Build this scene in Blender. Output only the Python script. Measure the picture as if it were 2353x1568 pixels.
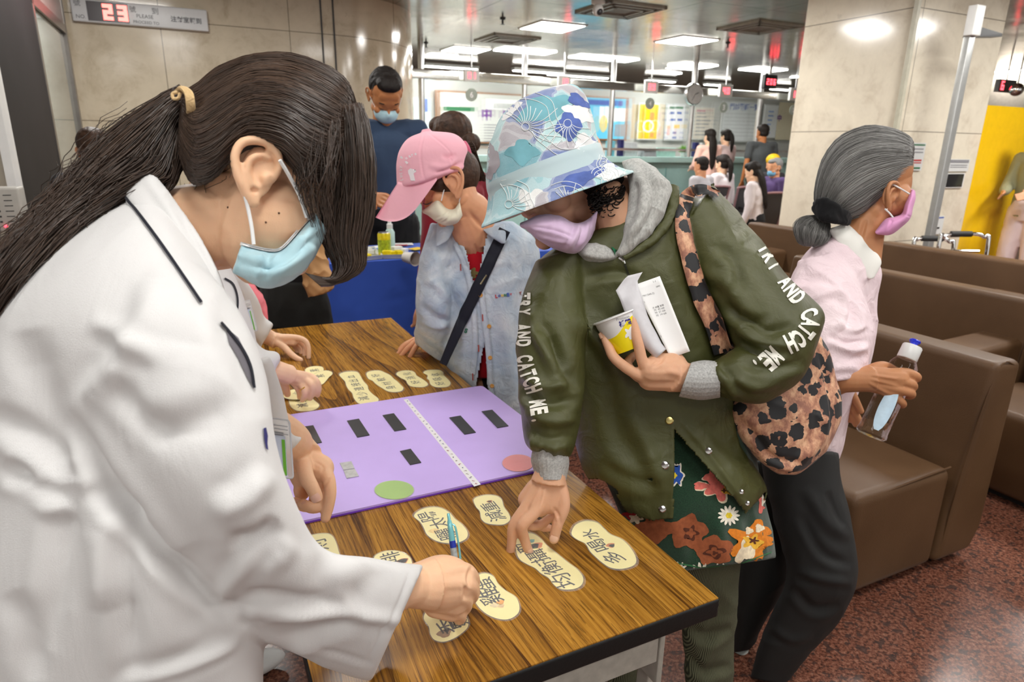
import bpy, bmesh, math, random
import numpy as np
from mathutils import Vector, Matrix
from mathutils.bvhtree import BVHTree
for o in list(bpy.data.objects): bpy.data.objects.remove(o)
SC=bpy.context.scene; COL=SC.collection
random.seed(7); RNG=np.random.default_rng(7)
# ------------------------------------------------------------------ camera
IW,IH=2353,1568
FPX=1500.7; PITCH=math.radians(16.76); ROLL=math.radians(.961); YAW=math.radians(-26.07)
CAM=np.array([0,0,1.3905])
_f=np.array([0,math.cos(PITCH),-math.sin(PITCH)]);_u=np.array([0,math.sin(PITCH),math.cos(PITCH)]);_x=np.array([1.,0,0])
CX=math.cos(ROLL)*_x+math.sin(ROLL)*_u; CU=-math.sin(ROLL)*_x+math.cos(ROLL)*_u; CF=_f
cam=bpy.data.cameras.new('camera'); camo=bpy.data.objects.new('camera',cam); COL.objects.link(camo)
cam.sensor_width=36; cam.lens=FPX/IW*36; cam.clip_start=.05; cam.clip_end=200
M=Matrix.Identity(4)
for i in range(3):
    M[i][0]=CX[i];M[i][1]=CU[i];M[i][2]=-CF[i];M[i][3]=CAM[i]
camo.matrix_world=M; SC.camera=camo
cam.dof.use_dof=True; cam.dof.focus_distance=1.0; cam.dof.aperture_fstop=8.0
# ------------------------------------------------------------------ world light + exposure
w=bpy.data.worlds.new('world'); SC.world=w; w.use_nodes=True
w.node_tree.nodes['Background'].inputs[0].default_value=(1,.97,.93,1)
w.node_tree.nodes['Background'].inputs[1].default_value=.9
SC.view_settings.view_transform='Standard'; SC.view_settings.look='None'
SC.view_settings.exposure=0.0; SC.view_settings.gamma=1
DA=np.array([math.sin(YAW),math.cos(YAW),0]); DB=np.array([math.cos(YAW),-math.sin(YAW),0]); DZ=np.array([0,0,1.])
YB=-YAW   # rotation about z that turns local x into DB
def ray(px,py): return CF+CX*(px-IW/2)/FPX-CU*(py-IH/2)/FPX
def P(px,py,d): return CAM+ray(px,py)*d
def PZ(px,py,z):
    r=ray(px,py);return CAM+r*((z-CAM[2])/r[2])
def PU(px,py,u):
    r=ray(px,py);return CAM+r*(u/(r@DA))
def PV(px,py,v):
    r=ray(px,py);return CAM+r*(v/(r@DB))
def UV(u,v,z): return DA*u+DB*v+DZ*z
def proj(V):
    V=np.asarray(V)-CAM;d=V@CF
    return np.stack([IW/2+FPX*(V@CX)/d,IH/2-FPX*(V@CU)/d,d],-1)
def nrm(v): v=np.asarray(v,float);return v/(np.linalg.norm(v)+1e-12)
# ------------------------------------------------------------------ materials
class NT:
    def __init__(s,name):
        s.m=bpy.data.materials.new(name); s.m.use_nodes=True; s.t=s.m.node_tree; s.n=s.t.nodes; s.l=s.t.links
        s.b=s.n['Principled BSDF']
    def node(s,typ,**k):
        n=s.n.new(typ)
        for a,v in k.items():
            if a.startswith('i_'):
                key=a[2:]; key=int(key) if key.isdigit() else key.replace('_',' ')
                if hasattr(v,'is_linked') or isinstance(v,bpy.types.NodeSocket): s.l.new(v,n.inputs[key])
                else: n.inputs[key].default_value=v
            else: setattr(n,a,v)
        return n
    def math(s,op,a,b=None,c=None):
        n=s.n.new('ShaderNodeMath');n.operation=op
        for i,v in enumerate((a,b,c)):
            if v is None: continue
            if isinstance(v,bpy.types.NodeSocket): s.l.new(v,n.inputs[i])
            else: n.inputs[i].default_value=v
        return n.outputs[0]
    def ramp(s,fac,stops,interp='LINEAR'):
        n=s.n.new('ShaderNodeValToRGB'); s.l.new(fac,n.inputs[0]); cr=n.color_ramp; cr.interpolation=interp
        while len(cr.elements)<len(stops): cr.elements.new(.5)
        for e,(p,c) in zip(cr.elements,stops): e.position=p; e.color=(*c,1) if len(c)==3 else c
        return n.outputs[0]
    def mix(s,fac,a,b,mode='MIX'):
        n=s.n.new('ShaderNodeMix');n.data_type='RGBA';n.blend_type=mode
        for i,v in ((0,fac),(6,a),(7,b)):
            if isinstance(v,bpy.types.NodeSocket): s.l.new(v,n.inputs[i])
            else: n.inputs[i].default_value=v if i==0 else (*v,1)[:4]
        return n.outputs[2]
    def coord(s,kind='Object',scale=(1,1,1),rot=(0,0,0),loc=(0,0,0)):
        tc=s.n.new('ShaderNodeTexCoord');mp=s.n.new('ShaderNodeMapping');s.l.new(tc.outputs[kind],mp.inputs[0])
        mp.inputs[1].default_value=loc;mp.inputs[2].default_value=rot;mp.inputs[3].default_value=scale
        return mp.outputs[0]
    def noise(s,vec,scale,detail=3,rough=.5,dist=0,out=0):
        n=s.n.new('ShaderNodeTexNoise');s.l.new(vec,n.inputs['Vector']);n.inputs['Scale'].default_value=scale
        n.inputs['Detail'].default_value=detail;n.inputs['Roughness'].default_value=rough;n.inputs['Distortion'].default_value=dist
        return n.outputs[out]
    def voro(s,vec,scale,feature='F1',out=0,rand=1):
        n=s.n.new('ShaderNodeTexVoronoi');n.feature=feature;s.l.new(vec,n.inputs['Vector']);n.inputs['Scale'].default_value=scale
        n.inputs['Randomness'].default_value=rand
        return n.outputs[out]
    def set(s,**k):
        for a,v in k.items():
            inp=s.b.inputs[a.replace('_',' ')]
            if isinstance(v,bpy.types.NodeSocket): s.l.new(v,inp)
            else: inp.default_value=(*v,1) if isinstance(v,tuple) and len(v)==3 and inp.type=='RGBA' else v
        return s
    def bump(s,h,strength=.3,dist=.01):
        n=s.n.new('ShaderNodeBump');s.l.new(h,n.inputs['Height']);n.inputs['Strength'].default_value=strength;n.inputs['Distance'].default_value=dist
        s.l.new(n.outputs[0],s.b.inputs['Normal']);return s
def lin(r,g,b): 
    f=lambda c:(c/255/12.92) if c/255<=.04045 else ((c/255+.055)/1.055)**2.4
    return (f(r),f(g),f(b))
def simple(name,col,rough=.6,metal=0,var=.08,scale=20,bump=0,bscale=60,spec=.5,**k):
    t=NT(name);v=t.coord()
    if var:
        f=t.noise(v,scale,4)
        c=t.ramp(f,[(.3,tuple(x*(1-var) for x in col)),(.7,tuple(min(1,x*(1+var)) for x in col))])
        t.set(Base_Color=c)
    else: t.set(Base_Color=col)
    t.set(Roughness=rough,Metallic=metal,Specular_IOR_Level=spec,**k)
    if bump: t.bump(t.noise(v,bscale,4),bump,.004)
    return t.m
def cloth(name,col,rough=.85,weave=900,var=.05,sheen=.08,wr=.25,wscale=14,wdist=.012,stretch=(1,1,1),grain=.15):
    t=NT(name);v=t.coord(scale=stretch)
    f=t.noise(v,6,3)
    t.set(Base_Color=t.ramp(f,[(.3,tuple(x*(1-var) for x in col)),(.7,tuple(min(1,x*(1+var)) for x in col))]),Roughness=rough,Sheen_Weight=sheen,Specular_IOR_Level=.2)
    h=t.noise(v,wscale,2,.45,.6); g=t.noise(v,weave,1)
    t.bump(t.math('ADD',t.math('MULTIPLY',h,1),t.math('MULTIPLY',g,grain*.05)),wr,wdist)
    return t.m
def emis(name,col,st):
    t=NT(name);t.set(Base_Color=col,Emission_Color=col,Emission_Strength=st);return t.m
def skin(name,col,red=.12,spots=.0):
    t=NT(name);v=t.coord()
    f=t.noise(v,14,4);g=t.noise(v,90,3)
    c=t.ramp(f,[(.3,tuple(a*b for a,b in zip(col,(.93,.88,.86)))),(.7,tuple(min(1,a*b) for a,b in zip(col,(1.05,1.02,1.0))))])
    c=t.mix(t.math('MULTIPLY',t.math('SUBTRACT',g,.45),red*2),c,tuple(a*b for a,b in zip(col,(1.0,.6,.5))))
    t.set(Base_Color=c,Roughness=.5,Subsurface_Weight=.12,Subsurface_Scale=.01,Subsurface_Radius=(1,.35,.2),Specular_IOR_Level=.35)
    fine=t.noise(v,700,3); wr=t.noise(v,160,3)
    t.bump(t.math('ADD',fine,t.math('MULTIPLY',wr,.8)),.18,.0012)
    return t.m
def hairmat(name,c0,c1,scale=(60,1.5),rough=.38,strand=1.0):
    """stripes follow the strands: UV u across the lock, v along it"""
    t=NT(name);uv=t.coord('UV',scale=(scale[0],scale[1],1))
    f=t.noise(uv,1,4,.6); g=t.noise(t.coord('UV',scale=(scale[0]*5,scale[1]*1.5,1)),1,2)
    oi=t.n.new('ShaderNodeObjectInfo')
    t.set(Base_Color=t.ramp(t.math('ADD',t.math('MULTIPLY',f,.6),t.math('MULTIPLY',g,.4)),[(.32,c0),(.68,c1)]),Roughness=rough,Specular_IOR_Level=.6)
    t.set(Anisotropic=.5)
    t.bump(t.math('ADD',f,g),.5*strand,.003)
    return t.m
# ------------------------------------------------------------------ objects
OFF={}
def setp(o,label=None,cat=None,group=None,kind=None):
    if label:o['label']=label
    if cat:o['category']=cat
    if group:o['group']=group
    if kind:o['kind']=kind
    return o
def thing(name,label,cat,loc,group=None):
    o=bpy.data.objects.new(name,None);COL.objects.link(o);loc=np.asarray(loc,float);o.location=loc;OFF[o]=loc;o.empty_display_size=.05
    return setp(o,label,cat,group)
def link(name,me,mat,parent=None,label=None,cat=None,group=None,kind=None,base=None,smooth=True):
    o=bpy.data.objects.new(name,me);COL.objects.link(o)
    if mat is not None:
        me.materials.clear()
        for m in (mat if isinstance(mat,(list,tuple)) else [mat]): me.materials.append(m)
    n=len(me.vertices);co=np.empty(n*3);me.vertices.foreach_get('co',co);co=co.reshape(-1,3)
    if parent is not None: off=OFF[parent]
    else:
        off=np.array([(co[:,0].min()+co[:,0].max())/2,(co[:,1].min()+co[:,1].max())/2,co[:,2].min()]) if base is None else np.asarray(base,float)
        if kind=='structure': off=np.zeros(3)
        o.location=off
    me.vertices.foreach_set('co',(co-off).ravel());me.update()
    OFF[o]=off
    if parent is not None:o.parent=parent
    if smooth:
        me.polygons.foreach_set('use_smooth',[True]*len(me.polygons))
        if smooth!='all':
            try: me.set_sharp_from_angle(angle=math.radians(38))
            except Exception: pass
    return setp(o,label,cat,group,kind)
class MB:
    def __init__(s): s.v=[];s.f=[];s.uv=[];s.mi=[];s.cm=0;s.uu=None
    def add(s,v,f,uv=None):
        k=len(s.v);s.v.extend([tuple(map(float,p)) for p in v]);
        for i,q in enumerate(f):
            s.f.append([k+a for a in q]);s.uv.append(uv[i] if uv is not None else None);s.mi.append(s.cm)
        return s
    def mesh(s):
        me=bpy.data.meshes.new('m');me.from_pydata(s.v,[],s.f)
        if any(u is not None for u in s.uv):
            L=me.uv_layers.new(name='UVMap');arr=[]
            for q,u in zip(s.f,s.uv):
                if u is None: arr+= [0,0]*len(q)
                else:
                    for a in u: arr+=[a[0],a[1]]
            L.data.foreach_set('uv',arr)
        me.polygons.foreach_set('material_index',s.mi)
        me.update();return me
    def build(s,name,mat,parent=None,**k): return link(name,s.mesh(),mat,parent,**k)
    # shapes
    def box(s,c,size,ax=None,bev=0):
        c=np.asarray(c,float);ax=(DB,DA,DZ) if ax is None else ax
        h=[size[i]/2 for i in range(3)]
        if bev<=0:
            v=[c+ax[0]*h[0]*i+ax[1]*h[1]*j+ax[2]*h[2]*k for i in(-1,1) for j in(-1,1) for k in(-1,1)]
            return s.add(v,[(0,1,3,2),(4,6,7,5),(0,4,5,1),(2,3,7,6),(0,2,6,4),(1,5,7,3)])
        bm=bmesh.new();bmesh.ops.create_cube(bm,size=1)
        for v in bm.verts: v.co=Vector((v.co.x*size[0],v.co.y*size[1],v.co.z*size[2]))
        bmesh.ops.bevel(bm,geom=bm.edges[:],offset=bev,segments=3,affect='EDGES',profile=.6)
        vs=[c+ax[0]*v.co.x+ax[1]*v.co.y+ax[2]*v.co.z for v in bm.verts];fs=[[v.index for v in f.verts] for f in bm.faces];bm.free()
        return s.add(vs,fs)
    def hexa(s,pts,bev=0):
        """8 corners: bottom 4 ccw, top 4 ccw"""
        f=[(3,2,1,0),(4,5,6,7),(0,1,5,4),(1,2,6,5),(2,3,7,6),(3,0,4,7)]
        if bev<=0: return s.add(pts,f)
        bm=bmesh.new();vv=[bm.verts.new(tuple(map(float,p))) for p in pts]
        for q in f: bm.faces.new([vv[i] for i in q])
        bmesh.ops.bevel(bm,geom=bm.edges[:],offset=bev,segments=4,affect='EDGES',profile=.6)
        bm.verts.index_update();vs=[tuple(v.co) for v in bm.verts];fs=[[v.index for v in q.verts] for q in bm.faces];bm.free()
        return s.add(vs,fs)
    def quad(s,a,b,c,d): return s.add([a,b,c,d],[(0,1,2,3)],[[(0,0),(1,0),(1,1),(0,1)]])
    def prism(s,poly,n,h):
        """poly: 3D points (planar), extruded along n by h"""
        n=np.asarray(n,float);k=len(poly);v=[np.asarray(p,float) for p in poly]+[np.asarray(p,float)+n*h for p in poly]
        return s.add(v,[list(range(k))[::-1],list(range(k,2*k))]+[(i,(i+1)%k,k+(i+1)%k,k+i) for i in range(k)])
    def cyl(s,a,b,r,r2=None,seg=16):
        return s.tube([a,b],[r,r if r2 is None else r2],seg=seg,res=1)
    def tube(s,pts,rad,seg=12,res=6,flat=1,up=None,closed=False,round_ends=False):
        pts=np.array([np.asarray(p,float) for p in pts]);rad=np.array(rad if hasattr(rad,'__len__') else [rad]*len(pts),float)
        if res>1 and len(pts)>2:
            a=catmull(np.column_stack([pts,rad]),res,closed)
            pts,rad=a[:,:3],a[:,3]
        elif res>1 and round_ends:
            t=np.linspace(0,1,res+1)[:,None];pts=pts[0]*(1-t)+pts[1]*t;rad=rad[0]*(1-t[:,0])+rad[1]*t[:,0]
        if round_ends:
            T0=nrm(pts[0]-pts[1]);T1=nrm(pts[-1]-pts[-2]);r0,r1=rad[0],rad[-1]
            A=[(pts[0]+T0*r0*math.sin(x),max(r0*math.cos(x),1e-5)) for x in (1.5,1.15,.75,.35)]
            Bq=[(pts[-1]+T1*r1*math.sin(x),max(r1*math.cos(x),1e-5)) for x in (.35,.75,1.15,1.5)]
            pts=np.array([x[0] for x in A]+list(pts)+[x[0] for x in Bq]);rad=np.array([x[1] for x in A]+list(rad)+[x[1] for x in Bq])
        n=len(pts);T=np.gradient(pts,axis=0);T/=np.linalg.norm(T,axis=1)[:,None]+1e-12
        N=nrm(np.cross(T[0],up if up is not None else (.31,.22,.93)));rings=[]
        for i in range(n):
            if up is not None: N=nrm(np.cross(T[i],up))
            else: N=nrm(N-T[i]*(N@T[i]))
            Bn=np.cross(T[i],N);rings.append((pts[i],N*rad[i],Bn*rad[i]*flat))
        return s.rings(rings,seg,closed)
    def rings(s,rings,seg=24,closed=False,caps=True,pw=2.0):
        v=[];n=len(rings);th=np.linspace(0,2*np.pi,seg,endpoint=False)
        c_,s_=np.cos(th),np.sin(th)
        for k,r in enumerate(rings):
            p=r[3] if len(r)>3 else pw
            cc=np.sign(c_)*np.abs(c_)**(2/p);ss=np.sign(s_)*np.abs(s_)**(2/p)
            v.extend(list(np.asarray(r[0])+np.outer(cc,r[1])+np.outer(ss,r[2])))
        f=[];uv=[]
        m=n if closed else n-1
        for i in range(m):
            j=(i+1)%n
            for k in range(seg):
                k2=(k+1)%seg
                f.append((i*seg+k,i*seg+k2,j*seg+k2,j*seg+k))
                u0,u1=(k/seg,(k+1)/seg) if s.uu is None else (s.uu,s.uu+.0005)
                uv.append([(u0,i/n),(u1,i/n),(u1,(i+1)/n),(u0,(i+1)/n)])
        if caps and not closed:
            f.append(list(range(seg))[::-1]);uv.append([(0,0)]*seg);f.append([(n-1)*seg+k for k in range(seg)]);uv.append([(0,1)]*seg)
        return s.add(v,f,uv)
    def ell(s,c,r,ax=None,seg=24,rows=14):
        ax=np.eye(3) if ax is None else ax
        rings=[]
        for i in range(rows+1):
            t=-math.pi/2+math.pi*i/rows;t=max(min(t,1.52),-1.52)
            rings.append((np.asarray(c)+ax[2]*r[2]*math.sin(t),ax[0]*r[0]*math.cos(t),ax[1]*r[1]*math.cos(t)))
        return s.rings(rings,seg)
    def lathe(s,o,axis,prof,seg=28,side=None):
        axis=nrm(axis);N=nrm(np.cross(axis,(0.3,.9,.1) if side is None else side));Bn=np.cross(axis,N)
        return s.rings([(np.asarray(o)+axis*h,N*r,Bn*r) for r,h in prof],seg)
def catmull(A,res,closed=False):
    A=np.asarray(A,float);n=len(A)
    if closed: ext=np.vstack([A[-1],A,A[0],A[1]]);m=n
    else: ext=np.vstack([2*A[0]-A[1],A,2*A[-1]-A[-2]]);m=n-1
    out=[]
    for i in range(m):
        p0,p1,p2,p3=ext[i],ext[i+1],ext[i+2],ext[i+3]
        for k in range(res):
            t=k/res
            out.append(.5*((2*p1)+(-p0+p2)*t+(2*p0-5*p1+4*p2-p3)*t*t+(-p0+3*p1-3*p2+p3)*t**3))
    if not closed: out.append(A[-1])
    return np.array(out)
# a ring seen in the photo: left/right silhouette points at distance d, thickness t towards the back
def RG(x0,y0,x1,y1,d,t,d1=None,p=2.0):
    L=P(x0,y0,d);R=P(x1,y1,d if d1 is None else d1);c=(L+R)/2;a=(R-L)/2
    vd=nrm(c-CAM);b=vd*t/2
    return np.concatenate([c,a,b,[p]])
def RR(lst,res=5,seg=40,into=None,caps=True,inflate=0):
    A=catmull(np.array([RG(*r) if len(r)<=8 and not isinstance(r,np.ndarray) else r for r in lst]),res)
    rs=[]
    for q in A:
        a,b=q[3:6],q[6:9]
        if inflate: a=a+nrm(a)*inflate;b=b+nrm(b)*inflate
        rs.append((q[:3],a,b,q[9]))
    mb=into or MB();mb.rings(rs,seg,caps=caps);return mb
# ------------------------------------------------------------------ remesh + displacement
def remesh(mb,vox,smooth=4,fac=.5):
    me=mb.mesh() if isinstance(mb,MB) else mb
    o=bpy.data.objects.new('tmp',me);COL.objects.link(o)
    r=o.modifiers.new('r','REMESH');r.mode='VOXEL';r.voxel_size=vox;r.adaptivity=0
    if smooth:
        q=o.modifiers.new('s','SMOOTH');q.factor=fac;q.iterations=smooth
    dg=bpy.context.evaluated_depsgraph_get();out=bpy.data.meshes.new_from_object(o.evaluated_get(dg))
    bpy.data.objects.remove(o);bpy.data.meshes.remove(me)
    return out
def getco(me):
    co=np.empty(len(me.vertices)*3);me.vertices.foreach_get('co',co);return co.reshape(-1,3)
def getno(me):
    no=np.empty(len(me.vertices)*3);me.vertex_normals.foreach_get('vector',no);return no.reshape(-1,3)
def setco(me,co): me.vertices.foreach_set('co',np.ascontiguousarray(co).ravel());me.update()
def _h(i,j,k):
    n=(i*374761393+j*668265263+k*2147483647+1013904223)&0xffffffff
    n=((n^(n>>13))*1274126177)&0xffffffff
    return ((n^(n>>16))&0xffff)/65535.0
def vnoise(X):
    I=np.floor(X).astype(np.int64);F=X-I;F=F*F*(3-2*F);r=0
    for a in(0,1):
        for b in(0,1):
            for c in(0,1):
                wgt=(F[:,0] if a else 1-F[:,0])*(F[:,1] if b else 1-F[:,1])*(F[:,2] if c else 1-F[:,2])
                r=r+wgt*_h(I[:,0]+a,I[:,1]+b,I[:,2]+c)
    return r*2-1
def wrinkle(me,amp=.004,scale=12,ax=None,stretch=(1,1,1),ridge=True,warp=.6,mask=None):
    co=getco(me);no=getno(me);X=co@(np.array(ax).T if ax is not None else np.eye(3))*np.array(stretch)*scale
    Wp=np.stack([vnoise(X*.6+7),vnoise(X*.6+31),vnoise(X*.6+57)],1);X=X+Wp*warp*2
    n=vnoise(X)*.65+vnoise(X*2.1+11)*.25
    if ridge: n=1-2*np.abs(n)**.8; n=n-.35
    if mask is not None:n=n*mask(co)
    setco(me,co+no*(n*amp)[:,None])
def seglen(pl):
    return np.concatenate([[0],np.cumsum(np.linalg.norm(np.diff(pl,axis=0),axis=1))])
def folds(me,strokes,both=False):
    """strokes: (pixel polyline, width m, height m) - real ridges (+) or creases (-) pressed into the side that faces the camera"""
    co=getco(me);no=getno(me);pj=proj(co);vd=co-CAM;vd/=np.linalg.norm(vd,axis=1)[:,None]
    face=-(no*vd).sum(1);wf=np.clip(face*2.5+.2,0,1) if not both else 1
    D=np.zeros(len(co))
    for pl,wd,h in strokes:
        pl=catmull(np.array(pl,float),5) if len(pl)>2 else np.array(pl,float)
        best=np.full(len(co),1e9);tt=np.zeros(len(co));S=seglen(pl);tot=S[-1];side=np.zeros(len(co))
        mnx,mny=pl.min(0)-120;mxx,mxy=pl.max(0)+120
        idx=np.where((pj[:,0]>mnx)&(pj[:,0]<mxx)&(pj[:,1]>mny)&(pj[:,1]<mxy))[0]
        if len(idx)==0: continue
        q=pj[idx,:2];b=best[idx];t=tt[idx];sd=side[idx]
        for i in range(len(pl)-1):
            a,c=pl[i],pl[i+1];ab=c-a;L2=ab@ab+1e-9
            s=np.clip(((q-a)@ab)/L2,0,1);dd=q-(a+s[:,None]*ab);dist=np.hypot(dd[:,0],dd[:,1])
            cr=ab[0]*dd[:,1]-ab[1]*dd[:,0]
            m=dist<b;b=np.where(m,dist,b);t=np.where(m,(S[i]+s*(S[i+1]-S[i]))/tot,t);sd=np.where(m,np.sign(cr),sd)
        dm=b*pj[idx,2]/FPX/wd
        tap=np.clip(np.minimum(t,1-t)*4,0,1)**.7
        prof=np.exp(-dm**2)
        # a soft shoulder on one side makes a fold read as cloth lying over itself
        prof=prof-.35*np.exp(-(dm-1.6*np.where(sd>0,1,-9))**2/.8)
        D[idx]+=prof*tap*h
    setco(me,co+no*(D*wf)[:,None])
def bvh_of(me_or_obj):
    me=me_or_obj.data if hasattr(me_or_obj,'data') else me_or_obj
    off=OFF[me_or_obj] if hasattr(me_or_obj,'data') else np.zeros(3)
    co=getco(me)+off
    return BVHTree.FromPolygons([Vector(c) for c in co],[list(p.vertices) for p in me.polygons])
def bvh_join(objs):
    V=[];Fc=[]
    for o in objs:
        k=len(V);co=getco(o.data)+OFF[o];V+= [Vector(c) for c in co];Fc+=[[k+i for i in p.vertices] for p in o.data.polygons]
    return BVHTree.FromPolygons(V,Fc)
def hit(bvh,px,py,off=.001):
    r=Vector(nrm(ray(px,py)));h=bvh.ray_cast(Vector(CAM),r)
    if h[0] is None: return None
    n=h[1]; n=n if n.dot(r)<0 else -n
    return np.array(h[0]+n*off)
def decal(name,polys,bvh,mat,parent,off=.0012,step=14,uvbox=None,**k):
    """polys: pixel outlines cut finely and laid on the surface the photo shows them on"""
    bm=bmesh.new()
    for mi,pl in enumerate(polys):
        vs=[bm.verts.new((x,y,0)) for x,y in pl]
        try: bm.faces.new(vs)
        except Exception: pass
    bmesh.ops.triangulate(bm,faces=bm.faces[:])
    for _ in range(6):
        es=[e for e in bm.edges if e.calc_length()>step]
        if not es: break
        bmesh.ops.subdivide_edges(bm,edges=es,cuts=1);bmesh.ops.triangulate(bm,faces=[f for f in bm.faces if len(f.verts)>3])
    return drape(name,bm,bvh,mat,parent,off,**k)
def drape(name,bm,bvh,mat,parent,off=.0012,maxjump=.03,**k):
    bm.verts.index_update();H={}
    for v in bm.verts:
        h=hit(bvh,v.co.x,v.co.y,off)
        if h is not None:H[v.index]=h
    ids={i:n for n,i in enumerate(H)};V=[H[i] for i in ids];Fc=[]
    for f in bm.faces:
        q=[v.index for v in f.verts]
        if all(i in ids for i in q):
            pts=[H[i] for i in q]
            if max(np.linalg.norm(pts[a]-pts[a-1]) for a in range(len(q)))<maxjump: Fc.append([ids[i] for i in q])
    bm.free()
    if not Fc: return None
    return MB().add(V,Fc).build(name,mat,parent,smooth='all',**k)
_tc={}
def text2d(s,bold=0.0,shear=0):
    key=(s,bold,shear)
    if key in _tc: return _tc[key]
    c=bpy.data.curves.new('t','FONT');c.body=s;c.size=1;c.offset=bold;c.resolution_u=3;c.shear=shear
    o=bpy.data.objects.new('t',c);COL.objects.link(o)
    dg=bpy.context.evaluated_depsgraph_get();me=bpy.data.meshes.new_from_object(o.evaluated_get(dg))
    v=getco(me)[:,:2].copy();f=[list(p.vertices) for p in me.polygons]
    bpy.data.objects.remove(o);bpy.data.curves.remove(c);bpy.data.meshes.remove(me)
    if len(v)==0: v=np.zeros((0,2))
    _tc[key]=(v,f);return v,f
def text_on(mb,s,o,ex,ey,w,h=None,bold=0,off=None,center=True):
    """flat lettering: origin o, reading direction ex, up ey, width w (m)"""
    v,f=text2d(s,bold)
    if len(v)==0:return mb
    mn,mx=v.min(0),v.max(0);sz=mx-mn;u=(v-(mn+mx)/2);
    sx=w/sz[0];sy=sx if h is None else h/sz[1]
    ex=nrm(ex);ey=nrm(ey)
    pts=np.asarray(o)+np.outer(u[:,0]*sx,ex)+np.outer(u[:,1]*sy,ey)
    return mb.add(pts,f)
def smooth_poly(pts,res=5): return catmull(np.array(pts,float),res,True)
# strands wound on a loft (hair)
def strands(mb,ringlist,n,rad=.0007,steps=14,th=(0,2*math.pi),jit=.06,lift=.002,wisp=0,t0=(0,.1),t1=(.9,1),res=5,seed=1,curl=0,twist=0):
    A=catmull(np.array([RG(*r) if not isinstance(r,np.ndarray) else r for r in ringlist]),8);rg=np.random.default_rng(seed);N=len(A)-1
    for i in range(n):
        a=rg.uniform(*th);s0=rg.uniform(*t0);s1=rg.uniform(*t1);rf=1+rg.normal()*jit*.5;da=rg.normal()*.25*jit*4;ph=rg.uniform(0,6.28)
        fl=wisp*rg.random()**3;pts=[]
        for k in range(steps+1):
            u=k/steps;s=(s0+(s1-s0)*u)*N;j=min(int(s),N-1);q=A[j]*(1-(s-j))+A[j+1]*(s-j)
            an=a+da*math.sin(u*3+ph)+twist*u;r=rf+fl*u*u*math.sin(u*4+ph)+curl*math.sin(u*9+ph)*.1
            c=q[:3];aa,bb=q[3:6],q[6:9]
            v=aa*math.cos(an)*r+bb*math.sin(an)*r
            pts.append(c+v+nrm(v)*lift*rg.uniform(.2,1))
        mb.uu=(a%6.2832)/6.2832+rg.normal()*.006
        rr=[rad*(.55+.45*math.sin(math.pi*min(1,max(.06,(k+.5)/(steps+1))))) for k in range(steps+1)]
        mb.tube(pts,rr,seg=3,res=1)
    mb.uu=None
    return mb
# ================================================================== ceiling lamps
ZC=2.8
M_LAMP=emis('lamp_diffuser',(1,.985,.95),11)
M_TUBE=emis('tube_glow',(1,.99,.94),16)
M_WHITEP=simple('white_paint',(.75,.75,.73),.4,var=.03)
M_ALU=simple('brushed_metal',(.62,.62,.62),.3,1,var=.1,scale=8)
M_DARK=simple('dark_plastic',(.02,.02,.022),.4,var=.1)
def panel_light(u,v,label,power=38):
    t=thing('ceiling_light',label,'ceiling light',UV(u,v,ZC-.012),'square light panels in the ceiling')
    MB().box(UV(u,v,ZC-.004),(.64,.64,.012)).build('frame',M_WHITEP,t)
    MB().box(UV(u,v,ZC-.012),(.59,.59,.008)).build('diffuser',M_LAMP,t)
    L=bpy.data.lights.new('panel_lamp','AREA');L.shape='SQUARE';L.size=.58;L.energy=power*(.27 if u<3.5 and v<3 else 1.25);L.color=(1,.975,.93)
    lo=bpy.data.objects.new('panel_lamp',L);COL.objects.link(lo);lo.location=(0,0,-.012);lo.rotation_euler=(0,0,YB);lo.parent=t
    return t
for (u,v,lb) in [(7.8,4.3,'square ceiling light panel above the waiting hall, left of the two in front'),(7.78,6.4,'square ceiling light panel above the hall, right of the two in front'),
    (10.3,4.15,'square ceiling light panel behind the left one, near the curved marble wall'),(10.2,8.5,'square ceiling light panel furthest right, near the pillar'),
    (5.2,-.2,'square ceiling light panel near the number sign'),(2.6,.2,'square ceiling light panel above the table'),(.2,.3,'square ceiling light panel over the near table end'),(.2,-2.2,'square ceiling light panel behind the woman in white'),
    (-1.2,1.8,'square ceiling light panel behind the photographer'),(-1.2,-.6,'square ceiling light panel behind the photographer to the left'),(2.6,2.4,'square ceiling light panel over the sofas'),(.2,2.4,'square ceiling light panel over the near sofa'),
    (5.2,3.9,'square ceiling light panel between pillar and table'),(5.4,7.6,'square ceiling light panel beyond the pillar'),(2.2,4.6,'added unseen ceiling light panel brightening the pillar from in front'),(2.2,7.0,'added unseen ceiling light panel brightening the pillar from the right'),(.2,4.8,'added unseen ceiling light panel over the last sofas, brightening the pillar')]:  # last three panels are added out of view to brighten the pillar
    panel_light(u,v,lb)
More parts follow.
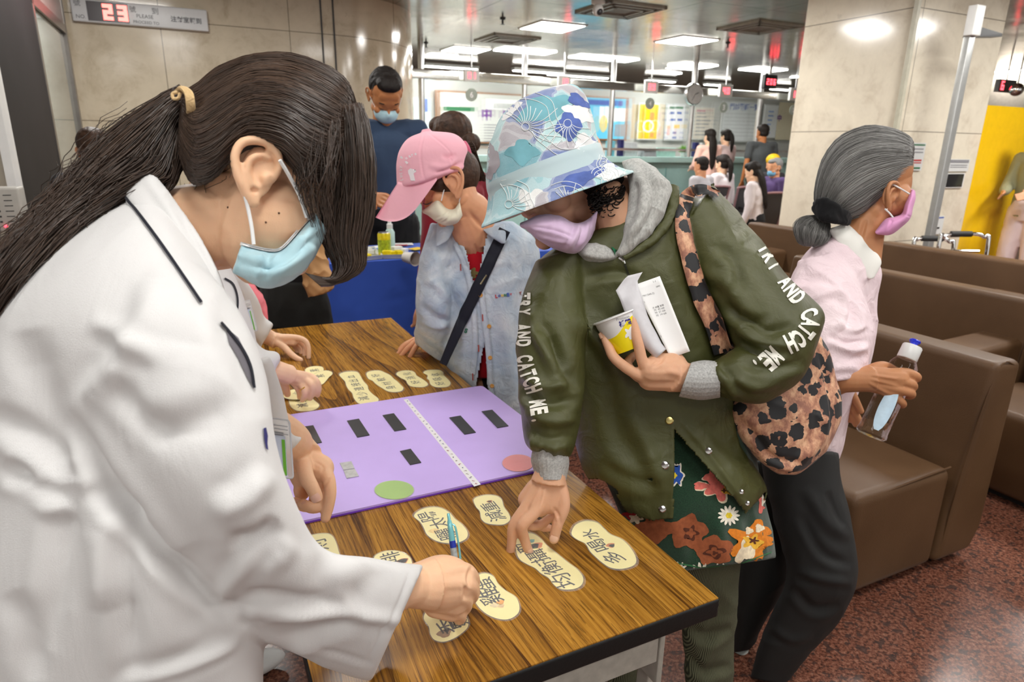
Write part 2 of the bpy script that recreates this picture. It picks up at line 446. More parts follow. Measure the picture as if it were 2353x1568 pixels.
# suspended strip lamps, further back
def strip(x0,x1,y,z,label,w=.22,h=.05):
    a=PZ(x0,y-(x0-x1)*0,z);b=PZ(x1,y,z)
    c=(a+b)/2;u=c@DA;va,vb=a@DB,b@DB
    # keep both ends on one row of the building
    mid=UV(u,(va+vb)/2,z);L=abs(vb-va)
    t=thing('strip_light',label,'ceiling light',mid,'fluorescent strip lights over the counters')
    MB().box(mid+DZ*.03,(L,w+.06,.05),bev=.01).build('housing',M_WHITEP,t)
    MB().box(mid,(L-.04,w,.025),bev=.008).build('diffuser',M_TUBE,t)
SL=[(1125,1290,117,2.8,.42),(1290,1488,134,2.8,.42),(1527,1658,150,2.8,.45),(1692,1815,160,2.8,.5),(975,1060,127,2.8,.2),(960,1115,156,2.72,.12),(1225,1300,147,2.8,.2),(1158,1320,166,2.72,.1),(1230,1430,176,2.72,.1),(1508,1574,168,2.8,.2),(1465,1570,187,2.72,.12),(1600,1695,196,2.72,.1),(1755,1830,206,2.72,.12),(1815,1838,177,2.8,.15)]
for i,(x0,x1,y,z,w) in enumerate(SL):
    strip(x0,x1,y,z,['wide bright strip lamp left of the middle of the hall','wide bright strip lamp right of the middle of the hall','wide strip lamp straight behind the right square panel','wide strip lamp beside the pillar','short strip lamp by the curved marble column','long thin strip lamp over the left end of the counter','short strip lamp in the second row left','thin strip lamp over the glass rail behind the hat','longest thin strip lamp over the glass rail','short strip lamp above the clock, left','strip lamp left of the wall clock','strip lamp right of the wall clock','strip lamp under the black number display','tiny strip lamp cut off by the pillar'][i],w)
# ================================================================== structure
def ceil_mat():
    t=NT('metal_ceiling');v=t.coord(rot=(0,0,-YB))
    sx=t.n.new('ShaderNodeSeparateXYZ');t.l.new(v,sx.inputs[0])
    fx=t.math('PINGPONG',t.math('ADD',sx.outputs[0],50.0),.45);fy=t.math('PINGPONG',t.math('ADD',sx.outputs[1],50.1),.45)
    ln=t.math('MAXIMUM',t.math('LESS_THAN',fx,.006),t.math('LESS_THAN',fy,.006))
    n=t.noise(t.coord(scale=(1,1,1)),.9,2)
    c=t.ramp(n,[(.3,(.36,.33,.29)),(.7,(.5,.47,.43))])
    t.set(Base_Color=t.mix(ln,c,(.05,.045,.04)),Metallic=.92,Roughness=.17)
    t.bump(t.math('ADD',t.noise(v,1.6,2),t.math('MULTIPLY',ln,-.4)),.35,.03)
    return t.m
def marble(name,c0,c1,vs,v0,zs,z0,rough=.14,axis='v'):
    t=NT(name);g=t.coord();d=DB if axis=='v' else DA
    sx=t.n.new('ShaderNodeSeparateXYZ');t.l.new(t.coord(rot=(0,0,-YB)),sx.inputs[0])
    h=sx.outputs[0] if axis=='v' else sx.outputs[1]
    fx=t.math('PINGPONG',t.math('ADD',h,60*vs-v0),vs/2);fz=t.math('PINGPONG',t.math('ADD',sx.outputs[2],60*zs-z0),zs/2)
    # pingpong reaches zero at each joint
    ln=t.math('MAXIMUM',t.math('LESS_THAN',fx,.0035),t.math('LESS_THAN',fz,.0035))
    n=t.noise(g,1.7,5,.62,1.5);m=t.noise(g,7,6,.7,.6);k=t.noise(g,30,4,.6)
    c=t.ramp(t.math('ADD',t.math('MULTIPLY',n,.6),t.math('MULTIPLY',m,.4)),[(.36,c0),(.5,c1),(.66,tuple(x*1.1 for x in c1))])
    st=t.math('GREATER_THAN',t.noise(g,4.3,6,.75),.66);c=t.mix(t.math('MULTIPLY',st,.25),c,tuple(x*.65 for x in c0))
    c=t.mix(t.math('MULTIPLY',k,.12),c,tuple(x*.7 for x in c1))
    t.set(Base_Color=t.mix(ln,c,tuple(x*.4 for x in c0)),Roughness=rough,Specular_IOR_Level=.55)
    return t.m
def floor_mat():
    t=NT('red_granite');g=t.coord()
    a=t.noise(g,95,5,.74);b=t.noise(g,38,3,.6,.4);v=t.voro(g,120)
    c=t.ramp(a,[(.36,(.022,.014,.012)),(.45,(.10,.036,.022)),(.54,(.20,.075,.045)),(.66,(.29,.15,.10))])
    c=t.mix(t.math('MULTIPLY',t.math('GREATER_THAN',b,.57),.75),c,(.035,.024,.022))
    t.set(Base_Color=c,Roughness=.2,Specular_IOR_Level=.4)
    return t.m
MB().box(UV(5,3,-.05),(30,24,.1)).build('floor',floor_mat(),kind='structure')
MB().box(UV(5.5,3,ZC+.05),(30,22,.1)).build('ceiling',ceil_mat(),kind='structure')
U0=7.2;VC=1.45;RC=1.15
mw=MB();pts=[UV(U0,-7,0)]+[UV(U0+RC-RC*math.cos(a),VC+RC*math.sin(a),0) for a in np.linspace(0,math.pi/2,20)]+[UV(U0+4.2,VC+RC,0)]
back=[UV(U0+4.2,VC+RC-.4,0),UV(U0+1.6,VC+RC-.4,0),UV(U0+.4,VC-.2,0),UV(U0+.4,-7,0)]
mw.prism(pts+back,DZ,ZC)
mw.build('wall_left',marble('beige_marble',lin(176,160,134),lin(200,187,163),1.12,-.06,.875,1.535,.12),kind='structure')
g_=MB()
for x in (741,769):
    p=PU(x,90,U0-.005);vv=p@DB
    g_.box(UV(U0-.004,vv,ZC/2),(.014,.008,ZC))
g_.build('trim_1',M_DARK,kind='structure')
# dark frame and glass panel along the left, with the pale switch box
VL=-.79
M_FRAME=simple('dark_bronze',(.045,.043,.045),.35,.3,var=.12)
def vquad(px0,px1,u0,u1,z0,z1): pass
t=thing('glass_partition','tall dark framed glass panel standing left of the marble wall','partition',UV(5.0,VL,0))
def PVz(x,y,v=VL): return PV(x,y,v)
uA=PV(57,10,VL)@DA;uB=PV(136,400,VL)@DA;uM=(uA+uB)/2
uE=U0-.25
zt=PV(67,12,VL)[2]
fr=MB();fr.box(UV(uM+.03,VL,1.5),(.06,.06,3.0-.4));fr.box(UV(uE,VL,1.3),(.06,.09,2.6));fr.box(UV((uM+uE)/2,VL,zt+.04),(.06,uE-uM,.07))
fr.box(UV((uM+uE)/2,VL,.1),(.06,uE-uM,.2)); fr.build('frame',simple('grey_anodised',(.2,.185,.17),.3,.8),t)
gm=NT('tinted_glass');gm.set(Base_Color=(.42,.46,.42),Roughness=.03,Metallic=.0,Transmission_Weight=.35,Specular_IOR_Level=.9)
MB().box(UV((uM+uE)/2,VL,(zt+.2)/2),(.012,uE-uM-.06,zt-.2)).build('pane',gm.m,t)
MB().box(UV((uM+uE)/2,VL,(zt+ZC)/2+.04),(.05,uE-uM,ZC-zt-.08)).build('top_panel',simple('grey_panel',(.3,.29,.27),.35),t)
t=thing('dark_panel','tall matte black panel at the left edge','panel',UV(3.4,VL,0))
uN=PV(0,240,VL)@DA
MB().box(UV((uN+uM)/2,VL,1.4),(.05,uM-uN-.0,2.8)).build('board',simple('charcoal_board',(.016,.014,.015),.6,var=.15,scale=3,spec=.15),t)
MB().box(UV(uN-.03,VL+.0,.95),(.06,.05,1.9)).build('edge_strip',M_WHITEP,t)
# cream machine with keypad lights at the left edge
t=thing('control_box','grey wall box with a row of keys and a red light','control box',P(20,560,2.3))
c=P(14,480,2.3);ax=(DB,DA,DZ)
MB().box(c,(.11,.1,.15),bev=.008).build('housing',simple('beige_plastic',(.42,.4,.36),.45),t)
kb=MB()
for i in range(6): kb.add([c-DA*.051+DB*(-.01+.008*0)+DZ*(.05-.018*i)+DB*a+DZ*b for a,b in((-.004,-.003),(.004,-.003),(.004,.003),(-.004,.003))],[(0,1,2,3)])
for i in range(6): kb.add([c-DA*.051+DB*.02+DZ*(.05-.018*i)+DB*a+DZ*b for a,b in((-.012,-.0015),(.012,-.0015),(.012,.0015),(-.012,.0015))],[(0,1,2,3)])
kb.build('key',M_DARK,t)
rp=MB();rp.ell(c-DA*.053+DB*.0-DZ*.055,(.005,.005,.005));rp.build('indicator_light',emis('red_led',(1,.05,.08),4),t)
t=thing('post','cream post with a white edge behind the grey control box','post',P(0,400,2.6))
MB().box(P(-8,350,2.6)-DZ*.5,(.1,.08,2.0)).build('post_body',simple('cream_paint',(.55,.5,.4),.5),t)
MB().box(P(18,350,2.58)-DZ*.5,(.03,.09,2.0)).build('edge_strip',M_WHITEP,t)
# ---------------------------------------------------------------- number sign
s0=PU(165,25,U0-.03);s1=PU(477,48,U0-.03);va,vb=s0@DB,s1@DB;zs1=(PU(165,0,U0-.03)[2]+PU(475,20,U0-.03)[2])/2;zs0=(PU(165,48,U0-.03)[2]+PU(475,74,U0-.03)[2])/2
sc=UV(U0-.03,(va+vb)/2,(zs0+zs1)/2);SW=vb-va;SH=zs1-zs0
t=thing('queue_sign','white queue number sign showing red 23 on the marble wall','sign',sc-DZ*SH/2)
MB().box(sc,(SW,.06,SH),bev=.012).build('housing',simple('sign_white',(.68,.69,.70),.35,var=.02),t)
fc=sc-DA*.032
def spt(a,b): return fc+DB*(SW*(a-.5))+DZ*(SH*(.5-b))
MB().add([spt(.108,.93),spt(.402,.93),spt(.402,.07),spt(.108,.07)],[(0,1,2,3)]).build('display',simple('led_black',(.02,.008,.012),.3),t)
def seg7(mb,ch,o,ex,ez,w,h,th,n,depth=.002):
    S={'0':'abcdef','1':'bc','2':'abged','3':'abgcd','4':'fgbc','5':'afgcd','6':'afgedc','7':'abc','8':'abcdefg','9':'abfgcd'}[ch]
    R={'a':(0,h-th,w,h),'g':(0,(h-th)/2,w,(h+th)/2),'d':(0,0,w,th),'f':(0,h/2,th,h),'b':(w-th,h/2,w,h),'e':(0,0,th,h/2),'c':(w-th,0,w,h/2)}
    for q in S:
        x0,z0,x1,z1=R[q];mb.add([o+ex*x0+ez*z0,o+ex*x1+ez*z0,o+ex*x1+ez*z1,o+ex*x0+ez*z1],[(0,1,2,3)])
M_RED=emis('led_red',(1,.12,.1),5);M_RED2=emis('led_core',(1,.45,.4),6)
for i,ch in enumerate('23'):
    dm=MB();seg7(dm,ch,spt(.218+.105*i,.85)-DA*.003,DB,DZ,SW*.072,SH*.70,.03,-DA);dm.build('digit',M_RED,t)
M_SINK=simple('sign_ink',(.12,.12,.13),.5)
tm=MB();text_on(tm,'號',spt(.045,.2)-DA*.001,DB,DZ,.05);tm.build('lettering',M_SINK,t)
tm=MB();text_on(tm,'NO.',spt(.06,.78)-DA*.001,DB,DZ,.07);tm.build('lettering',M_SINK,t)
tm=MB();text_on(tm,'號',spt(.435,.27)-DA*.001,DB,DZ,.05);tm.build('lettering',M_SINK,t)
tm=MB();text_on(tm,'到',spt(.60,.27)-DA*.001,DB,DZ,.05);tm.build('lettering',M_SINK,t)
tm=MB();text_on(tm,'PLEASE',spt(.52,.55)-DA*.001,DB,DZ,.13);tm.build('lettering',M_SINK,t)
tm=MB();text_on(tm,'PROCEED TO',spt(.525,.82)-DA*.001,DB,DZ,.2);tm.build('lettering',M_SINK,t)
tm=MB();text_on(tm,'注射室報到',spt(.83,.55)-DA*.001,DB,DZ,.25,bold=.02);tm.build('lettering',M_SINK,t)
# ---------------------------------------------------------------- marble pillar
pc=P(2078,180,5.3);pv,pu=pc@DB,pc@DA;pL=PV(1837,150,pv)@DA;pR=PU(2290,150,pu)@DB
MB().box(UV((pu+pL)/2,(pv+pR)/2,ZC/2),(pR-pv,pL-pu,ZC),bev=.01).build('pillar',marble('pale_marble',lin(206,194,174),lin(228,219,200),1.3,pv+.65,.93,.62,.16),label='broad pale marble pillar behind the brown sofas',cat='pillar')
MB().box(UV(pu-.015,pv-.015,ZC/2),(.035,.035,ZC)).build('trim_2',simple('cream_strip',(.5,.48,.38),.4),kind='structure')
# ================================================================== far hall: counter, glass front, notice boards
UC=9.9
M_TEAL=simple('teal_laminate',lin(160,198,194),.4,var=.03)
zc=1.2
t=thing('reception_counter','long pale teal reception counter across the far hall','counter',UV(UC,8,0))
MB().box(UV(UC+.25,8.05,zc*.5-.04),(10.7,.45,zc-.08)).build('body',M_TEAL,t)
MB().box(UV(UC+.2,8.05,zc-.03),(10.7,.62,.1),bev=.01).build('countertop',simple('teal_top',lin(172,208,203),.25,var=.02),t)
M_TJ=simple('teal_joint',lin(125,165,162),.5)
for k in range(14): MB().box(UV(UC+.02,2.9+.72*k,.55),(.02,.02,.95)).build('panel_joint',M_TJ,t)
MB().box(UV(13.4,5,ZC/2),(26,.2,ZC)).build('wall_back',simple('office_wall',(.34,.27,.22),.6,var=.1,scale=2),kind='structure')
t=thing('glass_front_frame','steel frame with posts and top rail above the counter','frame',UV(UC,8,zc))
MB().box(UV(UC,8.05,2.36),(10.7,.14,.13),bev=.012).build('top_rail',simple('steel_rail',(.66,.66,.62),.16,.9,var=.05),t)
MB().box(UV(UC,8.05,1.34),(10.7,.05,.04)).build('lower_rail',M_ALU,t)
for x in (968,1203,1405,1590,1745):
    p=PU(x,230,UC);MB().cyl(UV(UC-.02,p@DB,zc),UV(UC-.02,p@DB,ZC),.045).build('post',M_ALU,t)
gl=NT('clear_glass');gl.set(Base_Color=(.93,.97,.96),Roughness=.02,Transmission_Weight=1,IOR=1.1,Alpha=.25,Specular_IOR_Level=.3)
M_GLASS=gl.m
pv0=[PU(x,230,UC)@DB for x in (968,1203,1405,1590,1745)]
for a,b in zip(pv0[:-1],pv0[1:]): MB().box(UV(UC,(a+b)/2,1.84),(b-a-.1,.008,.95)).build('pane',M_GLASS,t)
MB().box(UV(11.6,8.0,1.3),(10.6,.06,2.6)).build('partition_wall',simple('grey_partition',lin(186,188,184),.5,var=.04,scale=1),label='pale grey partition behind the counter holding the notice boards',cat='partition',group=None)
UB=11.5
def board(px0,y0,px1,y1,name,label,cat,col,frame=None,u=UB,dep=.03,group=None,fm=None):
    a=PU(px0,(y0+y1)/2,u);b=PU(px1,(y0+y1)/2,u);zt=PU((px0+px1)/2,y0,u)[2];zb=PU((px0+px1)/2,y1,u)[2]
    c=UV(u,(a@DB+b@DB)/2,(zt+zb)/2);W_=b@DB-a@DB;H_=zt-zb
    t=thing(name,label,cat,c-DZ*H_/2,group)
    if frame: MB().box(c,(W_,dep,H_),bev=.008).build('frame',fm or simple(name+'_frame',frame,.4),t)
    k=.9 if frame else 1
    MB().box(c-DA*dep*.55,(W_*(k if frame else 1),.008,H_*(k+.03 if frame else 1))).build('sheet',simple(name+'_sheet',col,.35,var=.03),t)
    def q(x,y): return c-DA*(dep*.55+.006)+DB*(W_*(x-.5))+DZ*(H_*(.5-y))
    return t,q,W_,H_
def rects(q,lst,name,mat,t):
    for x0,y0,x1,y1 in lst: mb=MB();mb.add([q(x0,y1),q(x1,y1),q(x1,y0),q(x0,y0)],[(0,1,2,3)]);mb.build(name,mat,t)
K_BLUE=simple('ink_blue',lin(60,90,170),.5);K_PURP=simple('ink_purple',lin(110,60,140),.5);K_GREEN=simple('ink_green',lin(40,110,70),.5);K_RED=simple('ink_red',lin(190,60,60),.5);K_GREY=simple('ink_grey',lin(140,140,145),.5);K_YEL=simple('ink_yellow',lin(240,200,40),.5);K_WH=simple('ink_white',(.85,.85,.85),.5)
K_BLK=simple('ink_black',(.015,.014,.014),.55,var=0)
def dirt(q,n,seed,x0=.12,x1=.88,y0=.15,y1=.9):
    r=np.random.default_rng(seed);o=[]
    for i in range(n):
        y=y0+(y1-y0)*(i+.3)/n;o.append((x0,y,x0+(x1-x0)*r.uniform(.5,1),y+.35*(y1-y0)/n))
    return o
t,q,_,_=board(1465,237,1512,322,'poster','yellow poster with a pale ring in a white frame','poster',lin(236,188,30),(.72,.74,.74))
rg_=MB();
for k in range(28):
    a0,a1=2*math.pi*k/28,2*math.pi*(k+1)/28
    f=lambda a,r:q(.5+r*math.cos(a),.62+r*.62*math.sin(a));rg_.add([f(a0,.2),f(a1,.2),f(a1,.28),f(a0,.28)],[(0,1,2,3)])
rg_.build('ring_print',K_WH,t);rects(q,[(.55,.25,.75,.45),(.62,.8,.8,.92)],'red_print',simple('ink_orange',lin(220,120,40),.5),t)
t,q,_,_=board(1528,238,1572,324,'notice_board','notice board with blue and yellow labels left of the clock','notice board',lin(222,222,226),(.5,.54,.54));rects(q,[(.2,.22,.42,.28),(.55,.22,.8,.28),(.25,.4,.5,.46),(.6,.4,.85,.46),(.4,.75,.6,.81),(.4,.88,.62,.94)],'blue_print',K_BLUE,t);rects(q,[(.45,.56,.75,.66)],'yellow_print',K_YEL,t);rects(q,[(.15,.08,.85,.14)],'green_print',K_GREEN,t);rects(q,[(.1,.6,.25,.85)],'red_print',simple('ink_pink',lin(225,170,165),.5),t)
t,q,_,_=board(1592,245,1640,322,'notice_board','beige notice board right of the clock','notice board',lin(214,206,192),(.55,.57,.55));rects(q,dirt(q,7,3),'print',K_GREY,t);rects(q,[(.1,.1,.5,.16)],'heading',simple('ink_rose',lin(190,120,140),.5),t)
t,q,W1,H1=board(1656,233,1744,327,'whiteboard','large white timetable board with blue heading','whiteboard',lin(226,230,232),(.6,.62,.62))
rects(q,[(.06,.3+.09*i,.94,.306+.09*i) for i in range(7)],'ruled_line',K_GREY,t)
hm=MB();text_on(hm,'門診醫師一覽',q(.56,.13),DB,DZ,W1*.75,bold=.02);hm.build('heading',K_BLUE,t)
t,q,_,_=board(1752,240,1785,318,'notice_board','narrow pale board beside the whiteboard','notice board',lin(222,226,228),(.6,.62,.62));rects(q,dirt(q,6,5,.3,.7),'print',simple('ink_lightblue',lin(150,175,215),.5),t)
t,q,W1,H1=board(1785,236,1850,322,'wall_sheet','cream sheet with two small purple emblems beside the pillar','notice sheet',lin(214,206,180))
cm=MB();text_on(cm,'中',q(.05,.42),DB,DZ,.13,bold=.04);text_on(cm,'中',q(.75,.42),DB,DZ,.13,bold=.04);cm.build('emblem',K_PURP,t)
# blue health poster wall with figure-like shapes
t,q,_,_=board(1290,221,1442,322,'poster','large blue poster with yellow shape in a brown wooden frame','poster',lin(96,186,222),lin(150,96,50))
rects(q,[(.55,.22,.72,.6),(.75,.25,.95,.55)],'white_print',K_WH,t);ym=MB();ym.ell(q(.62,.62),(.09,.006,.16),ax=(DB,DA,DZ));ym.build('yellow_print',K_YEL,t);rects(q,[(.8,.62,.97,.9)],'photo_print',K_GREY,t);rects(q,[(.1,.08,.9,.2)],'blue_print',K_BLUE,t)
t,q,_,_=board(1000,212,1215,330,'notice_board','wide glazed grey notice board behind the pink cap','notice board',lin(196,198,194),lin(140,100,70));rects(q,[(.07,.12,.24,.3),(.52,.12,.86,.32)],'white_print',K_WH,t);rects(q,[(.08,.3,.4,.38),(.6,.2,.84,.3)],'green_print',K_GREEN,t)
cm=MB()
for x in (.53,.76): text_on(cm,'中',q(x,.42),DB,DZ,.2,bold=.05)
cm.build('emblem',K_PURP,t);rects(q,dirt(q,7,8,.5,.9,.6,.98),'print',K_GREY,t)
t,q,_,_=board(950,225,990,330,'notice_board','pale blue leaflet board beside the steel post','notice board',lin(200,216,222));rects(q,[(.4,.02,.8,.3)],'blue_print',K_BLUE,t)
# round window numbers
for x,y,n,wl in ((1083,218,'6','above the wide glazed board'),(1493,238,'4','above the yellow poster'),(1662,247,'3','at the corner of the whiteboard'),(1822,253,'2','next to the marble pillar')):
    c=PU(x,y,UC-.06);tt=thing('window_number',f'round glass window number {n} {wl}','window number',c-DZ*.09)
    MB().cyl(c,c-DA*.012,.095,seg=28).build('disc',simple('disc_grey',lin(160,170,160),.3),tt)
    nm=MB();text_on(nm,n,c-DA*.014,DB,DZ,.055,bold=.03);nm.build('numeral',K_WH,tt)
M_SLED=emis('small_led',(1,.06,.08),6)
# red number displays along the rail
for i,(x,y,n,wd) in enumerate(((1083,174,'61',34),(1296,188,'18',30),(1496,200,'39',34),(1667,209,'40',34),(1826,217,'12',30))):
    c=PU(x,y,UC-.2);k=np.linalg.norm(c-CAM)/FPX;tt=thing('number_display','small white display with red digits '+['over the wide glazed board','left of the hat crown top','over the yellow poster','over the whiteboard','half hidden by the pillar'][i],'number display',c-DZ*.1,'red number displays above the counter windows')
    MB().box(c,(wd*k,.05,24*k),bev=.008).build('housing',M_WHITEP,tt);mm=MB();o=c-DA*.03-DB*(9*k)-DZ*(6*k)
    for j,ch in enumerate(n): mm=MB();seg7(mm,ch,o+DB*(10*k*j),DB,DZ,7*k,12*k,2.2*k,-DA);mm.build('digit',M_SLED,tt)
    MB().cyl(c+DZ*12*k,UV(c@DA,c@DB,ZC),.01,seg=6).build('hanger',M_ALU,tt)
c=PU(1768,188,UC-.5);k=np.linalg.norm(c-CAM)/FPX
tt=thing('number_display','black hanging display with red digits beside the pillar','number display',c-DZ*.1)
MB().box(c,(34*k,.08,26*k),bev=.01).build('housing',M_DARK,tt);mm=MB()
for j,ch in enumerate('206'): mm=MB();seg7(mm,ch,c-DA*.045-DB*(12*k)+DB*(9*k*j)-DZ*(6*k),DB,DZ,6*k,11*k,2*k,-DA);mm.build('digit',M_SLED,tt)
MB().cyl(c+DZ*13*k,UV(c@DA,c@DB,ZC),.03,seg=8).build('hanger',M_ALU,tt)
# wall clock hanging from the ceiling
c=PU(1593,217,UC-.35);k=np.linalg.norm(c-CAM)/FPX;R=22*k
tt=thing('wall_clock','round double sided clock hanging from the ceiling','clock',c-DZ*R)
MB().lathe(c+DA*.05,-DA,[(R*.9,0),(R,.02),(R,.08),(R*.93,.1),(R*.9,.095)],seg=40).build('case',M_ALU,tt)
MB().cyl(c-DA*.046,c-DA*.052,R*.88,seg=40).build('dial',simple('dial_white',(.55,.56,.55),.4),tt)
hm=MB()
for an,L,w_ in ((1.2,.45,.03),(-2.6,.68,.02)): 
    e=DB*math.sin(an)+DZ*math.cos(an);s_=np.cross(e,DA);hm.add([c-DA*.056-s_*R*w_,c-DA*.056+s_*R*w_,c-DA*.056+s_*R*w_+e*R*L,c-DA*.056-s_*R*w_+e*R*L],[(0,1,2,3)])
hm.build('hand',M_DARK,tt);MB().cyl(c+DZ*R*.95,UV(c@DA,c@DB,ZC),.05,seg=12).build('hanger',M_ALU,tt)
# things on the counter
def on_counter(x,w_,h_,d_,name,label,cat,mat,part='body'):
    c=PU(x,345,UC+.12);v=c@DB;k=1/FPX*np.linalg.norm(c-CAM)
    o=MB().box(UV(UC+.12,v,zc+.02+h_/2),(w_*k,d_,h_),bev=.006);return o.build(name,mat,label=label,cat=cat),UV(UC+.12,v,zc+.02)
on_counter(1449,34,.24,.03,'leaflet_stand','white leaflet stand on the counter left of the plant','leaflet stand',simple('leaflet_white',(.62,.64,.66),.5))
on_counter(1487,32,.12,.2,'file_tray','grey tray of papers on the teal counter','tray',simple('tray_grey',(.35,.36,.38),.5))
on_counter(1530,50,.16,.04,'leaflet_rack','pale green leaflet rack on the teal counter','leaflet rack',simple('leaflet_green',lin(180,214,205),.5))
on_counter(1425,10,.28,.1,'desk_sign','dark blue upright sign on the counter edge','sign',simple('navy_plastic',lin(30,30,90),.4))
on_counter(1597,10,.26,.1,'desk_sign','dark blue upright sign beside the green plant','sign',simple('navy_plastic',lin(30,30,90),.4))
on_counter(1402,22,.26,.03,'leaflet_stand','cyan leaflet stand at the left counter end','leaflet stand',simple('leaflet_cyan',lin(120,200,220),.5))
v_=PU(1572,345,UC+.12)@DB;b0=UV(UC+.12,v_,zc+.02)
tt=thing('potted_plant','small green potted plant on the teal counter','plant',b0)
MB().lathe(b0,DZ,[(.04,0),(.055,.01),(.065,.08),(.06,.085)]).build('pot',M_WHITEP,tt)
lm=MB();rr=np.random.default_rng(4)
for i in range(160):
    d=nrm([rr.normal(),rr.normal(),abs(rr.normal())*.7+.15]);a=b0+DZ*.08;e=a+d*rr.uniform(.08,.17);s_=nrm(np.cross(d,(.3,.5,.8)))*.012
    lm.add([a,(a+e)/2+s_,e,(a+e)/2-s_],[(0,1,2,3)])
lm.build('foliage',simple('leaf_green',lin(110,160,50),.5,var=.3,scale=40),tt)
# hand pump bottle
v_=PU(1610,345,UC+.12)@DB;b0=UV(UC+.12,v_,zc+.02)
tt=thing('pump_bottle','white pump bottle on the counter before the woman with long hair','bottle',b0)
MB().lathe(b0,DZ,[(.04,0),(.045,.02),(.045,.13),(.02,.16),(.015,.18)]).build('body',M_WHITEP,tt);MB().lathe(b0+DZ*.18,DZ,[(.008,0),(.008,.05),(.03,.055),(.03,.07),(.004,.075)]).build('pump',M_WHITEP,tt)
# ---------------------------------------------------------------- ceiling fittings
def vent(x,y,label):
    c=PZ(x,y,ZC);c=UV(c@DA,c@DB,ZC-.01);t=thing('ceiling_vent',label,'ceiling vent',c)
    fr=MB()
    for k,(s) in enumerate((.34,.26,.18)):
        for a,b in((1,0),(-1,0),(0,1),(0,-1)): fr.box(c+DB*a*s+DA*b*s-DZ*.006*k,(.03 if a else 2*s+.03,.03 if b else 2*s+.03,.02))
    fr.build('frame',simple('vent_grey',(.34,.32,.29),.4,.5),t);MB().box(c+DZ*.0,(.6,.6,.006)).build('grille',simple('vent_dark',(.20,.185,.17),.5),t)
vent(1425,22,'square air vent beside the ceiling camera at the top');vent(1745,62,'square air vent left of the marble pillar');vent(1165,90,'square air vent between the two left light panels')
c=PZ(1375,3,ZC);c=UV(c@DA,c@DB,ZC);t=thing('security_camera','dome security camera on the ceiling beside the vent','camera',c-DZ*.15)
MB().lathe(c,-DZ,[(.07,0),(.07,.02),(.05,.03)]).build('mount',M_WHITEP,t);MB().ell(c-DZ*.08,(.055,.055,.06)).build('housing',M_WHITEP,t);MB().ell(c-DZ*.1-DA*.03,(.035,.035,.035)).build('lens',M_DARK,t)
for x,y,l in ((1155,46,'small dark sprinkler left of the front light panel'),(979,102,'small dark sprinkler near the curved marble wall'),(1673,102,'small dark sprinkler right of the second light panel')):
    c=PZ(x,y-4,ZC);c=UV(c@DA,c@DB,ZC);MB().lathe(c,-DZ,[(.035,0),(.035,.01),(.012,.02),(.012,.06),(.03,.065),(.002,.07)]).build('sprinkler',M_DARK,label=l,cat='sprinkler')
# ================================================================== table
TZ=.74; TU0,TU1,TV0,TV1=.607,2.407,.07,.654
def wood_mat():
    t=NT('teak_laminate');v=t.coord(rot=(0,0,-YB))   # x across the table, y along it
    w=t.noise(t.coord(rot=(0,0,-YB)),3.2,2,.5)
    sx=t.n.new('ShaderNodeSeparateXYZ');t.l.new(v,sx.inputs[0])
    cx=t.n.new('ShaderNodeCombineXYZ');t.l.new(t.math('MULTIPLY',sx.outputs[0],5.0),cx.inputs[0]);t.l.new(t.math('MULTIPLY',sx.outputs[1],1.0),cx.inputs[1])
    big=t.noise(cx.outputs[0],1.0,1,.4)
    rings=t.math('FRACT',t.math('MULTIPLY',t.math('ADD',big,t.math('MULTIPLY',sx.outputs[0],1.6)),5.0))
    tri=t.math('POWER',rings,2.2)
    c2=t.n.new('ShaderNodeCombineXYZ');t.l.new(t.math('ADD',t.math('MULTIPLY',sx.outputs[0],150.0),t.math('MULTIPLY',big,26.0)),c2.inputs[0]);t.l.new(t.math('MULTIPLY',sx.outputs[1],3.6),c2.inputs[1])
    fine=t.noise(c2.outputs[0],1.0,5,.7)
    c3=t.n.new('ShaderNodeCombineXYZ');t.l.new(t.math('ADD',t.math('MULTIPLY',sx.outputs[0],380.0),t.math('MULTIPLY',big,50.0)),c3.inputs[0]);t.l.new(t.math('MULTIPLY',sx.outputs[1],10.0),c3.inputs[1])
    pore=t.noise(c3.outputs[0],1.0,3,.6)
    f=t.math('SUBTRACT',t.math('ADD',.12,t.math('MULTIPLY',fine,.95)),t.math('MULTIPLY',tri,.20))
    c=t.ramp(f,[(.32,(.06,.022,.005)),(.43,(.20,.085,.012)),(.55,(.34,.155,.020)),(.70,(.48,.235,.034))])
    c=t.mix(t.math('MULTIPLY',t.math('LESS_THAN',pore,.43),.55),c,(.05,.02,.006))
    t.set(Base_Color=c,Roughness=.26,Specular_IOR_Level=.45)
    t.bump(pore,.04,.0005)
    return t.m
M_WOOD=wood_mat()
tu,tv=(TU0+TU1)/2,(TV0+TV1)/2
tab=thing('folding_table','long brown woodgrain folding table with black edge and grey legs','table',UV(tu,tv,0))
MB().box(UV(tu,tv,TZ-.001),(TV1-TV0-.004,TU1-TU0-.004,.002)).build('tabletop',M_WOOD,tab,smooth=False)
eb=NT('black_edge');ve=eb.coord();sc_=eb.math('GREATER_THAN',eb.noise(ve,55,6,.8),.72)
eb.set(Base_Color=eb.mix(eb.math('MULTIPLY',sc_,.35),(.010,.010,.010),(.3,.29,.28)),Roughness=.5,Specular_IOR_Level=.25);eb.bump(eb.noise(ve,200,3),.3,.001)
MB().box(UV(tu,tv,TZ-.018),(TV1-TV0,TU1-TU0,.032),bev=.004).build('edge_band',eb.m,tab)
M_LEG=simple('grey_enamel',(.43,.42,.37),.35,.1,var=.12,scale=60)
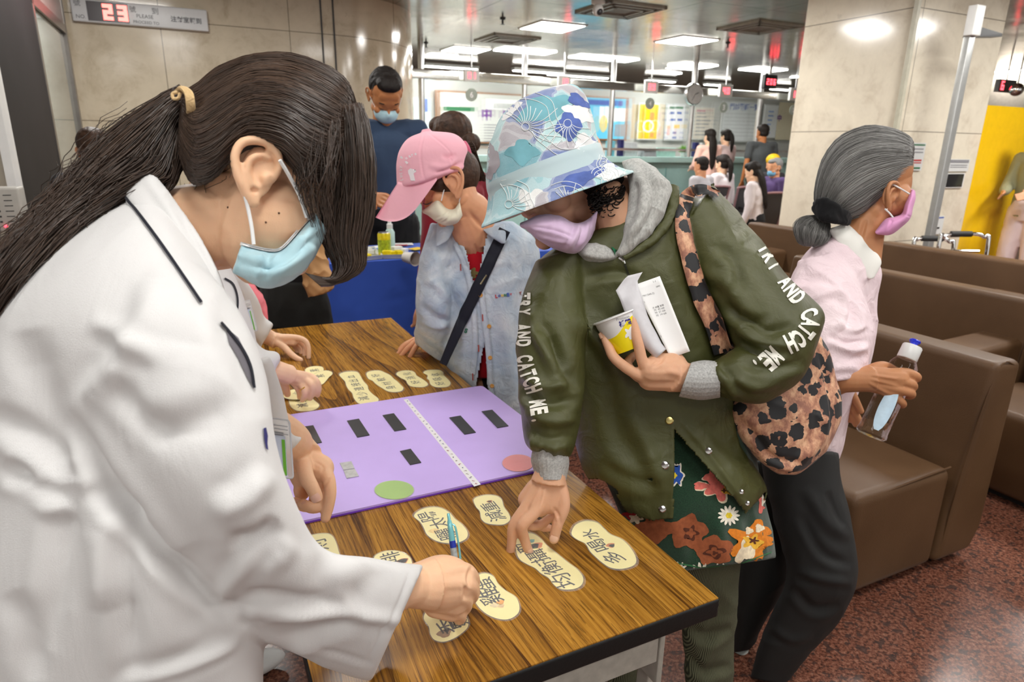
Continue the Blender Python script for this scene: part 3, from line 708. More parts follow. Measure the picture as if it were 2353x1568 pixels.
for i,(u,v) in enumerate(((TU0+.09,TV1-.045),(TU0+.09,TV0+.05),(TU1-.09,TV1-.045),(TU1-.09,TV0+.05))):
    MB().box(UV(u,v,.36),(.03,.03,.70),bev=.003).build('leg',M_LEG,tab)
for u in (TU0+.055,TU1-.055):
    ua=u+(-.035 if u<tu else .035);MB().box(UV(ua,tv-.02,TZ-.062),(TV1-TV0-.16,.014,.056),bev=.002).build('apron',M_LEG,tab)
    MB().cyl(UV(u+.05,TV0+.06,TZ-.11),UV(u+.05,TV1-.06,TZ-.11),.012).build('cross_bar',M_LEG,tab)
br=MB();br.box(UV(TU0+.045,TV1-.088,TZ-.09),(.005,.05,.11),bev=.002);br.build('hinge_bracket',M_LEG,tab)
MB().box(UV(tu,TV1-.05,TZ-.05),(.02,TU1-TU0-.2,.03)).build('side_rail',M_LEG,tab);MB().box(UV(tu,TV0+.05,TZ-.05),(.02,TU1-TU0-.2,.03)).build('side_rail',M_LEG,tab)
# ------------------------------------------------------------------ purple board
bz=TZ+.007
bo=thing('purple_board','lilac game board lying across the wooden table','board',UV(1.32,.37,TZ+.001))
cor=[(1.07,.075),(1.07,.667),(1.335,.682),(1.565,.676),(1.568,.075)]
def rc(pts,r=.012,n=4):
    out=[];k=len(pts);pts=[np.array(p,float) for p in pts]
    for i in range(k):
        a,b,c=pts[i-1],pts[i],pts[(i+1)%k];d1=nrm(a-b);d2=nrm(c-b)
        for j in range(n+1):
            t=j/n;out.append((b+d1*r)*(1-t)**2+2*b*t*(1-t)+(b+d2*r)*t*t)
    return out
M_PUR=simple('lilac_sheet',lin(197,172,235),.5,var=.02);M_PURD=simple('violet_edge',lin(120,66,190),.5,var=.03)
pl=rc(cor)
MB().prism([UV(a,b,TZ+.003) for a,b in pl],DZ,.004).build('board_sheet',M_PUR,bo,smooth=False)
MB().prism([UV(a+(.0015 if a>1.3 else -.002),b,TZ+.0005) for a,b in pl],DZ,.0028).build('backing',M_PURD,bo,smooth=False)
def c2(x,y): return (600+x/3.361,850+y/3.361)
def c3(x,y): return (900+x/2.941,1050+y/2.941)
def c7(x,y): return (600+x/5.115,820+y/5.115)
def onto(pts,z): return [PZ(x,y,z) for x,y in pts]
M_MAG=simple('magnet_black',(.035,.035,.037),.42,var=.1)
mags=[([(305,447),(403,433),(470,565),(370,583)],'black magnet strip nearest the left edge of the lilac board'),([(663,398),(755,382),(838,508),(742,525)],'black magnet strip, second from the left in the far row'),([(938,355),(1025,340),(1122,462),(1030,478)],'black magnet strip just left of the patterned tape'),([(1453,373),(1540,358),(1658,487),(1570,502)],'black magnet strip just right of the patterned tape'),([(1703,325),(1785,313),(1910,437),(1825,452)],'black magnet strip nearest the right far corner of the board'),([(1072,633),(1155,615),(1237,720),(1150,738)],'black magnet strip alone in the middle of the board, above the green disc')]
for q,l in mags: MB().prism(onto([c2(*p) for p in q],TZ+.0072)[::-1],DZ,.0016).build('magnet_strip',M_MAG,label=l,cat='magnet',smooth=False)
t=thing('silver_magnet','two part silver magnet plate on the left of the lilac board','magnet',PZ(*c2(680,775),TZ+.0072))
for q in ([(608,725),(697,712),(722,766),(636,779)],[(638,784),(724,771),(755,825),(660,842)]): MB().prism(onto([c2(*p) for p in q],TZ+.0072)[::-1],DZ,.0016).build('plate',simple('silver_plate',(.5,.5,.49),.4,.3,var=.15,scale=90),t,smooth=False)
def disc(cx,cy,rx,ry,name,label,col):
    c=c2(cx,cy);pts=[(c[0]+rx/3.361*math.cos(a),c[1]+ry/3.361*math.sin(a)) for a in np.linspace(0,2*math.pi,40,endpoint=False)]
    t=thing(name,label,'disc',PZ(*c,TZ+.0072))
    MB().prism(onto(pts,TZ+.0078)[::-1],DZ,.0006).build('paper',simple(name+'_paper',col,.5,var=.04),t,smooth=False)
    big=[(c[0]+(x-c[0])*1.05,c[1]+(y-c[1])*1.07) for x,y in pts]
    m=MB();cc=PZ(*c,TZ+.0086);rr=np.random.default_rng(5);V=[cc];Fc=[]
    for k in range(1,7):
        for j in range(40):
            x,y=c[0]+(big[j][0]-c[0])*k/6,c[1]+(big[j][1]-c[1])*k/6;V.append(PZ(x,y,TZ+.0088+.0004*rr.random()))
    for j in range(40): Fc.append((0,1+j,1+(j+1)%40))
    for k in range(5):
        for j in range(40): Fc.append((1+k*40+j,1+(k+1)*40+j,1+(k+1)*40+(j+1)%40,1+k*40+(j+1)%40))
    m.add(V,Fc).build('laminate_film',M_FILM,t,smooth='all')
fm=NT('laminate_film');fm.set(Base_Color=(1,1,1),Roughness=.06,Alpha=.16,Specular_IOR_Level=.9,Coat_Weight=.6,Coat_Roughness=.03);fm.bump(fm.noise(fm.coord(),55,2),.35,.004);M_FILM=fm.m
disc(1028,930,152,72,'green_disc','round green laminated disc on the lilac board',lin(150,190,80))
disc(1985,722,122,65,'pink_disc','round coral pink laminated disc by the grey cuff',lin(228,122,122))
tp=[(1100,232),(1132,226),(1697,887),(1645,903)]
t=thing('washi_tape','white patterned tape strip dividing the lilac board','tape',PZ(*c2(1390,560),TZ+.0072))
MB().prism(onto([c2(*p) for p in tp],TZ+.0071)[::-1],DZ,.0003).build('tape_strip',simple('tape_white',(.8,.78,.8),.4,var=0),t,smooth=False)
rr=np.random.default_rng(9);cols=[(.03,.03,.04),(.05,.12,.2),(.35,.05,.05),(.25,.2,.12)];mats=[simple('tape_ink',c,.5,var=0) for c in cols]
a0,a1=c2(1116,229),c2(1671,895)
for i in range(26):
    s=(i+.5)/26;x,y=a0[0]+(a1[0]-a0[0])*s,a0[1]+(a1[1]-a0[1])*s;m=MB();c=PZ(x,y,TZ+.0076)
    for k in range(3):
        e=DB*rr.uniform(-.002,.002)+DA*rr.uniform(-.003,.003);L=rr.uniform(.001,.0032);W_=rr.uniform(.0008,.0018);an=rr.uniform(0,3.1);ex=DB*math.cos(an)+DA*math.sin(an);ey=np.cross(DZ,ex)
        m.add([c+e+ex*L,c+e+ey*W_,c+e-ex*L,c+e-ey*W_],[(0,1,2,3)])
    m.build('printed_motif',mats[rr.integers(4)],t,smooth=False)
# ------------------------------------------------------------------ cards
M_CARD=simple('cream_card',lin(243,230,160),.55,var=.03,scale=30)
M_INK=simple('brush_ink',(.012,.011,.010),.6,var=0)
M_GLINT=None
def card(outl,label,chars,z=.0008,deco=None,tilt=0):
    pts=smooth_poly(outl,4);cx,cy=pts.mean(0);t=thing('word_card',label,'card',PZ(cx,cy,TZ+z))
    if np.cross(pts[1]-pts[0],pts[2]-pts[1])<0: pts=pts
    MB().prism(onto(pts,TZ+z)[::-1],DZ,.0006).build('paper',M_CARD,t,smooth=False)
    # dark printed rim
    n=len(pts);m=MB();c=np.array([cx,cy])
    inn=onto(c+(pts-c)*.988,TZ+z+.0007);ou=onto(c+(pts-c)*1.004,TZ+z+.0007)
    m.add(inn+ou,[(i,(i+1)%n,n+(i+1)%n,n+i) for i in range(n)]);m.build('outline',simple('rim_olive',(.12,.10,.05),.6,var=0),t,smooth=False)
    V=[PZ(cx,cy,TZ+z+.0010)];rg2=np.random.default_rng(int(cx));K=5
    for k in range(1,K+1):
        s=(1.0 if k==K-1 else k/(K-1)) if k<K else 1.06
        for p in pts: q=c+(p-c)*s;V.append(PZ(q[0],q[1],TZ+z+.0009+(.0006*rg2.random() if k>=K-1 else .0001)))
    Fc=[(0,1+j,1+(j+1)%n) for j in range(n)]
    for k in range(K-1):
        for j in range(n): Fc.append((1+k*n+j,1+(k+1)*n+j,1+(k+1)*n+(j+1)%n,1+k*n+(j+1)%n))
    MB().add(V,Fc).build('laminate_film',M_FILM,t,smooth='all')
    for ch,x,y,sz in chars:
        m=MB();text_on(m,ch,PZ(x,y,TZ+z+.0008),DA,-DB,sz*.77,bold=.004);o=m.build('character',M_INK,t,smooth=False)
    if deco:
        for x,y,r,col in deco:
            m=MB();cc=PZ(x,y,TZ+z+.0008);k=[(cc+DB*r*math.cos(a)*(1+.25*math.sin(3*a))+DA*r*.8*math.sin(a)) for a in np.linspace(0,6.28,14,endpoint=False)];m.add(k,[list(range(14))]);m.build('printed_picture',simple('print',col,.6,var=.2,scale=200),t,smooth=False)
    return t
O=lambda f,l:[f(*p) for p in l]
S=.047
def CC(f,l): return [(ch,*f(x,y),s) for ch,x,y,s in l]
OR=lin(214,130,70);GN=lin(110,150,70);BR=lin(150,110,60)
card(O(c3,[(1213,510),(1240,460),(1310,432),(1390,445),(1440,490),(1480,525),(1560,560),(1620,620),(1655,690),(1640,735),(1560,760),(1480,752),(1420,715),(1380,680),(1340,640),(1310,590),(1260,565),(1225,540)]),
 'cream cloud card reading 多喝水, rightmost on the near end of the table',CC(c3,[('多',1495,680,.042),('喝',1400,598,.042),('水',1340,524,.038)]),deco=[(*c3(1480,600),.008,OR),(*c3(1490,602),.0055,lin(243,230,160))])
card(O(c3,[(850,545),(900,515),(960,520),(1010,555),(1050,600),(1100,640),(1150,680),(1200,720),(1260,765),(1297,820),(1285,870),(1230,897),(1150,898),(1100,870),(1060,820),(1010,790),(970,755),(920,730),(870,700),(845,660),(835,600)]),
 'long cream card reading 均衡攝取 under the fingertips',CC(c3,[('均',1158,838,.044),('衡',1072,748,.044),('攝',985,672,.046),('取',893,612,.036)]),deco=[(*c3(985,600),.010,OR),(*c3(962,605),.009,GN),(*c3(945,570),.006,lin(120,180,170)),(*c3(950,615),.004,lin(60,60,40))])
card(O(c3,[(552,290),(590,268),(650,258),(710,265),(745,290),(760,340),(795,390),(800,430),(760,458),(700,460),(640,450),(605,420),(595,370),(570,340)]),
 'small cream card reading 減重 by the near edge of the lilac board',CC(c3,[('減',702,400,.044),('重',662,338,.040)]),deco=[(*c3(662,303),.0055,OR),(*c3(662,303),.004,lin(243,230,160))])
card(O(c3,[(148,400),(190,360),(260,340),(330,345),(390,375),(430,420),(480,460),(515,510),(505,555),(440,585),(370,585),(300,570),(240,530),(215,480),(190,440)]),
 'cream card reading 曬太陽 behind the pen',CC(c3,[('曬',368,520,.044),('太',315,452,.042),('陽',245,402,.042)]),deco=[(*c3(285,502),.009,lin(238,205,130))])
card(O(c3,[(575,830),(590,795),(640,788),(690,810),(720,860),(770,905),(840,950),(865,1010),(855,1060),(800,1098),(730,1100),(650,1070),(590,1020),(555,960),(560,890)]),
 'cream card reading 雞蛋 just right of the hand holding the pen',CC(c3,[('雞',662,945,.046),('蛋',630,862,.040)]),deco=[(*c3(735,985),.006,lin(230,160,60)),(*c3(695,1005),.006,lin(225,205,160)),(*c3(740,1010),.005,lin(220,190,140))])
card(O(c3,[(215,1095),(240,1040),(330,1000),(420,1010),(500,1070),(520,1140),(480,1190),(420,1230),(350,1253),(290,1240),(260,1200),(250,1150)]),
 'cream card with a mushroom picture, half under the pen hand',CC(c3,[('香',385,1140,.042),('菇',450,1110,.036)]),deco=[(*c3(356,1195),.010,BR),(*c3(372,1175),.004,lin(230,215,180))])
card(O(c2,[(870,1450),(930,1410),(1010,1398),(1090,1410),(1150,1450),(1170,1500),(1190,1560),(1100,1600),(950,1590),(880,1530)]),
 'cream card reading 啡, half covered by the white sleeve behind the pen hand',CC(c2,[('啡',1000,1450,.040)]),deco=[(*c2(1095,1478),.009,OR),(*c2(1095,1478),.0075,lin(243,230,160)),(*c2(1095,1478),.004,OR)])
card(O(c2,[(300,1300),(400,1275),(480,1265),(540,1275),(575,1320),(600,1400),(610,1470),(500,1520),(340,1500),(250,1400)]),
 'cream card reading 則, leftmost on the near side, beside the white elbow',CC(c2,[('則',432,1362,.044)]))
card(O(c7,[(917,205),(990,178),(1080,172),(1140,185),(1170,230),(1205,290),(1250,340),(1265,390),(1310,440),(1375,490),(1380,520),(1340,550),(1250,562),(1170,560),(1120,530),(1085,480),(1070,430),(1030,390),(1000,340),(985,290),(945,250)]),
 'longest cream card of the far row, reading 減少連接出血',CC(c7,[('減',1205,490,.036),('少',1180,435,.036),('連',1148,378,.036),('接',1110,328,.034),('出',1085,283,.030),('血',1052,238,.030)]))
card(O(c7,[(1235,205),(1260,178),(1330,163),(1400,165),(1460,190),(1520,220),(1560,260),(1600,290),(1650,340),(1675,370),(1650,405),(1570,418),(1490,408),(1430,375),(1380,345),(1340,315),(1310,285),(1260,260)]),
 'four character cream card in the far row, beside the longest one',CC(c7,[('身',1520,362,.034),('材',1475,315,.034),('較',1410,268,.034),('好',1345,222,.032)]))
card(O(c7,[(1588,210),(1610,180),(1690,163),(1770,168),(1810,190),(1830,225),(1890,260),(1950,305),(1960,335),(1910,358),(1820,358),(1750,345),(1715,310),(1700,280),(1640,250)]),
 'cream card reading 好消化, second from the right of the far row',CC(c7,[('好',1812,300,.034),('消',1755,250,.034),('化',1715,202,.032)]))
card(O(c7,[(1905,190),(1940,163),(2020,155),(2100,160),(2140,185),(2150,220),(2190,260),(2228,310),(2200,350),(2120,362),(2040,355),(1990,325),(1975,280),(1950,255),(1955,220)]),
 'cream card reading 好吸收, rightmost of the far row',CC(c7,[('好',2100,315,.034),('吸',2072,262,.034),('收',2045,212,.032)]))
card(O(c7,[(515,160),(560,125),(640,112),(710,118),(735,145),(720,190),(640,230),(560,215)]),'top card of the small stack behind the ringed hand',CC(c7,[('素',625,160,.034)]))
card(O(c7,[(600,230),(660,185),(760,163),(830,180),(835,210),(800,240),(760,290),(720,325),(660,330),(610,290)]),'cream card in front of the stack, touched by the ringed hand',CC(c7,[('素',685,228,.036)]),z=.0022)
card(O(c7,[(325,500),(350,470),(450,450),(580,450),(620,510),(680,560),(670,600),(600,635),(500,642),(420,635),(360,600),(335,560)]),'cream card reading 減 below the ringed hand, nearest the board',CC(c7,[('減',485,572,.036),('少',460,520,.034)]))
card(O(c7,[(60,300),(110,290),(160,320),(180,370),(165,420),(185,460),(175,530),(140,590),(80,600),(20,590),(-10,500),(10,380)]),'cream card at the left edge of the table, beside the white coat',CC(c7,[('晒',85,515,.036),('小',90,460,.03)]))
card(O(c7,[(260,455),(330,400),(480,370),(560,380),(620,450),(560,490),(400,505),(290,490)]),'curled cream card being picked up by the ringed hand',CC(c7,[('少',430,425,.034)]),z=.006)
# ------------------------------------------------------------------ pen
# ------------------------------------------------------------------ sofas
def leather():
    t=NT('brown_leather');v=t.coord()
    n=t.noise(v,3,4,.5);s=t.math('GREATER_THAN',t.noise(v,16,5,.8),.76)
    c=t.ramp(n,[(.3,(.080,.040,.017)),(.7,(.115,.061,.028))])
    t.set(Base_Color=t.mix(t.math('MULTIPLY',s,.12),c,(.3,.2,.12)),Roughness=.46,Specular_IOR_Level=.28)
    t.bump(t.math('ADD',t.voro(v,330),t.math('MULTIPLY',t.noise(v,7,2),2.5)),.12,.004);return t.m
M_LEA=leather()
def slab(mb,prof,u0,u1,bev=.03):
    """profile in (v,z) swept along u with rounded edges"""
    bm=bmesh.new();a=[bm.verts.new(tuple(UV(u0,v,z))) for v,z in prof];b=[bm.verts.new(tuple(UV(u1,v,z))) for v,z in prof];n=len(prof)
    bm.faces.new(a[::-1]);bm.faces.new(b)
    for i in range(n): bm.faces.new((a[i],a[(i+1)%n],b[(i+1)%n],b[i]))
    bmesh.ops.recalc_face_normals(bm,faces=bm.faces[:])
    bmesh.ops.bevel(bm,geom=bm.edges[:],offset=bev,segments=5,affect='EDGES',profile=.55,clamp_overlap=True)
    bm.verts.index_update();mb.add([tuple(v.co) for v in bm.verts],[[v.index for v in f.verts] for f in bm.faces]);bm.free();return mb
def sofa(u0,u1,v,label,arms=()):
    t=thing('sofa',label,'sofa',UV((u0+u1)/2,v+.35,0),'brown leather waiting sofas')
    slab(MB(),[(v+.03,.03),(v+.47,.03),(v+.47,.395),(v,.395),(v,.15)],u0,u1,.035).build('seat',M_LEA,t)
    slab(MB(),[(v+.475,.03),(v+.68,.03),(v+.72,.12),(v+.715,.74),(v+.57,.745)],u0-.005,u1+.005,.028).build('backrest',M_LEA,t)
    sm=MB();sm.tube([UV(u0+.012,v+.03,.37),UV(u0+.006,v+.25,.39),UV(u0+.006,v+.46,.40)],.003,seg=6);sm.tube([UV(u0+.0,v+.50,.1),UV(u0-.002,v+.52,.4),UV(u0-.0,v+.59,.72),UV(u0+.0,v+.69,.725)],.003,seg=6);sm.build('seam',M_LEA,t)
    for a in arms: slab(MB(),[(v-.02,.04),(v+.58,.04),(v+.58,.56),(v-.02,.54)],a,a+.2,.035).build('armrest',M_LEA,t)
    MB().box(UV((u0+u1)/2,v+.33,.02),(.5,u1-u0-.12,.04)).build('plinth',M_DARK,t)
sofa(1.10,2.35,1.69,'near brown leather sofa with its open end towards the table, under the water bottle')
sofa(2.40,2.92,1.69,'short brown leather sofa beyond the near one, hidden behind the people')
sofa(.45,1.52,2.86,'brown leather sofa cut by the right edge, in the second row')
sofa(1.56,2.95,2.86,'brown leather sofa in the second row with an armrest beside the bottle',arms=(1.57,2.76))
sofa(1.6,3.2,4.02,'brown leather sofa in the third row, before the walking frame',arms=(2.15,))
sofa(3.25,4.5,4.02,'brown leather sofa in the third row left of the grey haired woman',arms=(4.0,))
# ------------------------------------------------------------------ blue covered table
BZ=.85;bu=3.02;bv0,bv1=.50,1.75
t=thing('covered_table','side table under a royal blue cloth at the back','table',UV(bu+.24,(bv0+bv1)/2,0))
MB().box(UV(bu+.24,(bv0+bv1)/2,BZ-.03),(bv1-bv0-.04,.44,.03)).build('tabletop',M_DARK,t)
for a,b in((.06,.06),(.42,.06),(.06,bv1-bv0-.06),(.42,bv1-bv0-.06)): MB().box(UV(bu+a,bv0+b,.41),(.03,.03,.8)).build('leg',M_DARK,t)
cl=MB();nU,nV=60,22;V=[];Fc=[]
loop=[];w_=bv1-bv0;dd=.48
for i in range(nU):
    s=i/(nU-1)*(w_+2*dd)
    loop.append((bu+dd-s,bv0) if s<dd else ((bu,bv0+s-dd) if s<dd+w_ else (bu+s-dd-w_,bv1)))
for j in range(nV):
    zf=j/(nV-1)
    for i,(u,v) in enumerate(loop):
        am=.018*zf*math.sin(i*.55+2.2*math.sin(i*.21))+.01*zf*math.sin(i*1.3+zf*3)
        n_=(-1,0) if abs(u-bu)<1e-6 else ((0,-1) if v==bv0 else (0,1))
        V.append(UV(u+n_[0]*(am+.012),v+n_[1]*(am+.012),BZ+.006-zf*.42-(.0)))
for j in range(nV-1):
    for i in range(nU-1): a=j*nU+i;Fc.append((a,a+1,a+nU+1,a+nU))
k=len(V);V+=[UV(bu-.012,bv0-.012,BZ+.006),UV(bu-.012,bv1+.012,BZ+.006),UV(bu+dd,bv1+.012,BZ+.006),UV(bu+dd,bv0-.012,BZ+.006)];Fc.append((k,k+1,k+2,k+3))
clm=cloth('royal_blue_cloth',lin(56,90,188),.7,wr=.5,wscale=5,wdist=.02)
o=cl.add(V,Fc).build('tablecloth',clm,label='royal blue tablecloth hanging from the side table',cat='tablecloth')
MB().box(UV(bu+.24,(bv0+bv1)/2,.22),(w_-.1,.4,.4)).build('black_block',simple('black_filler',(.012,.012,.013),.6),label='black block filling the gap under the blue covered table',cat='box')  # plain black block filling the gap below the cloth
def cz(x,y): return (740+x/7.838,500+y/7.838)
BT=BZ+.008
def tray(pts,label,items):
    t=thing('tray',label,'tray',PZ(*np.mean(pts,0),BT))
    q=onto(pts,BT);MB().prism(q[::-1],DZ,.006).build('tray_base',simple('tray_cream',(.6,.6,.52),.4),t)
    c=sum(q)/4;m=MB()
    for i in range(4):
        a,b=q[i],q[(i+1)%4];oa,ob=a+(a-c)*.05+DZ*.02,b+(b-c)*.05+DZ*.02;m.add([a+DZ*.003,b+DZ*.003,ob,oa],[(0,1,2,3)])
    m.build('tray_rim',simple('tray_rim',(.62,.62,.56),.4),t)
tray([cz(150,800),cz(480,790),cz(380,600),cz(120,610)],'clear tray of yellow packets at the left end of the blue table',0)
tray([cz(540,800),cz(1090,745),cz(930,590),cz(600,600)],'cream tray of yellow packets in the middle of the blue table',0)
tray([cz(1100,745),cz(1520,735),cz(1450,600),cz(1130,620)],'silver tray with round yellow tins beside the paper cup',0)
M_YEL=simple('pack_yellow',lin(238,214,10),.4,var=.1,scale=50);rr=np.random.default_rng(12)
for i,(x,y,s,mt) in enumerate([(230,740,.045,M_YEL),(320,740,.05,M_YEL),(250,650,.04,M_WHITEP),(640,730,.05,M_YEL),(730,720,.05,M_YEL),(690,620,.05,M_WHITEP),(820,730,.035,M_YEL),(800,640,.045,M_WHITEP),(880,660,.04,M_WHITEP),(1180,690,.045,M_YEL),(1280,690,.04,M_YEL),(1380,690,.045,M_YEL),(1340,620,.05,M_WHITEP),(1480,640,.04,M_WHITEP)]):
    c=PZ(*cz(x,y),BT+.008);a=rr.uniform(0,3);ax=(DB*math.cos(a)+DA*math.sin(a),np.cross(DZ,DB*math.cos(a)+DA*math.sin(a)),DZ)
    MB().box(c+DZ*s*.3,(s,s*.7,s*.55),ax=ax,bev=.004).build('sample_pack',mt,label=('small yellow sample pack' if mt is M_YEL else 'small white sample pack')+[' at the front left of the clear tray',' at the front right of the clear tray',' at the back of the clear tray',' leftmost in the cream tray',' second in the cream tray',' at the back of the cream tray',' right of the cream tray middle',' behind the small yellow one',' with blue print near the tray corner',' leftmost in the silver tray',' in the middle of the silver tray',' rightmost in the silver tray',' at the back of the silver tray',' next to the paper cup'][i],cat='pack',group='sample packs on the blue table')
c=PZ(*cz(1130,690),BT);t=thing('drink_can','yellow and green drink can on the blue table','can',c)
MB().lathe(c,DZ,[(.026,0),(.03,.005),(.031,.01),(.031,.105),(.028,.112)]).build('body',simple('can_yellow',lin(226,208,30),.3,.2,var=.25,scale=35),t);MB().lathe(c+DZ*.112,DZ,[(.028,0),(.026,.004),(.001,.003)]).build('lid',M_ALU,t)
MB().lathe(c+DZ*.02,DZ,[(.0313,0),(.0313,.06)]).build('label_band',simple('can_green',lin(170,190,40),.4,var=.4,scale=60),t)
c=PZ(*cz(1235,620),BT);t=thing('spray_bottle','tall pale green spray bottle behind the drink can','bottle',c)
MB().lathe(c,DZ,[(.022,0),(.024,.004),(.024,.1),(.016,.115),(.012,.12)]).build('body',simple('bottle_mint',lin(186,214,206),.25),t);MB().lathe(c+DZ*.118,DZ,[(.015,0),(.015,.022),(.009,.026),(.011,.05),(.010,.055)]).build('spray_cap',M_WHITEP,t)
c=PZ(*cz(1640,740),BT+.032);d_=nrm(-DA*.8+DB*.35)
t=thing('paper_cup','white paper cup lying on its side on the blue table','cup',c-DZ*.03)
cu=MB();cu.lathe(c-d_*.055,d_,[(.022,0),(.031,.07),(.033,.072),(.030,.071),(.021,.004)]);cu.build('cup_body',simple('cup_white',(.66,.62,.57),.5),t)
for i,(x,y,L,W_,a,mt) in enumerate([(930,540,.12,.08,.3,K_WH),(1420,480,.13,.07,-.2,K_WH),(1390,500,.09,.03,-.2,K_RED),(1700,560,.08,.06,.5,K_YEL),(1050,560,.07,.05,.1,simple('leaflet_blue',lin(70,120,190),.5))]):
    c=PZ(*cz(x,y),BT+.002+.002*i);ex=DB*math.cos(a)+DA*math.sin(a);MB().box(c,(L,W_,.0015),ax=(ex,np.cross(DZ,ex),DZ)).build('leaflet',mt,label=['white leaflet left of the drink can','white leaflet behind the spray bottle','red leaflet on top of a white one behind the paper cup','yellow leaflet behind the paper cup','blue leaflet beside the drink can'][i],cat='leaflet',group='leaflets on the blue table')
# a yellow and white carton glimpsed between the green sleeve and jacket
c=PZ(1338,905,.3);
t=P(1338,910,1.9);m=MB().box(t,(.06,.04,.10),ax=(CX,CF,CU),bev=.002);m.build('snack_box',simple('box_yellow',lin(245,214,40),.45,var=.2,scale=60),label='yellow and white carton glimpsed beside the green jacket',cat='box')
# ------------------------------------------------------------------ pole, posters and walker by the pillar
pd=5.05;b=P(2142,545,pd)
pp=P(2185,300,pd);top=None
def at_xy(x,y,py):  # height on a vertical through (x,y) seen at pixel row py
    lo,hi=0,ZC+1
    for _ in range(40):
        m_=(lo+hi)/2
        if proj([x,y,m_])[1]>py: lo=m_
        else: hi=m_
    return lo
zt_=at_xy(pp[0],pp[1],14);zj=at_xy(pp[0],pp[1],84)
t=thing('measuring_pole','tall silver height measuring pole before the pillar','measuring pole',(pp[0],pp[1],0))
MB().box((pp[0],pp[1],zj/2),(.07,.05,zj),bev=.006).build('pole',simple('silver_anodised',(.5,.51,.5),.3,.6,var=.05),t)
MB().box((pp[0],pp[1]-.02,(zj+zt_)/2),(.10,.07,zt_-zj),bev=.008).build('head_box',M_WHITEP,t)
MB().box(np.array((pp[0],pp[1],zt_-.01)),(.06,.05,.03)).build('top_cap',M_DARK,t)
za=at_xy(pp[0],pp[1],74);a_=np.array((pp[0],pp[1],za));m=MB();m.hexa([a_+DB*.03+DZ*-.03,a_+DB*.33-DZ*.01+DA*-.04,a_+DB*.33-DZ*.01+DA*.04,a_+DB*.03-DZ*.03+DA*.07,a_+DB*.05+DZ*.05,a_+DB*.33+DZ*.012+DA*-.04,a_+DB*.33+DZ*.012+DA*.04,a_+DB*.05+DZ*.05+DA*.06]);m.build('head_arm',M_DARK,t)
MB().box((pp[0],pp[1],.02),(.35,.3,.04),bev=.01).build('base_plate',M_DARK,t)
uf=pu-.012
def onpil(x0,y0,x1,y1,name,label,cat,mat,prints=()):
    a=PU(x0,(y0+y1)/2,uf);b_=PU(x1,(y0+y1)/2,uf);zt1=PU((x0+x1)/2,y0,uf)[2];zb1=PU((x0+x1)/2,y1,uf)[2];c=UV(uf,(a@DB+b_@DB)/2,(zt1+zb1)/2)
    t=thing(name,label,cat,c-DZ*(zt1-zb1)/2);MB().box(c,(b_@DB-a@DB,.006,zt1-zb1)).build('sheet',mat,t)
    q=lambda x,y:c-DA*.005+DB*((b_@DB-a@DB)*(x-.5))+DZ*((zt1-zb1)*(.5-y))
    for rl,mt in prints: rects(q,rl,'print',mt,t)
M_PAPER=simple('paper_white',(.66,.67,.66),.5,var=.02)
onpil(2082,328,2122,392,'notice_sheet','white notice with red and green print on the pillar behind the grey hair','notice sheet',M_PAPER,[([(.1,.05,.95,.1),(.1,.88,.9,.94)],K_GREEN),([(.15,.2,.9,.24),(.15,.32,.9,.36)],K_GREY),([(.15,.6,.9,.66),(.3,.7,.9,.74)],K_RED)])
onpil(2178,366,2226,394,'notice_sheet','small grey printed notice above the black tablet on the pillar','notice sheet',M_PAPER,[([(.05,.05,.95,.3)],K_GREY),([(.1,.45,.9,.52),(.1,.62,.9,.68)],K_GREY)])
onpil(2172,398,2214,432,'wall_tablet','black tablet screen in a white frame on the pillar','tablet',M_WHITEP,[([(.06,.06,.94,.94)],simple('screen_black',(.02,.02,.022),.1))])
onpil(2148,497,2166,538,'notice_sheet','narrow white label low on the pillar beside the pole','notice sheet',M_PAPER,[([(.1,.05,.9,.12)],K_BLUE),([(.3,.6,.6,.7)],K_BLK)])
# yellow partition beyond the pillar
pR_=pR+.02;yl=PU(2362,400,pu+.1)@DB
zt2=PU(2300,244,pu+.1)[2]
t=thing('yellow_screen','tall glossy yellow partition screen right of the pillar','screen',UV(pu+.1,(pR_+yl)/2,0))
MB().box(UV(pu+.1,(pR_+yl)/2,zt2/2),(yl-pR_,.03,zt2)).build('panel',simple('yellow_gloss',lin(243,196,24),.22,var=.03),t)
MB().box(UV(pu+.1,yl+.05,zt2/2),(.10,.035,zt2)).build('edge_post',simple('grey_white',(.6,.6,.6),.4),t)
# walking frame
def wpt(x,y,d): return P(x,y,d)
t=thing('walking_frame','folding chrome walking frame with black grips behind the third sofa row','walking frame',P(2190,900,4.75)*np.array([1,1,0]))
M_CHR=simple('chrome',(.8,.8,.8),.12,1,var=0)
for pts,gr in (([(2103,600),(2098,570),(2106,551),(2130,547),(2165,548),(2182,556),(2190,575),(2192,600)],((2118,548),(2166,549))),([(2160,600),(2158,560),(2168,545),(2190,538),(2240,538),(2262,545),(2270,565),(2270,600)],((2185,538),(2232,538)))):
    d_=4.85 if gr[0][0]<2150 else 4.7
    q=[P(x,y,d_) for x,y in pts];q[0]=np.array([q[0][0],q[0][1],.02]);q[-1]=np.array([q[-1][0],q[-1][1],.02])
    MB().tube(q,.014,seg=10).build('side_frame',M_CHR,t);MB().tube([P(*gr[0],d_),P(*gr[1],d_)],.021,seg=12,res=1).build('grip',simple('rubber_black',(.015,.015,.015),.6),t)
MB().tube([P(2130,575,4.85),P(2250,578,4.7)],.01,seg=8,res=1).build('cross_bar',M_CHR,t)
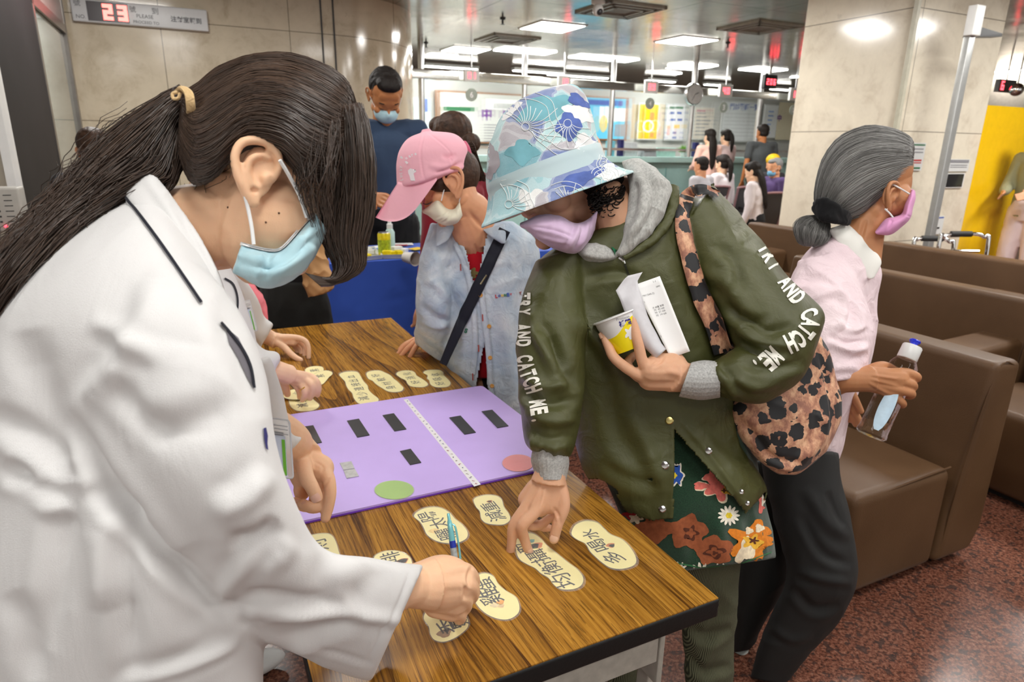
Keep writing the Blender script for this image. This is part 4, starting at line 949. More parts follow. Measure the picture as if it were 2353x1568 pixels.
# right far: sign with 6, lamp, wall
MB().box(UV(4,13.6,ZC/2),(.1,26,ZC)).build('wall_right',simple('plain_wall',(.35,.31,.26),.6),kind='structure')
c=P(2310,198,9.5);t=thing('number_display','grey hanging display with a red 6 right of the pillar','number display',c-DZ*.1)
MB().box(c,(.42,.06,.17)).build('housing',simple('display_grey',(.14,.14,.14),.4),t);m=MB();seg7(m,'6',c-DA*.035-DB*.16-DZ*.06,DB,DZ,.07,.12,.02,-DA);m.build('digit',emis('small_led',(1,.06,.08),6),t);MB().cyl(c+DZ*.08,c*np.array([1,1,0])+DZ*ZC,.01,seg=6).build('hanger',M_ALU,t)
c=P(2336,206,9.3);t=thing('spot_lamp','round chrome lamp head beside the red 6','lamp',c-DZ*.1);MB().ell(c,(.09,.09,.09)).build('head',M_CHR,t);MB().cyl(c,c*np.array([1,1,0])+DZ*ZC,.012,seg=6).build('hanger',M_ALU,t)
panel_light(*(lambda p:(p@DA,p@DB))(PZ(2335,163,ZC)),'square ceiling light panel far right, right of the pillar')
# rows of mesh waiting chairs in the far hall
M_MESH=simple('chair_mesh',(.055,.052,.055),.7,var=.1,scale=90);M_PINKF=simple('chair_rose_frame',(.30,.17,.18),.4)
def wchair(cx,yt,yb,wpx,d,label):
    k=d/FPX;a=P(cx,yt,d);W_=wpx*k;zt=a[2];zs=.43;c=np.array([a[0],a[1],0])
    t=thing('waiting_chair',label,'chair',c,'mesh waiting chairs in the far hall');f=nrm(DA*.9+DB*.1)
    ax=(np.cross(f,DZ),f,DZ)
    s=np.cross(f,DZ)
    MB().hexa([c-s*W_*.42+DZ*zs,c+s*W_*.42+DZ*zs,c+s*W_*.42+f*.03+DZ*zs,c-s*W_*.42+f*.03+DZ*zs,c-s*W_*.5+DZ*zt-f*.1,c+s*W_*.5+DZ*zt-f*.1,c+s*W_*.5+DZ*zt-f*.07,c-s*W_*.5+DZ*zt-f*.07],bev=.01).build('backrest',M_MESH,t)
    MB().tube([c-s*W_*.46+DZ*zs,c-s*W_*.52+DZ*(zt-.05)-f*.09,c-s*W_*.46+DZ*(zt+.01)-f*.1,c+s*W_*.46+DZ*(zt+.01)-f*.1,c+s*W_*.52+DZ*(zt-.05)-f*.09,c+s*W_*.46+DZ*zs],.016,seg=8).build('back_frame',M_PINKF,t)
    MB().box(c+f*.24+DZ*(zs-.02),(W_*.9,.45,.05),ax=(s,f,DZ),bev=.012).build('seat',M_MESH,t)
    for i in(-1,1): MB().tube([c+s*W_*.55*i+f*0+DZ*.64,c+s*W_*.55*i+f*.38+DZ*.64],.018,seg=8,res=1).build('armrest',M_DARK,t)
    for i in(-1,1): MB().tube([c+s*W_*.4*i+f*.24+DZ*(zs-.04),c+s*W_*.4*i+f*.24],.02,seg=8,res=1).build('leg',M_ALU,t)
wchair(1772,445,500,62,8.3,'black mesh chair with rose frame against the pillar edge')
wchair(1704,432,480,44,8.6,'black mesh chair in front of the woman in white hood')
wchair(1640,430,470,60,9.4,'black mesh chair behind the leopard strap shoulder')
# ================================================================== people: shared builders
# a head stands in its own frame: o between the ears, r to its right, f where it faces, u to the crown
class Frame:
    def __init__(s,o,f,u,k=1.0):
        s.o=np.asarray(o,float);s.f=nrm(f);u=np.asarray(u,float);s.u=nrm(u-s.f*(u@s.f));s.r=np.cross(s.f,s.u);s.k=k
    def __call__(s,x,y,z): return s.o+(s.r*x+s.f*y+s.u*z)*s.k
    def ax(s): return np.array([s.r,s.f,s.u])
def camdir(x,y,z): return nrm(CX*x+CU*y-CF*z)     # x right, y up, z towards the photographer
def ear(mb,F,side,k=1.0):
    o=lambda a,b,c:F(side*(.070+a*k),-.008+b*k,.0+c*k)
    hel=[(.004,.012,-.004),(.008,.012,.010),(.010,.006,.026),(.014,-.006,.034),(.018,-.020,.030),(.020,-.027,.016),(.018,-.026,0),(.013,-.019,-.014),(.008,-.008,-.026),(.004,0,-.030)]
    mb.tube([o(*p) for p in hel],[.0035,.004,.0045,.0048,.005,.005,.0048,.0048,.0058,.005],seg=10,res=3)
    mb.tube([o(.006,0,.024),o(.010,-.011,.020),(o(.011,-.016,.006)),o(.009,-.011,-.008),o(.006,-.003,-.013)],[.003,.004,.004,.004,.003],seg=8,res=3)
    mb.ell(o(.003,-.008,.004),(.006*k,.020*k,.030*k),ax=F.ax(),seg=16,rows=10)
    mb.ell(o(.006,-.017,.010),(.005*k,.011*k,.022*k),ax=F.ax(),seg=14,rows=8)
    mb.ell(o(.007,-.003,-.026),(.0045*k,.008*k,.010*k),ax=F.ax(),seg=12,rows=8)
    mb.tube([o(.004,.010,.004),o(.008,.006,0),o(.005,.009,-.008)],.0042,seg=8,res=2)
def head(mb,F,ears=(1,-1),neck=None,nr=.055):
    k=F.k;E=lambda c,r,**q:mb.ell(F(*c),tuple(x*k for x in r),ax=F.ax(),**q)
    E((0,-.012,.045),(.076,.094,.082),seg=32,rows=20)
    E((0,.012,.01),(.070,.078,.090),seg=32,rows=18)
    E((0,.030,-.045),(.056,.058,.062))
    E((0,.045,-.078),(.040,.042,.034));E((0,.072,-.098),(.020,.018,.017))
    E((0,.058,.045),(.052,.026,.042));mb.tube([F(-.046,.064,.018),F(-.025,.079,.022),F(0,.079,.016),F(.025,.079,.022),F(.046,.064,.018)],[.006*k,.008*k,.007*k,.008*k,.006*k],seg=8,res=3)
    for s in(1,-1):
        E((s*.042,.052,-.030),(.024,.027,.022));E((s*.050,-.002,-.060),(.015,.030,.022))
        E((s*.032,.068,-.002),(.0150,.0125,.0115));mb.tube([F(s*.016,.079,-.007),F(s*.031,.0825,-.0075),F(s*.045,.074,-.007)],.0018*k,seg=6,res=3)
    mb.tube([F(0,.078,.010),F(0,.088,-.012),F(0,.098,-.031),F(0,.090,-.040)],[.0065*k,.0065*k,.0085*k,.007*k],seg=10,res=3)
    for s in(1,-1): E((s*.010,.086,-.036),(.0065,.010,.0065))
    E((0,.078,-.060),(.021,.012,.0055));E((0,.077,-.069),(.019,.012,.006))
    for s in ears: ear(mb,F,s,k)
    if neck is not None: mb.tube([F(0,-.02,-.02),F(0,-.012,-.07)]+[np.asarray(n) for n in neck],[nr*k*.95,nr*k*.95]+[nr*k]*(len(neck)-1)+[nr*k*1.25],seg=24,res=4)
    return mb
def hand(mb,wrist,fingers,wr=.026,fl=.62,palm=None):
    """fingers: each [MCP,PIP,DIP,tip] world points (thumb first: CMC.. tip), wrist point first"""
    for i,(pts,r) in enumerate(fingers):
        pts=[np.asarray(p) for p in pts]
        n=len(pts);rad=[r*1.5 if i else r*1.35]+list(np.linspace(r*1.18,r*.88,n))
        w=np.asarray(wrist)+(pts[0]-np.asarray(wrist))*.25
        mb.tube([w]+pts,rad,seg=12,res=4,round_ends=True)
    M=[f[0][0] for f in fingers[1:]]
    c=sum(np.asarray(m) for m in M)/len(M);w=np.asarray(wrist)
    for m0,m1 in zip(M[:-1],M[1:]):
        m=(np.asarray(m0)+np.asarray(m1))/2;mb.tube([w,w*.45+m*.55,m*.95+w*.05],[.018,.0135,.010],seg=10,res=3,round_ends=True)
    if palm is not None:
        for a,b,r in palm: mb.tube([a,b],r,seg=10,res=3,round_ends=True)
def nail(mb,tip,prev,out,w=.006,l=.009,up=.0075):
    t=nrm(np.asarray(tip)-np.asarray(prev));o=np.asarray(out)-t*(np.asarray(out)@t);o=nrm(o);s=np.cross(t,o);c=np.asarray(tip)-t*.001+o*up
    V=[];n=6
    for i in range(n+1):
        for j in range(5):
            a=(i/n*2-1);b=(j/4*2-1);ww=w*math.sqrt(max(0,1-.35*(b*b)))
            V.append(c+s*a*ww+t*b*l*.6-o*(a*a)*.0022-o*(b*b)*.0006)
    mb.add(V,[(i*5+j,i*5+j+1,(i+1)*5+j+1,(i+1)*5+j) for i in range(n) for j in range(4)])
def cut(me,polys,facing=True,nz=None):
    """open the garment inside pixel outlines on its camera side (coat fronts, necklines)"""
    from mathutils.geometry import intersect_point_tri_2d
    bm=bmesh.new();bm.from_mesh(me);kill=[]
    P_=[np.array(p,float) for p in polys]
    for f in bm.faces:
        c=np.array(f.calc_center_median())
        if facing and np.dot(np.array(f.normal),c-CAM)>0: continue
        if nz is not None and f.normal.z>nz: continue
        q=proj(c)
        for pl in P_:
            x,y=q[0],q[1];ins=False;j=len(pl)-1
            for i in range(len(pl)):
                if ((pl[i][1]>y)!=(pl[j][1]>y)) and (x<(pl[j][0]-pl[i][0])*(y-pl[i][1])/(pl[j][1]-pl[i][1])+pl[i][0]): ins=not ins
                j=i
            if ins: kill.append(f);break
    bmesh.ops.delete(bm,geom=kill,context='FACES');bm.to_mesh(me);bm.free();me.update()
def band(name,path,wpx,bvh,mat,parent,off=.003,th=.0025,n=60,back=None,d=None,dmax=None,**k):
    """a strap laid on the surface along a pixel path"""
    A=catmull(np.array(path,float),12);L=seglen(A);V=[];pts=[]
    for s in np.linspace(0,L[-1],n):
        i=min(np.searchsorted(L,s,side='right')-1,len(A)-2);t=(s-L[i])/(L[i+1]-L[i]+1e-9);p=A[i]*(1-t)+A[i+1]*t;pts.append(p)
    pts=np.array(pts);T=np.gradient(pts,axis=0);T/=np.linalg.norm(T,axis=1)[:,None]+1e-9;N=np.stack([-T[:,1],T[:,0]],1);rows=[]
    wv=np.interp(np.linspace(0,1,n),np.linspace(0,1,len(wpx)),wpx) if hasattr(wpx,'__len__') else np.full(n,wpx)
    last=d
    for i in range(n):
        h=[hit(bvh,*(pts[i]+N[i]*wv[i]*a),off) for a in (-.5,-.17,.17,.5)]
        ds=[(x-CAM)@CF for x in h if x is not None]
        if ds: last=min(ds) if d is None else last
        dd=np.median(ds) if ds else last
        if dd is None: continue
        if dmax is not None: dd=min(dd,dmax[0]+(dmax[1]-dmax[0])*i/(n-1))
        h=[x if (x is not None and abs((x-CAM)@CF-dd)<.02) else P(*(pts[i]+N[i]*wv[i]*a),dd) for x,a in zip(h,(-.5,-.17,.17,.5))]
        rows.append(h)
    R_=np.array(rows);
    for _ in range(2): R_[1:-1]=(R_[:-2]+R_[1:-1]*2+R_[2:])/4
    m=len(R_);V=list(R_.reshape(-1,3));vd=R_.reshape(-1,3)-CAM;vd/=np.linalg.norm(vd,axis=1)[:,None];k0=len(V);V+=list(R_.reshape(-1,3)-vd*th);F_=[]
    for i in range(m-1):
        for j in range(3):
            a=i*4+j;F_.append((k0+a,k0+a+1,k0+a+5,k0+a+4));F_.append((a,a+4,a+5,a+1))
        for j in(0,3): a=i*4+j;F_.append((a,a+4,k0+a+4,k0+a))
    return MB().add(V,F_).build(name,mat,parent,smooth='all',**k)
# ---- a whole figure from joints, for people further off
def figure(label,base,face,skinm,hairm,topm,botm,H=1.62,sit=False,lean=0.0,headdown=.2,arms='down',sleeve=1.0,hairfn='short',shoem=None,mask=None,wide=1.0,vox=.009,turn=0,cap=None,toplen=0,hands=None,name='person',extra_hair=None,legs=True,headk=1.0,group=None):
    k=H/1.62;b=np.asarray(base,float);f=nrm(face);f=nrm(f*np.array([1,1,0]));r=np.cross(f,DZ)
    hip=.88*k if not sit else .50
    pel=b+DZ*hip;up=nrm(DZ*math.cos(lean)+f*math.sin(lean))
    chest=pel+up*.34*k;nk=pel+up*.52*k;hc=nk+nrm(up*.75+f*.35*math.sin(headdown+lean)+f*.1)*.125*k
    hf=nrm(f*math.cos(headdown+lean)-DZ*math.sin(headdown+lean));
    if turn: hf=nrm(hf*math.cos(turn)+r*math.sin(turn))
    F=Frame(hc,hf,DZ*1+f*.3,headk*k)
    sk=MB();head(sk,F,neck=[nk+up*-.02,nk-up*.1])
    sh=[chest+up*.13*k+r*s*.175*k*wide for s in(1,-1)]
    sk.tube([pel,pel+up*.2*k,chest,nk-up*.05],[.125*k,.115*k,.125*k,.05*k],seg=20,flat=.62,up=f,res=3);sk.tube([sh[0],nk-up*.06*k,sh[1]],[.045*k,.055*k,.045*k],seg=12,res=3)
    el=[];wr=[];T=MB();
    for i,s in enumerate((1,-1)):
        S=sh[i]
        if hands is not None and hands[i] is not None: W_=np.asarray(hands[i]);mid=(S+W_)/2;e=mid+DZ*-.12*k+r*s*.05
        elif arms=='front': e=S-DZ*.25*k+r*s*.03+f*.06;W_=e+f*.2*k-DZ*.05*k-r*s*.08
        else: e=S-DZ*.27*k+r*s*.05-f*.02;W_=e-DZ*.24*k+f*.06
        el.append(e);wr.append(W_)
        sk.tube([S,e,W_],[.045*k,.036*k,.025*k],seg=14,res=3,round_ends=True)
        d=nrm(W_-e);sd=nrm(np.cross(d,f));fg=[]
        for j in range(4):
            m=W_+d*.085*k+sd*(j-1.5)*.019*k;fg.append(([m,m+d*.035*k,m+d*.055*k-f*0+d*0,m+d*.07*k+f*.01],.0085*k))
        fg=[([W_+d*.02*k+sd*.025*k,W_+d*.05*k+sd*.045*k,W_+d*.075*k+sd*.05*k],.010*k)]+fg
        hand(sk,W_,fg)
    if legs:
        kn=[];an=[]
        for s in(1,-1):
            h0=pel+r*s*.09*k
            if sit: kk=h0+f*.42*k;a=kk-DZ*(hip-.08)+f*.02
            else: kk=b+r*s*.10*k+DZ*.47*k+f*.02;a=b+r*s*.11*k+DZ*.07
            kn.append(kk);an.append(a);sk.tube([h0,kk,a],[.085*k,.06*k,.04*k],seg=12,res=3,round_ends=True)
    me=remesh(sk,max(vox*.55,.004),3);root=link(name,me,skinm,label=label,cat='person',group=group,smooth='all')
    if vox<.0085:
        for s_ in(1,-1):
            MB().tube([F(s_*.018,.080,.020),F(s_*.032,.084,.024),F(s_*.048,.070,.020)],.0028*headk*k,seg=6,res=3).build('eyebrow',M_HDK,root)
            MB().tube([F(s_*.018,.080,-.006),F(s_*.032,.083,-.008),F(s_*.046,.073,-.006)],.0016*headk*k,seg=6,res=3).build('eyelash',M_DARK,root)
    # shirt
    sl=sleeve;T.tube([pel-up*(.06+toplen),pel+up*.18*k,chest,chest+up*.1*k,nk-up*.03*k],[.172*k*wide,.155*k*wide,.172*k*wide,.15*k,.070*k],seg=24,res=3,flat=.72,up=f);T.tube([sh[0]+DZ*.005,nk-up*.065*k,sh[1]+DZ*.005],[.062*k,.075*k,.062*k],seg=16,res=3,round_ends=True)
    for i in range(2):
        p=[sh[i],el[i],el[i]*(1-.9*max(0,sl-.5)*2)+wr[i]*.9*max(0,sl-.5)*2] if sl>.55 else [sh[i],sh[i]*.4+el[i]*.6]
        T.tube(p,[.060*k,.054*k,.042*k][:len(p)],seg=16,res=3,round_ends=True)
    m2=remesh(T,vox,3);wrinkle(m2,.006,9,stretch=(1,1,.6));link('shirt',m2,topm,root,smooth='all')
    if legs:
        L=MB();L.tube([pel+up*.10,pel,pel-DZ*.1*k+f*(.10 if sit else 0)],[.148*k,.165*k,.14*k],seg=20,res=3,flat=.8,up=f)
        for s,kk,a in zip((1,-1),kn,an): L.tube([pel+r*s*.08*k-DZ*.02,kk,a+DZ*.0],[.105*k,.083*k,.062*k],seg=16,res=3,round_ends=True)
        m3=remesh(L,vox,3);wrinkle(m3,.006,8);link('trousers',m3,botm,root,smooth='all')
        for s,a in zip((1,-1),an):
            sm=MB();z0=np.array([a[0],a[1],b[2]]);sm.ell(z0+f*.06+DZ*.035,(.045,.13,.035),ax=(r,f,DZ));sm.ell(z0+DZ*.05-f*.01,(.04,.06,.045),ax=(r,f,DZ));link('shoe',remesh(sm,.008,2),shoem or M_DARK,root,smooth='all')
    # hair
    hb=MB()
    if hairfn:
        hk=k*headk;E=lambda c,rr:hb.ell(F(*c),tuple(x*hk for x in rr),ax=F.ax())
        if hairfn in('short','bald'):
            E((0,-.03,.055),(.083,.088,.085 if hairfn=='short' else .062));E((0,-.045,0),(.072,.055,.06))
            E((0,.03,.10),(.062,.05,.035)) if hairfn=='short' else [E((q*.062,.015,.045),(.017,.042,.045)) for q in(1,-1)]
        else:
            E((0,-.022,.055),(.087,.098,.088));E((0,-.045,.0),(.078,.062,.07));E((0,.04,.095),(.064,.045,.042))
            if hairfn=='long': hb.tube([F(0,-.06,.04),F(0,-.095,-.06),F(0,-.10,-.2),F(0,-.09,-.42),F(0,-.08,-.5)],[.06,.07,.072,.05,.015],seg=18,res=4,flat=.5,up=f)
            if hairfn=='pony': hb.tube([F(0,-.09,.06),F(0,-.125,.03),F(0,-.14,-.06),F(0,-.12,-.2),F(0,-.11,-.26)],[.025,.032,.036,.026,.006],seg=14,res=4)
            if hairfn=='bun': hb.ell(F(0,-.12,-.02),(.04,.035,.04),ax=F.ax())
        hm=remesh(hb,max(.004,vox*.5),2);wrinkle(hm,.003,40,ax=F.ax(),stretch=(1,1,.25));link('hair',hm,hairm,root,smooth='all')
    if mask is not None:
        mm=MB();hk=k*headk
        mm.ell(F(0,.046,-.052),(.062*hk,.062*hk,.052*hk),ax=F.ax());mm.ell(F(0,.085,-.038),(.022*hk,.024*hk,.024*hk),ax=F.ax());link('face_mask',remesh(mm,.004,3),mask,root,smooth='all')
        for s in(1,-1): MB().tube([F(s*.05,.075,-.03),F(s*.075,.02,.0),F(s*.080,-.012,.02)],.0015,seg=6,res=4).build('ear_loop',M_WHITEP,root)
    if cap is not None:
        cm=MB();cm.ell(F(0,-.015,.075),(.092*k,.105*k,.082*k),ax=F.ax());link('cap',remesh(cm,.006,2),cap,root,smooth='all')
    return root,F
M_SKA=skin('skin_light',lin(240,198,162));M_SKE=skin('skin_pale',lin(244,206,174));M_SKB=skin('skin_warm',lin(220,164,126),.16);M_SKC=skin('skin_tan',lin(218,172,140),.16);M_SKD=skin('skin_deep',lin(190,136,96),.16);M_SKF=skin('skin_brown',lin(186,124,78),.16)
M_HBK=simple('hair_black',(.014,.010,.008),.6,var=.3,scale=60,bump=.5,bscale=120,spec=.25);M_HBR=simple('hair_brown',(.05,.024,.013),.55,var=.5,scale=60,bump=.5,bscale=120,spec=.3)
M_HDK=simple('hair_dark_plain',(.016,.012,.010),.62,var=.3,scale=60,bump=.6,bscale=120,spec=.25)
M_MBLUE=cloth('mask_blue',lin(176,208,216),.75,sheen=.1,wr=.15,wscale=30);M_MWHITE=cloth('mask_white_band',(.8,.8,.8),.7)
# ================================================================== woman in the white coat, nearest on the left
FA=Frame(P(622,400,.724),camdir(.86,-.36,-.22),camdir(.34,.93,.05),.83)
sk=MB();head(sk,FA,ears=(),neck=[P(500,520,.72),P(400,540,.72),P(330,640,.74)],nr=.058)
# jaw and cheek fullness on the near side, as the photo shows
sk.tube([P(590,470,.69),P(572,550,.70),P(585,605,.715)],[.030,.032,.024],seg=14,res=3,round_ends=True)
sk.ell(P(640,500,.702),(.045,.045,.045));sk.ell(P(655,555,.712),(.036,.036,.030))
# ear, larger than the helper's because it is nearest
eo=P(592,405,.635)
class EF(Frame): pass
eF=Frame(P(594,408,.652),camdir(.97,-.15,-.2),camdir(.16,.98,0),.90)
def ear2(mb,F):
    # F.r points away from the camera here, so the rim is laid towards -r
    def o(a,b,c): return F(a+.004,b,c)
    hel=[(.002,.016,-.002),(.004,.021,.010),(.007,.020,.024),(.010,.010,.034),(.014,-.004,.036),(.017,-.017,.030),(.019,-.022,.016),(.018,-.019,.000),(.015,-.013,-.012),(.010,-.006,-.022),(.006,0,-.030),(.004,.006,-.028)]
    mb.tube([o(*p) for p in hel],[.003,.0035,.0042,.0045,.0047,.0048,.0046,.0045,.0050,.0060,.0058,.004],seg=12,res=4)
    mb.tube([o(.006,.011,.020),o(.010,.002,.022),o(.012,-.008,.014),o(.012,-.009,.002),o(.010,-.004,-.009),o(.007,.003,-.014)],[.0025,.0035,.004,.004,.0035,.003],seg=10,res=4)
    mb.ell(o(.001,-.001,.004),(.006*F.k,.019*F.k,.030*F.k),ax=F.ax(),seg=20,rows=12)
    mb.tube([o(.003,.013,.004),o(.008,.009,-.001),o(.004,.011,-.008)],.004,seg=8,res=2)
    mb.ell(o(.005,.000,-.024),(.004*F.k,.008*F.k,.010*F.k),ax=F.ax(),seg=12,rows=8)
ear2(sk,eF)
# right arm and the hand round the pen
def a1(x,y,d): return P(920+x/4.357,1140+y/4.357,d)
wrist=a1(150,900,.835)
sk.tube([P(540,1340,.645),P(780,1410,.775),a1(20,915,.815),wrist,a1(320,880,.85)],[.034,.028,.026,.028,.034],seg=18,res=4)
sk.ell(a1(420,870,.862),(.044,.030,.036),ax=np.array([CX,CF,CU]))
fg=[([a1(330,700,.86),a1(470,700,.885),a1(560,760,.91),a1(610,830,.93)],.0100),
    ([a1(600,740,.855),a1(715,800,.875),a1(735,900,.905),a1(690,960,.93)],.0088),
    ([a1(622,870,.848),a1(725,940,.870),a1(715,1020,.905),a1(660,1020,.93)],.0090),
    ([a1(600,1000,.852),a1(655,1080,.875),a1(640,1130,.905),a1(600,1100,.93)],.0088),
    ([a1(520,1120,.860),a1(600,1200,.882),a1(590,1235,.905),a1(560,1200,.925)],.0082)]
hand(sk,wrist,fg,palm=[(a1(300,800,.86),a1(560,860,.865),.022),(a1(300,1000,.865),a1(540,1040,.868),.021),(a1(350,1100,.87),a1(520,1140,.875),.016)])
# left hand, pointing at the board
def b1(x,y,d): return P(600+x/5.6,940+y/5.6,d)
DL=.985
wl=b1(470,510,DL+.01)
sk.tube([P(560,960,.86),b1(330,380,.95),wl,b1(560,640,DL)],[.036,.030,.026,.028],seg=18,res=4)
fl_=[([b1(540,690,DL-.012),b1(585,880,DL-.034),b1(655,1010,DL-.038),b1(715,1135,DL-.036)],.0105),
     ([b1(820,800,DL),b1(890,1020,DL-.002),b1(875,1220,DL+.0),b1(828,1405,DL+.002)],.0088),
     ([b1(760,850,DL+.016),b1(790,1190,DL+.01),b1(670,1275,DL+.0),b1(535,1225,DL-.004)],.0092),
     ([b1(650,860,DL+.03),b1(690,1200,DL+.035),b1(560,1260,DL+.02),b1(440,1195,DL+.012)],.0086),
     ([b1(540,850,DL+.035),b1(560,1080,DL+.045),b1(500,1110,DL+.035),b1(470,1040,DL+.028)],.0080)]
hand(sk,wl,fl_,palm=[(b1(520,640,DL+.012),b1(770,760,DL+.008),.020),(b1(420,700,DL+.03),b1(520,900,DL+.036),.016),(b1(560,760,DL+.02),b1(700,960,DL+.028),.018)])
me=remesh(sk,.0021,4)
folds(me,[([(722,1060),(742,1074),(738,1090)],.002,-.0016),([(762,1098),(752,1108),(741,1128)],.002,-.002),
  ([(1085,1300),(1076,1330),(1082,1352)],.003,-.003),([(1070,1345),(1068,1380)],.003,-.003),([(585,445),(583,430)],.003,-.003),
  ([(706,1107),(716,1111),(726,1109)],.0008,-.0007),([(709,1112),(718,1115)],.0008,-.0006),([(500,600),(512,630),(520,655)],.006,-.004)])
A=link('person',me,M_SKA,label='woman in white coat and pale blue mask, dark ponytail, writing at the near table',cat='person',smooth='all')
nm=MB();nail(nm,b1(722,1140,DL-.037),b1(655,1010,DL-.038),-CF*1+CU*.1,.0072,.0098,.0096);nm.build('fingernail',simple('nail_pink',lin(236,190,170),.3,var=.03),A,smooth='all')
for tp_,pv_ in ((b1(545,1226,DL-.004),b1(670,1275,DL)),(b1(445,1195,DL+.012),b1(560,1260,DL+.02))):
    m=MB();nail(m,tp_,pv_,-CF+CU*.5,.0052,.008,.0075);m.build('fingernail',simple('nail_pink2',lin(226,176,150),.3,var=.03),A,smooth='all')
for x,y in((641,490),(611,511),(524,477)):
    h=hit(bvh_of(A),x,y,.0002)
    if h is not None: MB().ell(h,(.0011,.0011,.0011),seg=8,rows=6).build('mole',simple('mole_brown',(.10,.04,.02),.6,var=0),A)
# ---- coat
ct=MB()
RR([RG(300,455,385,450,.70,.12),RG(215,500,445,530,.70,.24),RG(70,600,505,640,.70,.32),RG(-50,740,545,790,.70,.36),RG(-110,960,602,960,.70,.34),RG(-120,1200,612,1180,.70,.34),RG(-130,1420,600,1400,.71,.36),RG(-140,1700,600,1700,.74,.36)],5,64,ct)
RR([RG(215,655,400,545,.645,.16),RG(165,760,530,690,.625,.20),RG(165,930,605,850,.615,.20),RG(262,1120,632,1020,.61,.19),RG(372,1275,672,1150,.625,.18),RG(540,1432,740,1262,.67,.16),RG(690,1508,850,1283,.73,.15),RG(790,1548,930,1294,.775,.145),RG(852,1566,972,1300,.80,.14)],5,56,ct)
# left sleeve under the chest
RR([RG(480,860,620,820,.80,.14),RG(560,960,650,900,.88,.12),RG(640,1040,672,985,.93,.09),RG(664,1046,702,1002,.955,.08)],5,30,ct)
me=remesh(ct,.0042,6,.5)
wrinkle(me,.0024,7,stretch=(1,1,.5),warp=.9)
FO=[([(345,640),(330,740),(250,860),(160,960)],.012,.006),([(150,950),(280,1150),(420,1320),(560,1440)],.010,-.011),([(185,930),(300,1110),(440,1290),(600,1420)],.009,.007),
 ([(60,760),(90,900),(150,1060)],.018,-.010),([(-10,940),(70,1010),(140,1080),(150,1110)],.012,-.012),([(20,1060),(90,1130),(150,1150)],.010,-.010),([(40,1100),(130,1165),(160,1160)],.009,.008),
 ([(160,1110),(130,1300),(110,1500)],.012,-.008),([(200,1120),(300,1170),(330,1200)],.01,-.010),([(290,1190),(290,1350),(300,1560)],.012,-.009),([(240,1180),(250,1400)],.02,.008),
 ([(205,735),(290,775),(380,830)],.009,.006),([(230,850),(330,960),(400,1010)],.010,-.006),([(320,770),(290,850),(230,900)],.012,.006),
 ([(540,900),(480,960),(300,1010)],.016,-.007),([(620,1080),(560,1150),(480,1175)],.011,.008),([(640,1200),(590,1240),(520,1250)],.010,-.010),([(655,1250),(590,1310),(520,1395)],.009,-.009),([(680,1245),(620,1290),(560,1330),(515,1393)],.011,.009),
 ([(520,1395),(600,1375),(700,1385),(790,1400)],.008,-.010),([(600,1420),(720,1405),(800,1412),(940,1430)],.008,.007),([(640,1460),(740,1450),(830,1420)],.009,-.007),([(560,1440),(640,1470),(740,1500)],.007,.006),([(730,1490),(800,1510),(860,1530)],.004,-.003),
 ([(760,1272),(740,1330),(760,1400)],.013,-.004),([(880,1300),(850,1350),(800,1385)],.016,-.005),([(945,1300),(920,1380),(880,1450),(835,1545)],.0025,-.002),
 ([(250,1560),(380,1530),(480,1490),(540,1455)],.010,-.006),([(280,1568),(400,1540),(500,1500),(555,1470)],.006,.006),([(30,1360),(60,1440),(80,1568)],.014,-.008),([(420,1250),(440,1380),(480,1480)],.02,-.007),([(420,790),(400,900),(410,1000)],.03,.006),([(500,680),(560,830),(600,960)],.014,-.006)]
FO=[(a,b*.95,c*.98) for a,b,c in FO];folds(me,FO)
M_COAT=NT('white_cotton');v=M_COAT.coord();M_COAT.set(Base_Color=(.74,.735,.73),Roughness=.75,Sheen_Weight=.2,Specular_IOR_Level=.25)
M_COAT.bump(M_COAT.math('ADD',M_COAT.noise(v,1400,1),M_COAT.math('MULTIPLY',M_COAT.noise(M_COAT.coord(scale=(1,1,.45)),16,3,.5,.8),9)),.22,.003);M_COAT=M_COAT.m
AC=link('lab_coat',me,M_COAT,A,smooth='all')
hm0=P(230,1640,.74);lw=MB();lw.tube([hm0*np.array([1,1,0])+DZ*.80,hm0*np.array([1,1,0])+DZ*.40],[.175,.20],seg=30,res=1,flat=.8,up=DB);lw.build('coat_skirt',M_COAT,A,smooth='all')
tl=MB()
for s_ in(-1,1): tl.tube([hm0*np.array([1,1,0])+DA*s_*.09+DZ*.75,hm0*np.array([1,1,0])+DA*s_*.10+DZ*.06],[.085,.055],seg=16,res=1)
tl.build('trousers',M_DARK,A,smooth='all')
for s_ in(-1,1): m=MB();m.ell(hm0*np.array([1,1,0])+DA*s_*.10+DB*.05+DZ*.035,(.12,.042,.036),ax=(DB,DA,DZ));m.build('shoe',M_WHITEP,A,smooth='all')
# collar
cb=MB();RR([RG(296,428,352,398,.66,.03),RG(288,455,388,440,.645,.026),RG(300,500,430,500,.635,.024),RG(345,570,468,555,.63,.022),RG(410,660,508,640,.63,.022),RG(470,745,532,725,.635,.020),RG(508,800,545,775,.64,.016)],5,40,cb)
me=remesh(cb,.0028,4);wrinkle(me,.0012,14);folds(me,[([(330,400),(400,500),(470,640),(520,760)],.005,.003),([(380,450),(450,560),(500,680)],.004,-.002)])
AK=link('collar',me,M_COAT,A,smooth='all')
bj=bvh_join([AC,AK])
M_CORD=cloth('cord_navy',(.012,.013,.022),.6)
band('piping',[(282,444),(315,487),(360,548),(410,620),(462,697)],7,bj,M_CORD,A,.0012,.0022)
band('piping',[(505,742),(530,770),(556,805),(574,845),(582,893)],6,bj,M_CORD,A,.0015,.002)
decal('pocket_lining',[[(515,752),(545,778),(572,830),(580,893),(566,870),(545,825),(524,790)]],bj,simple('grey_lining',(.16,.15,.17),.8),A,.0015)
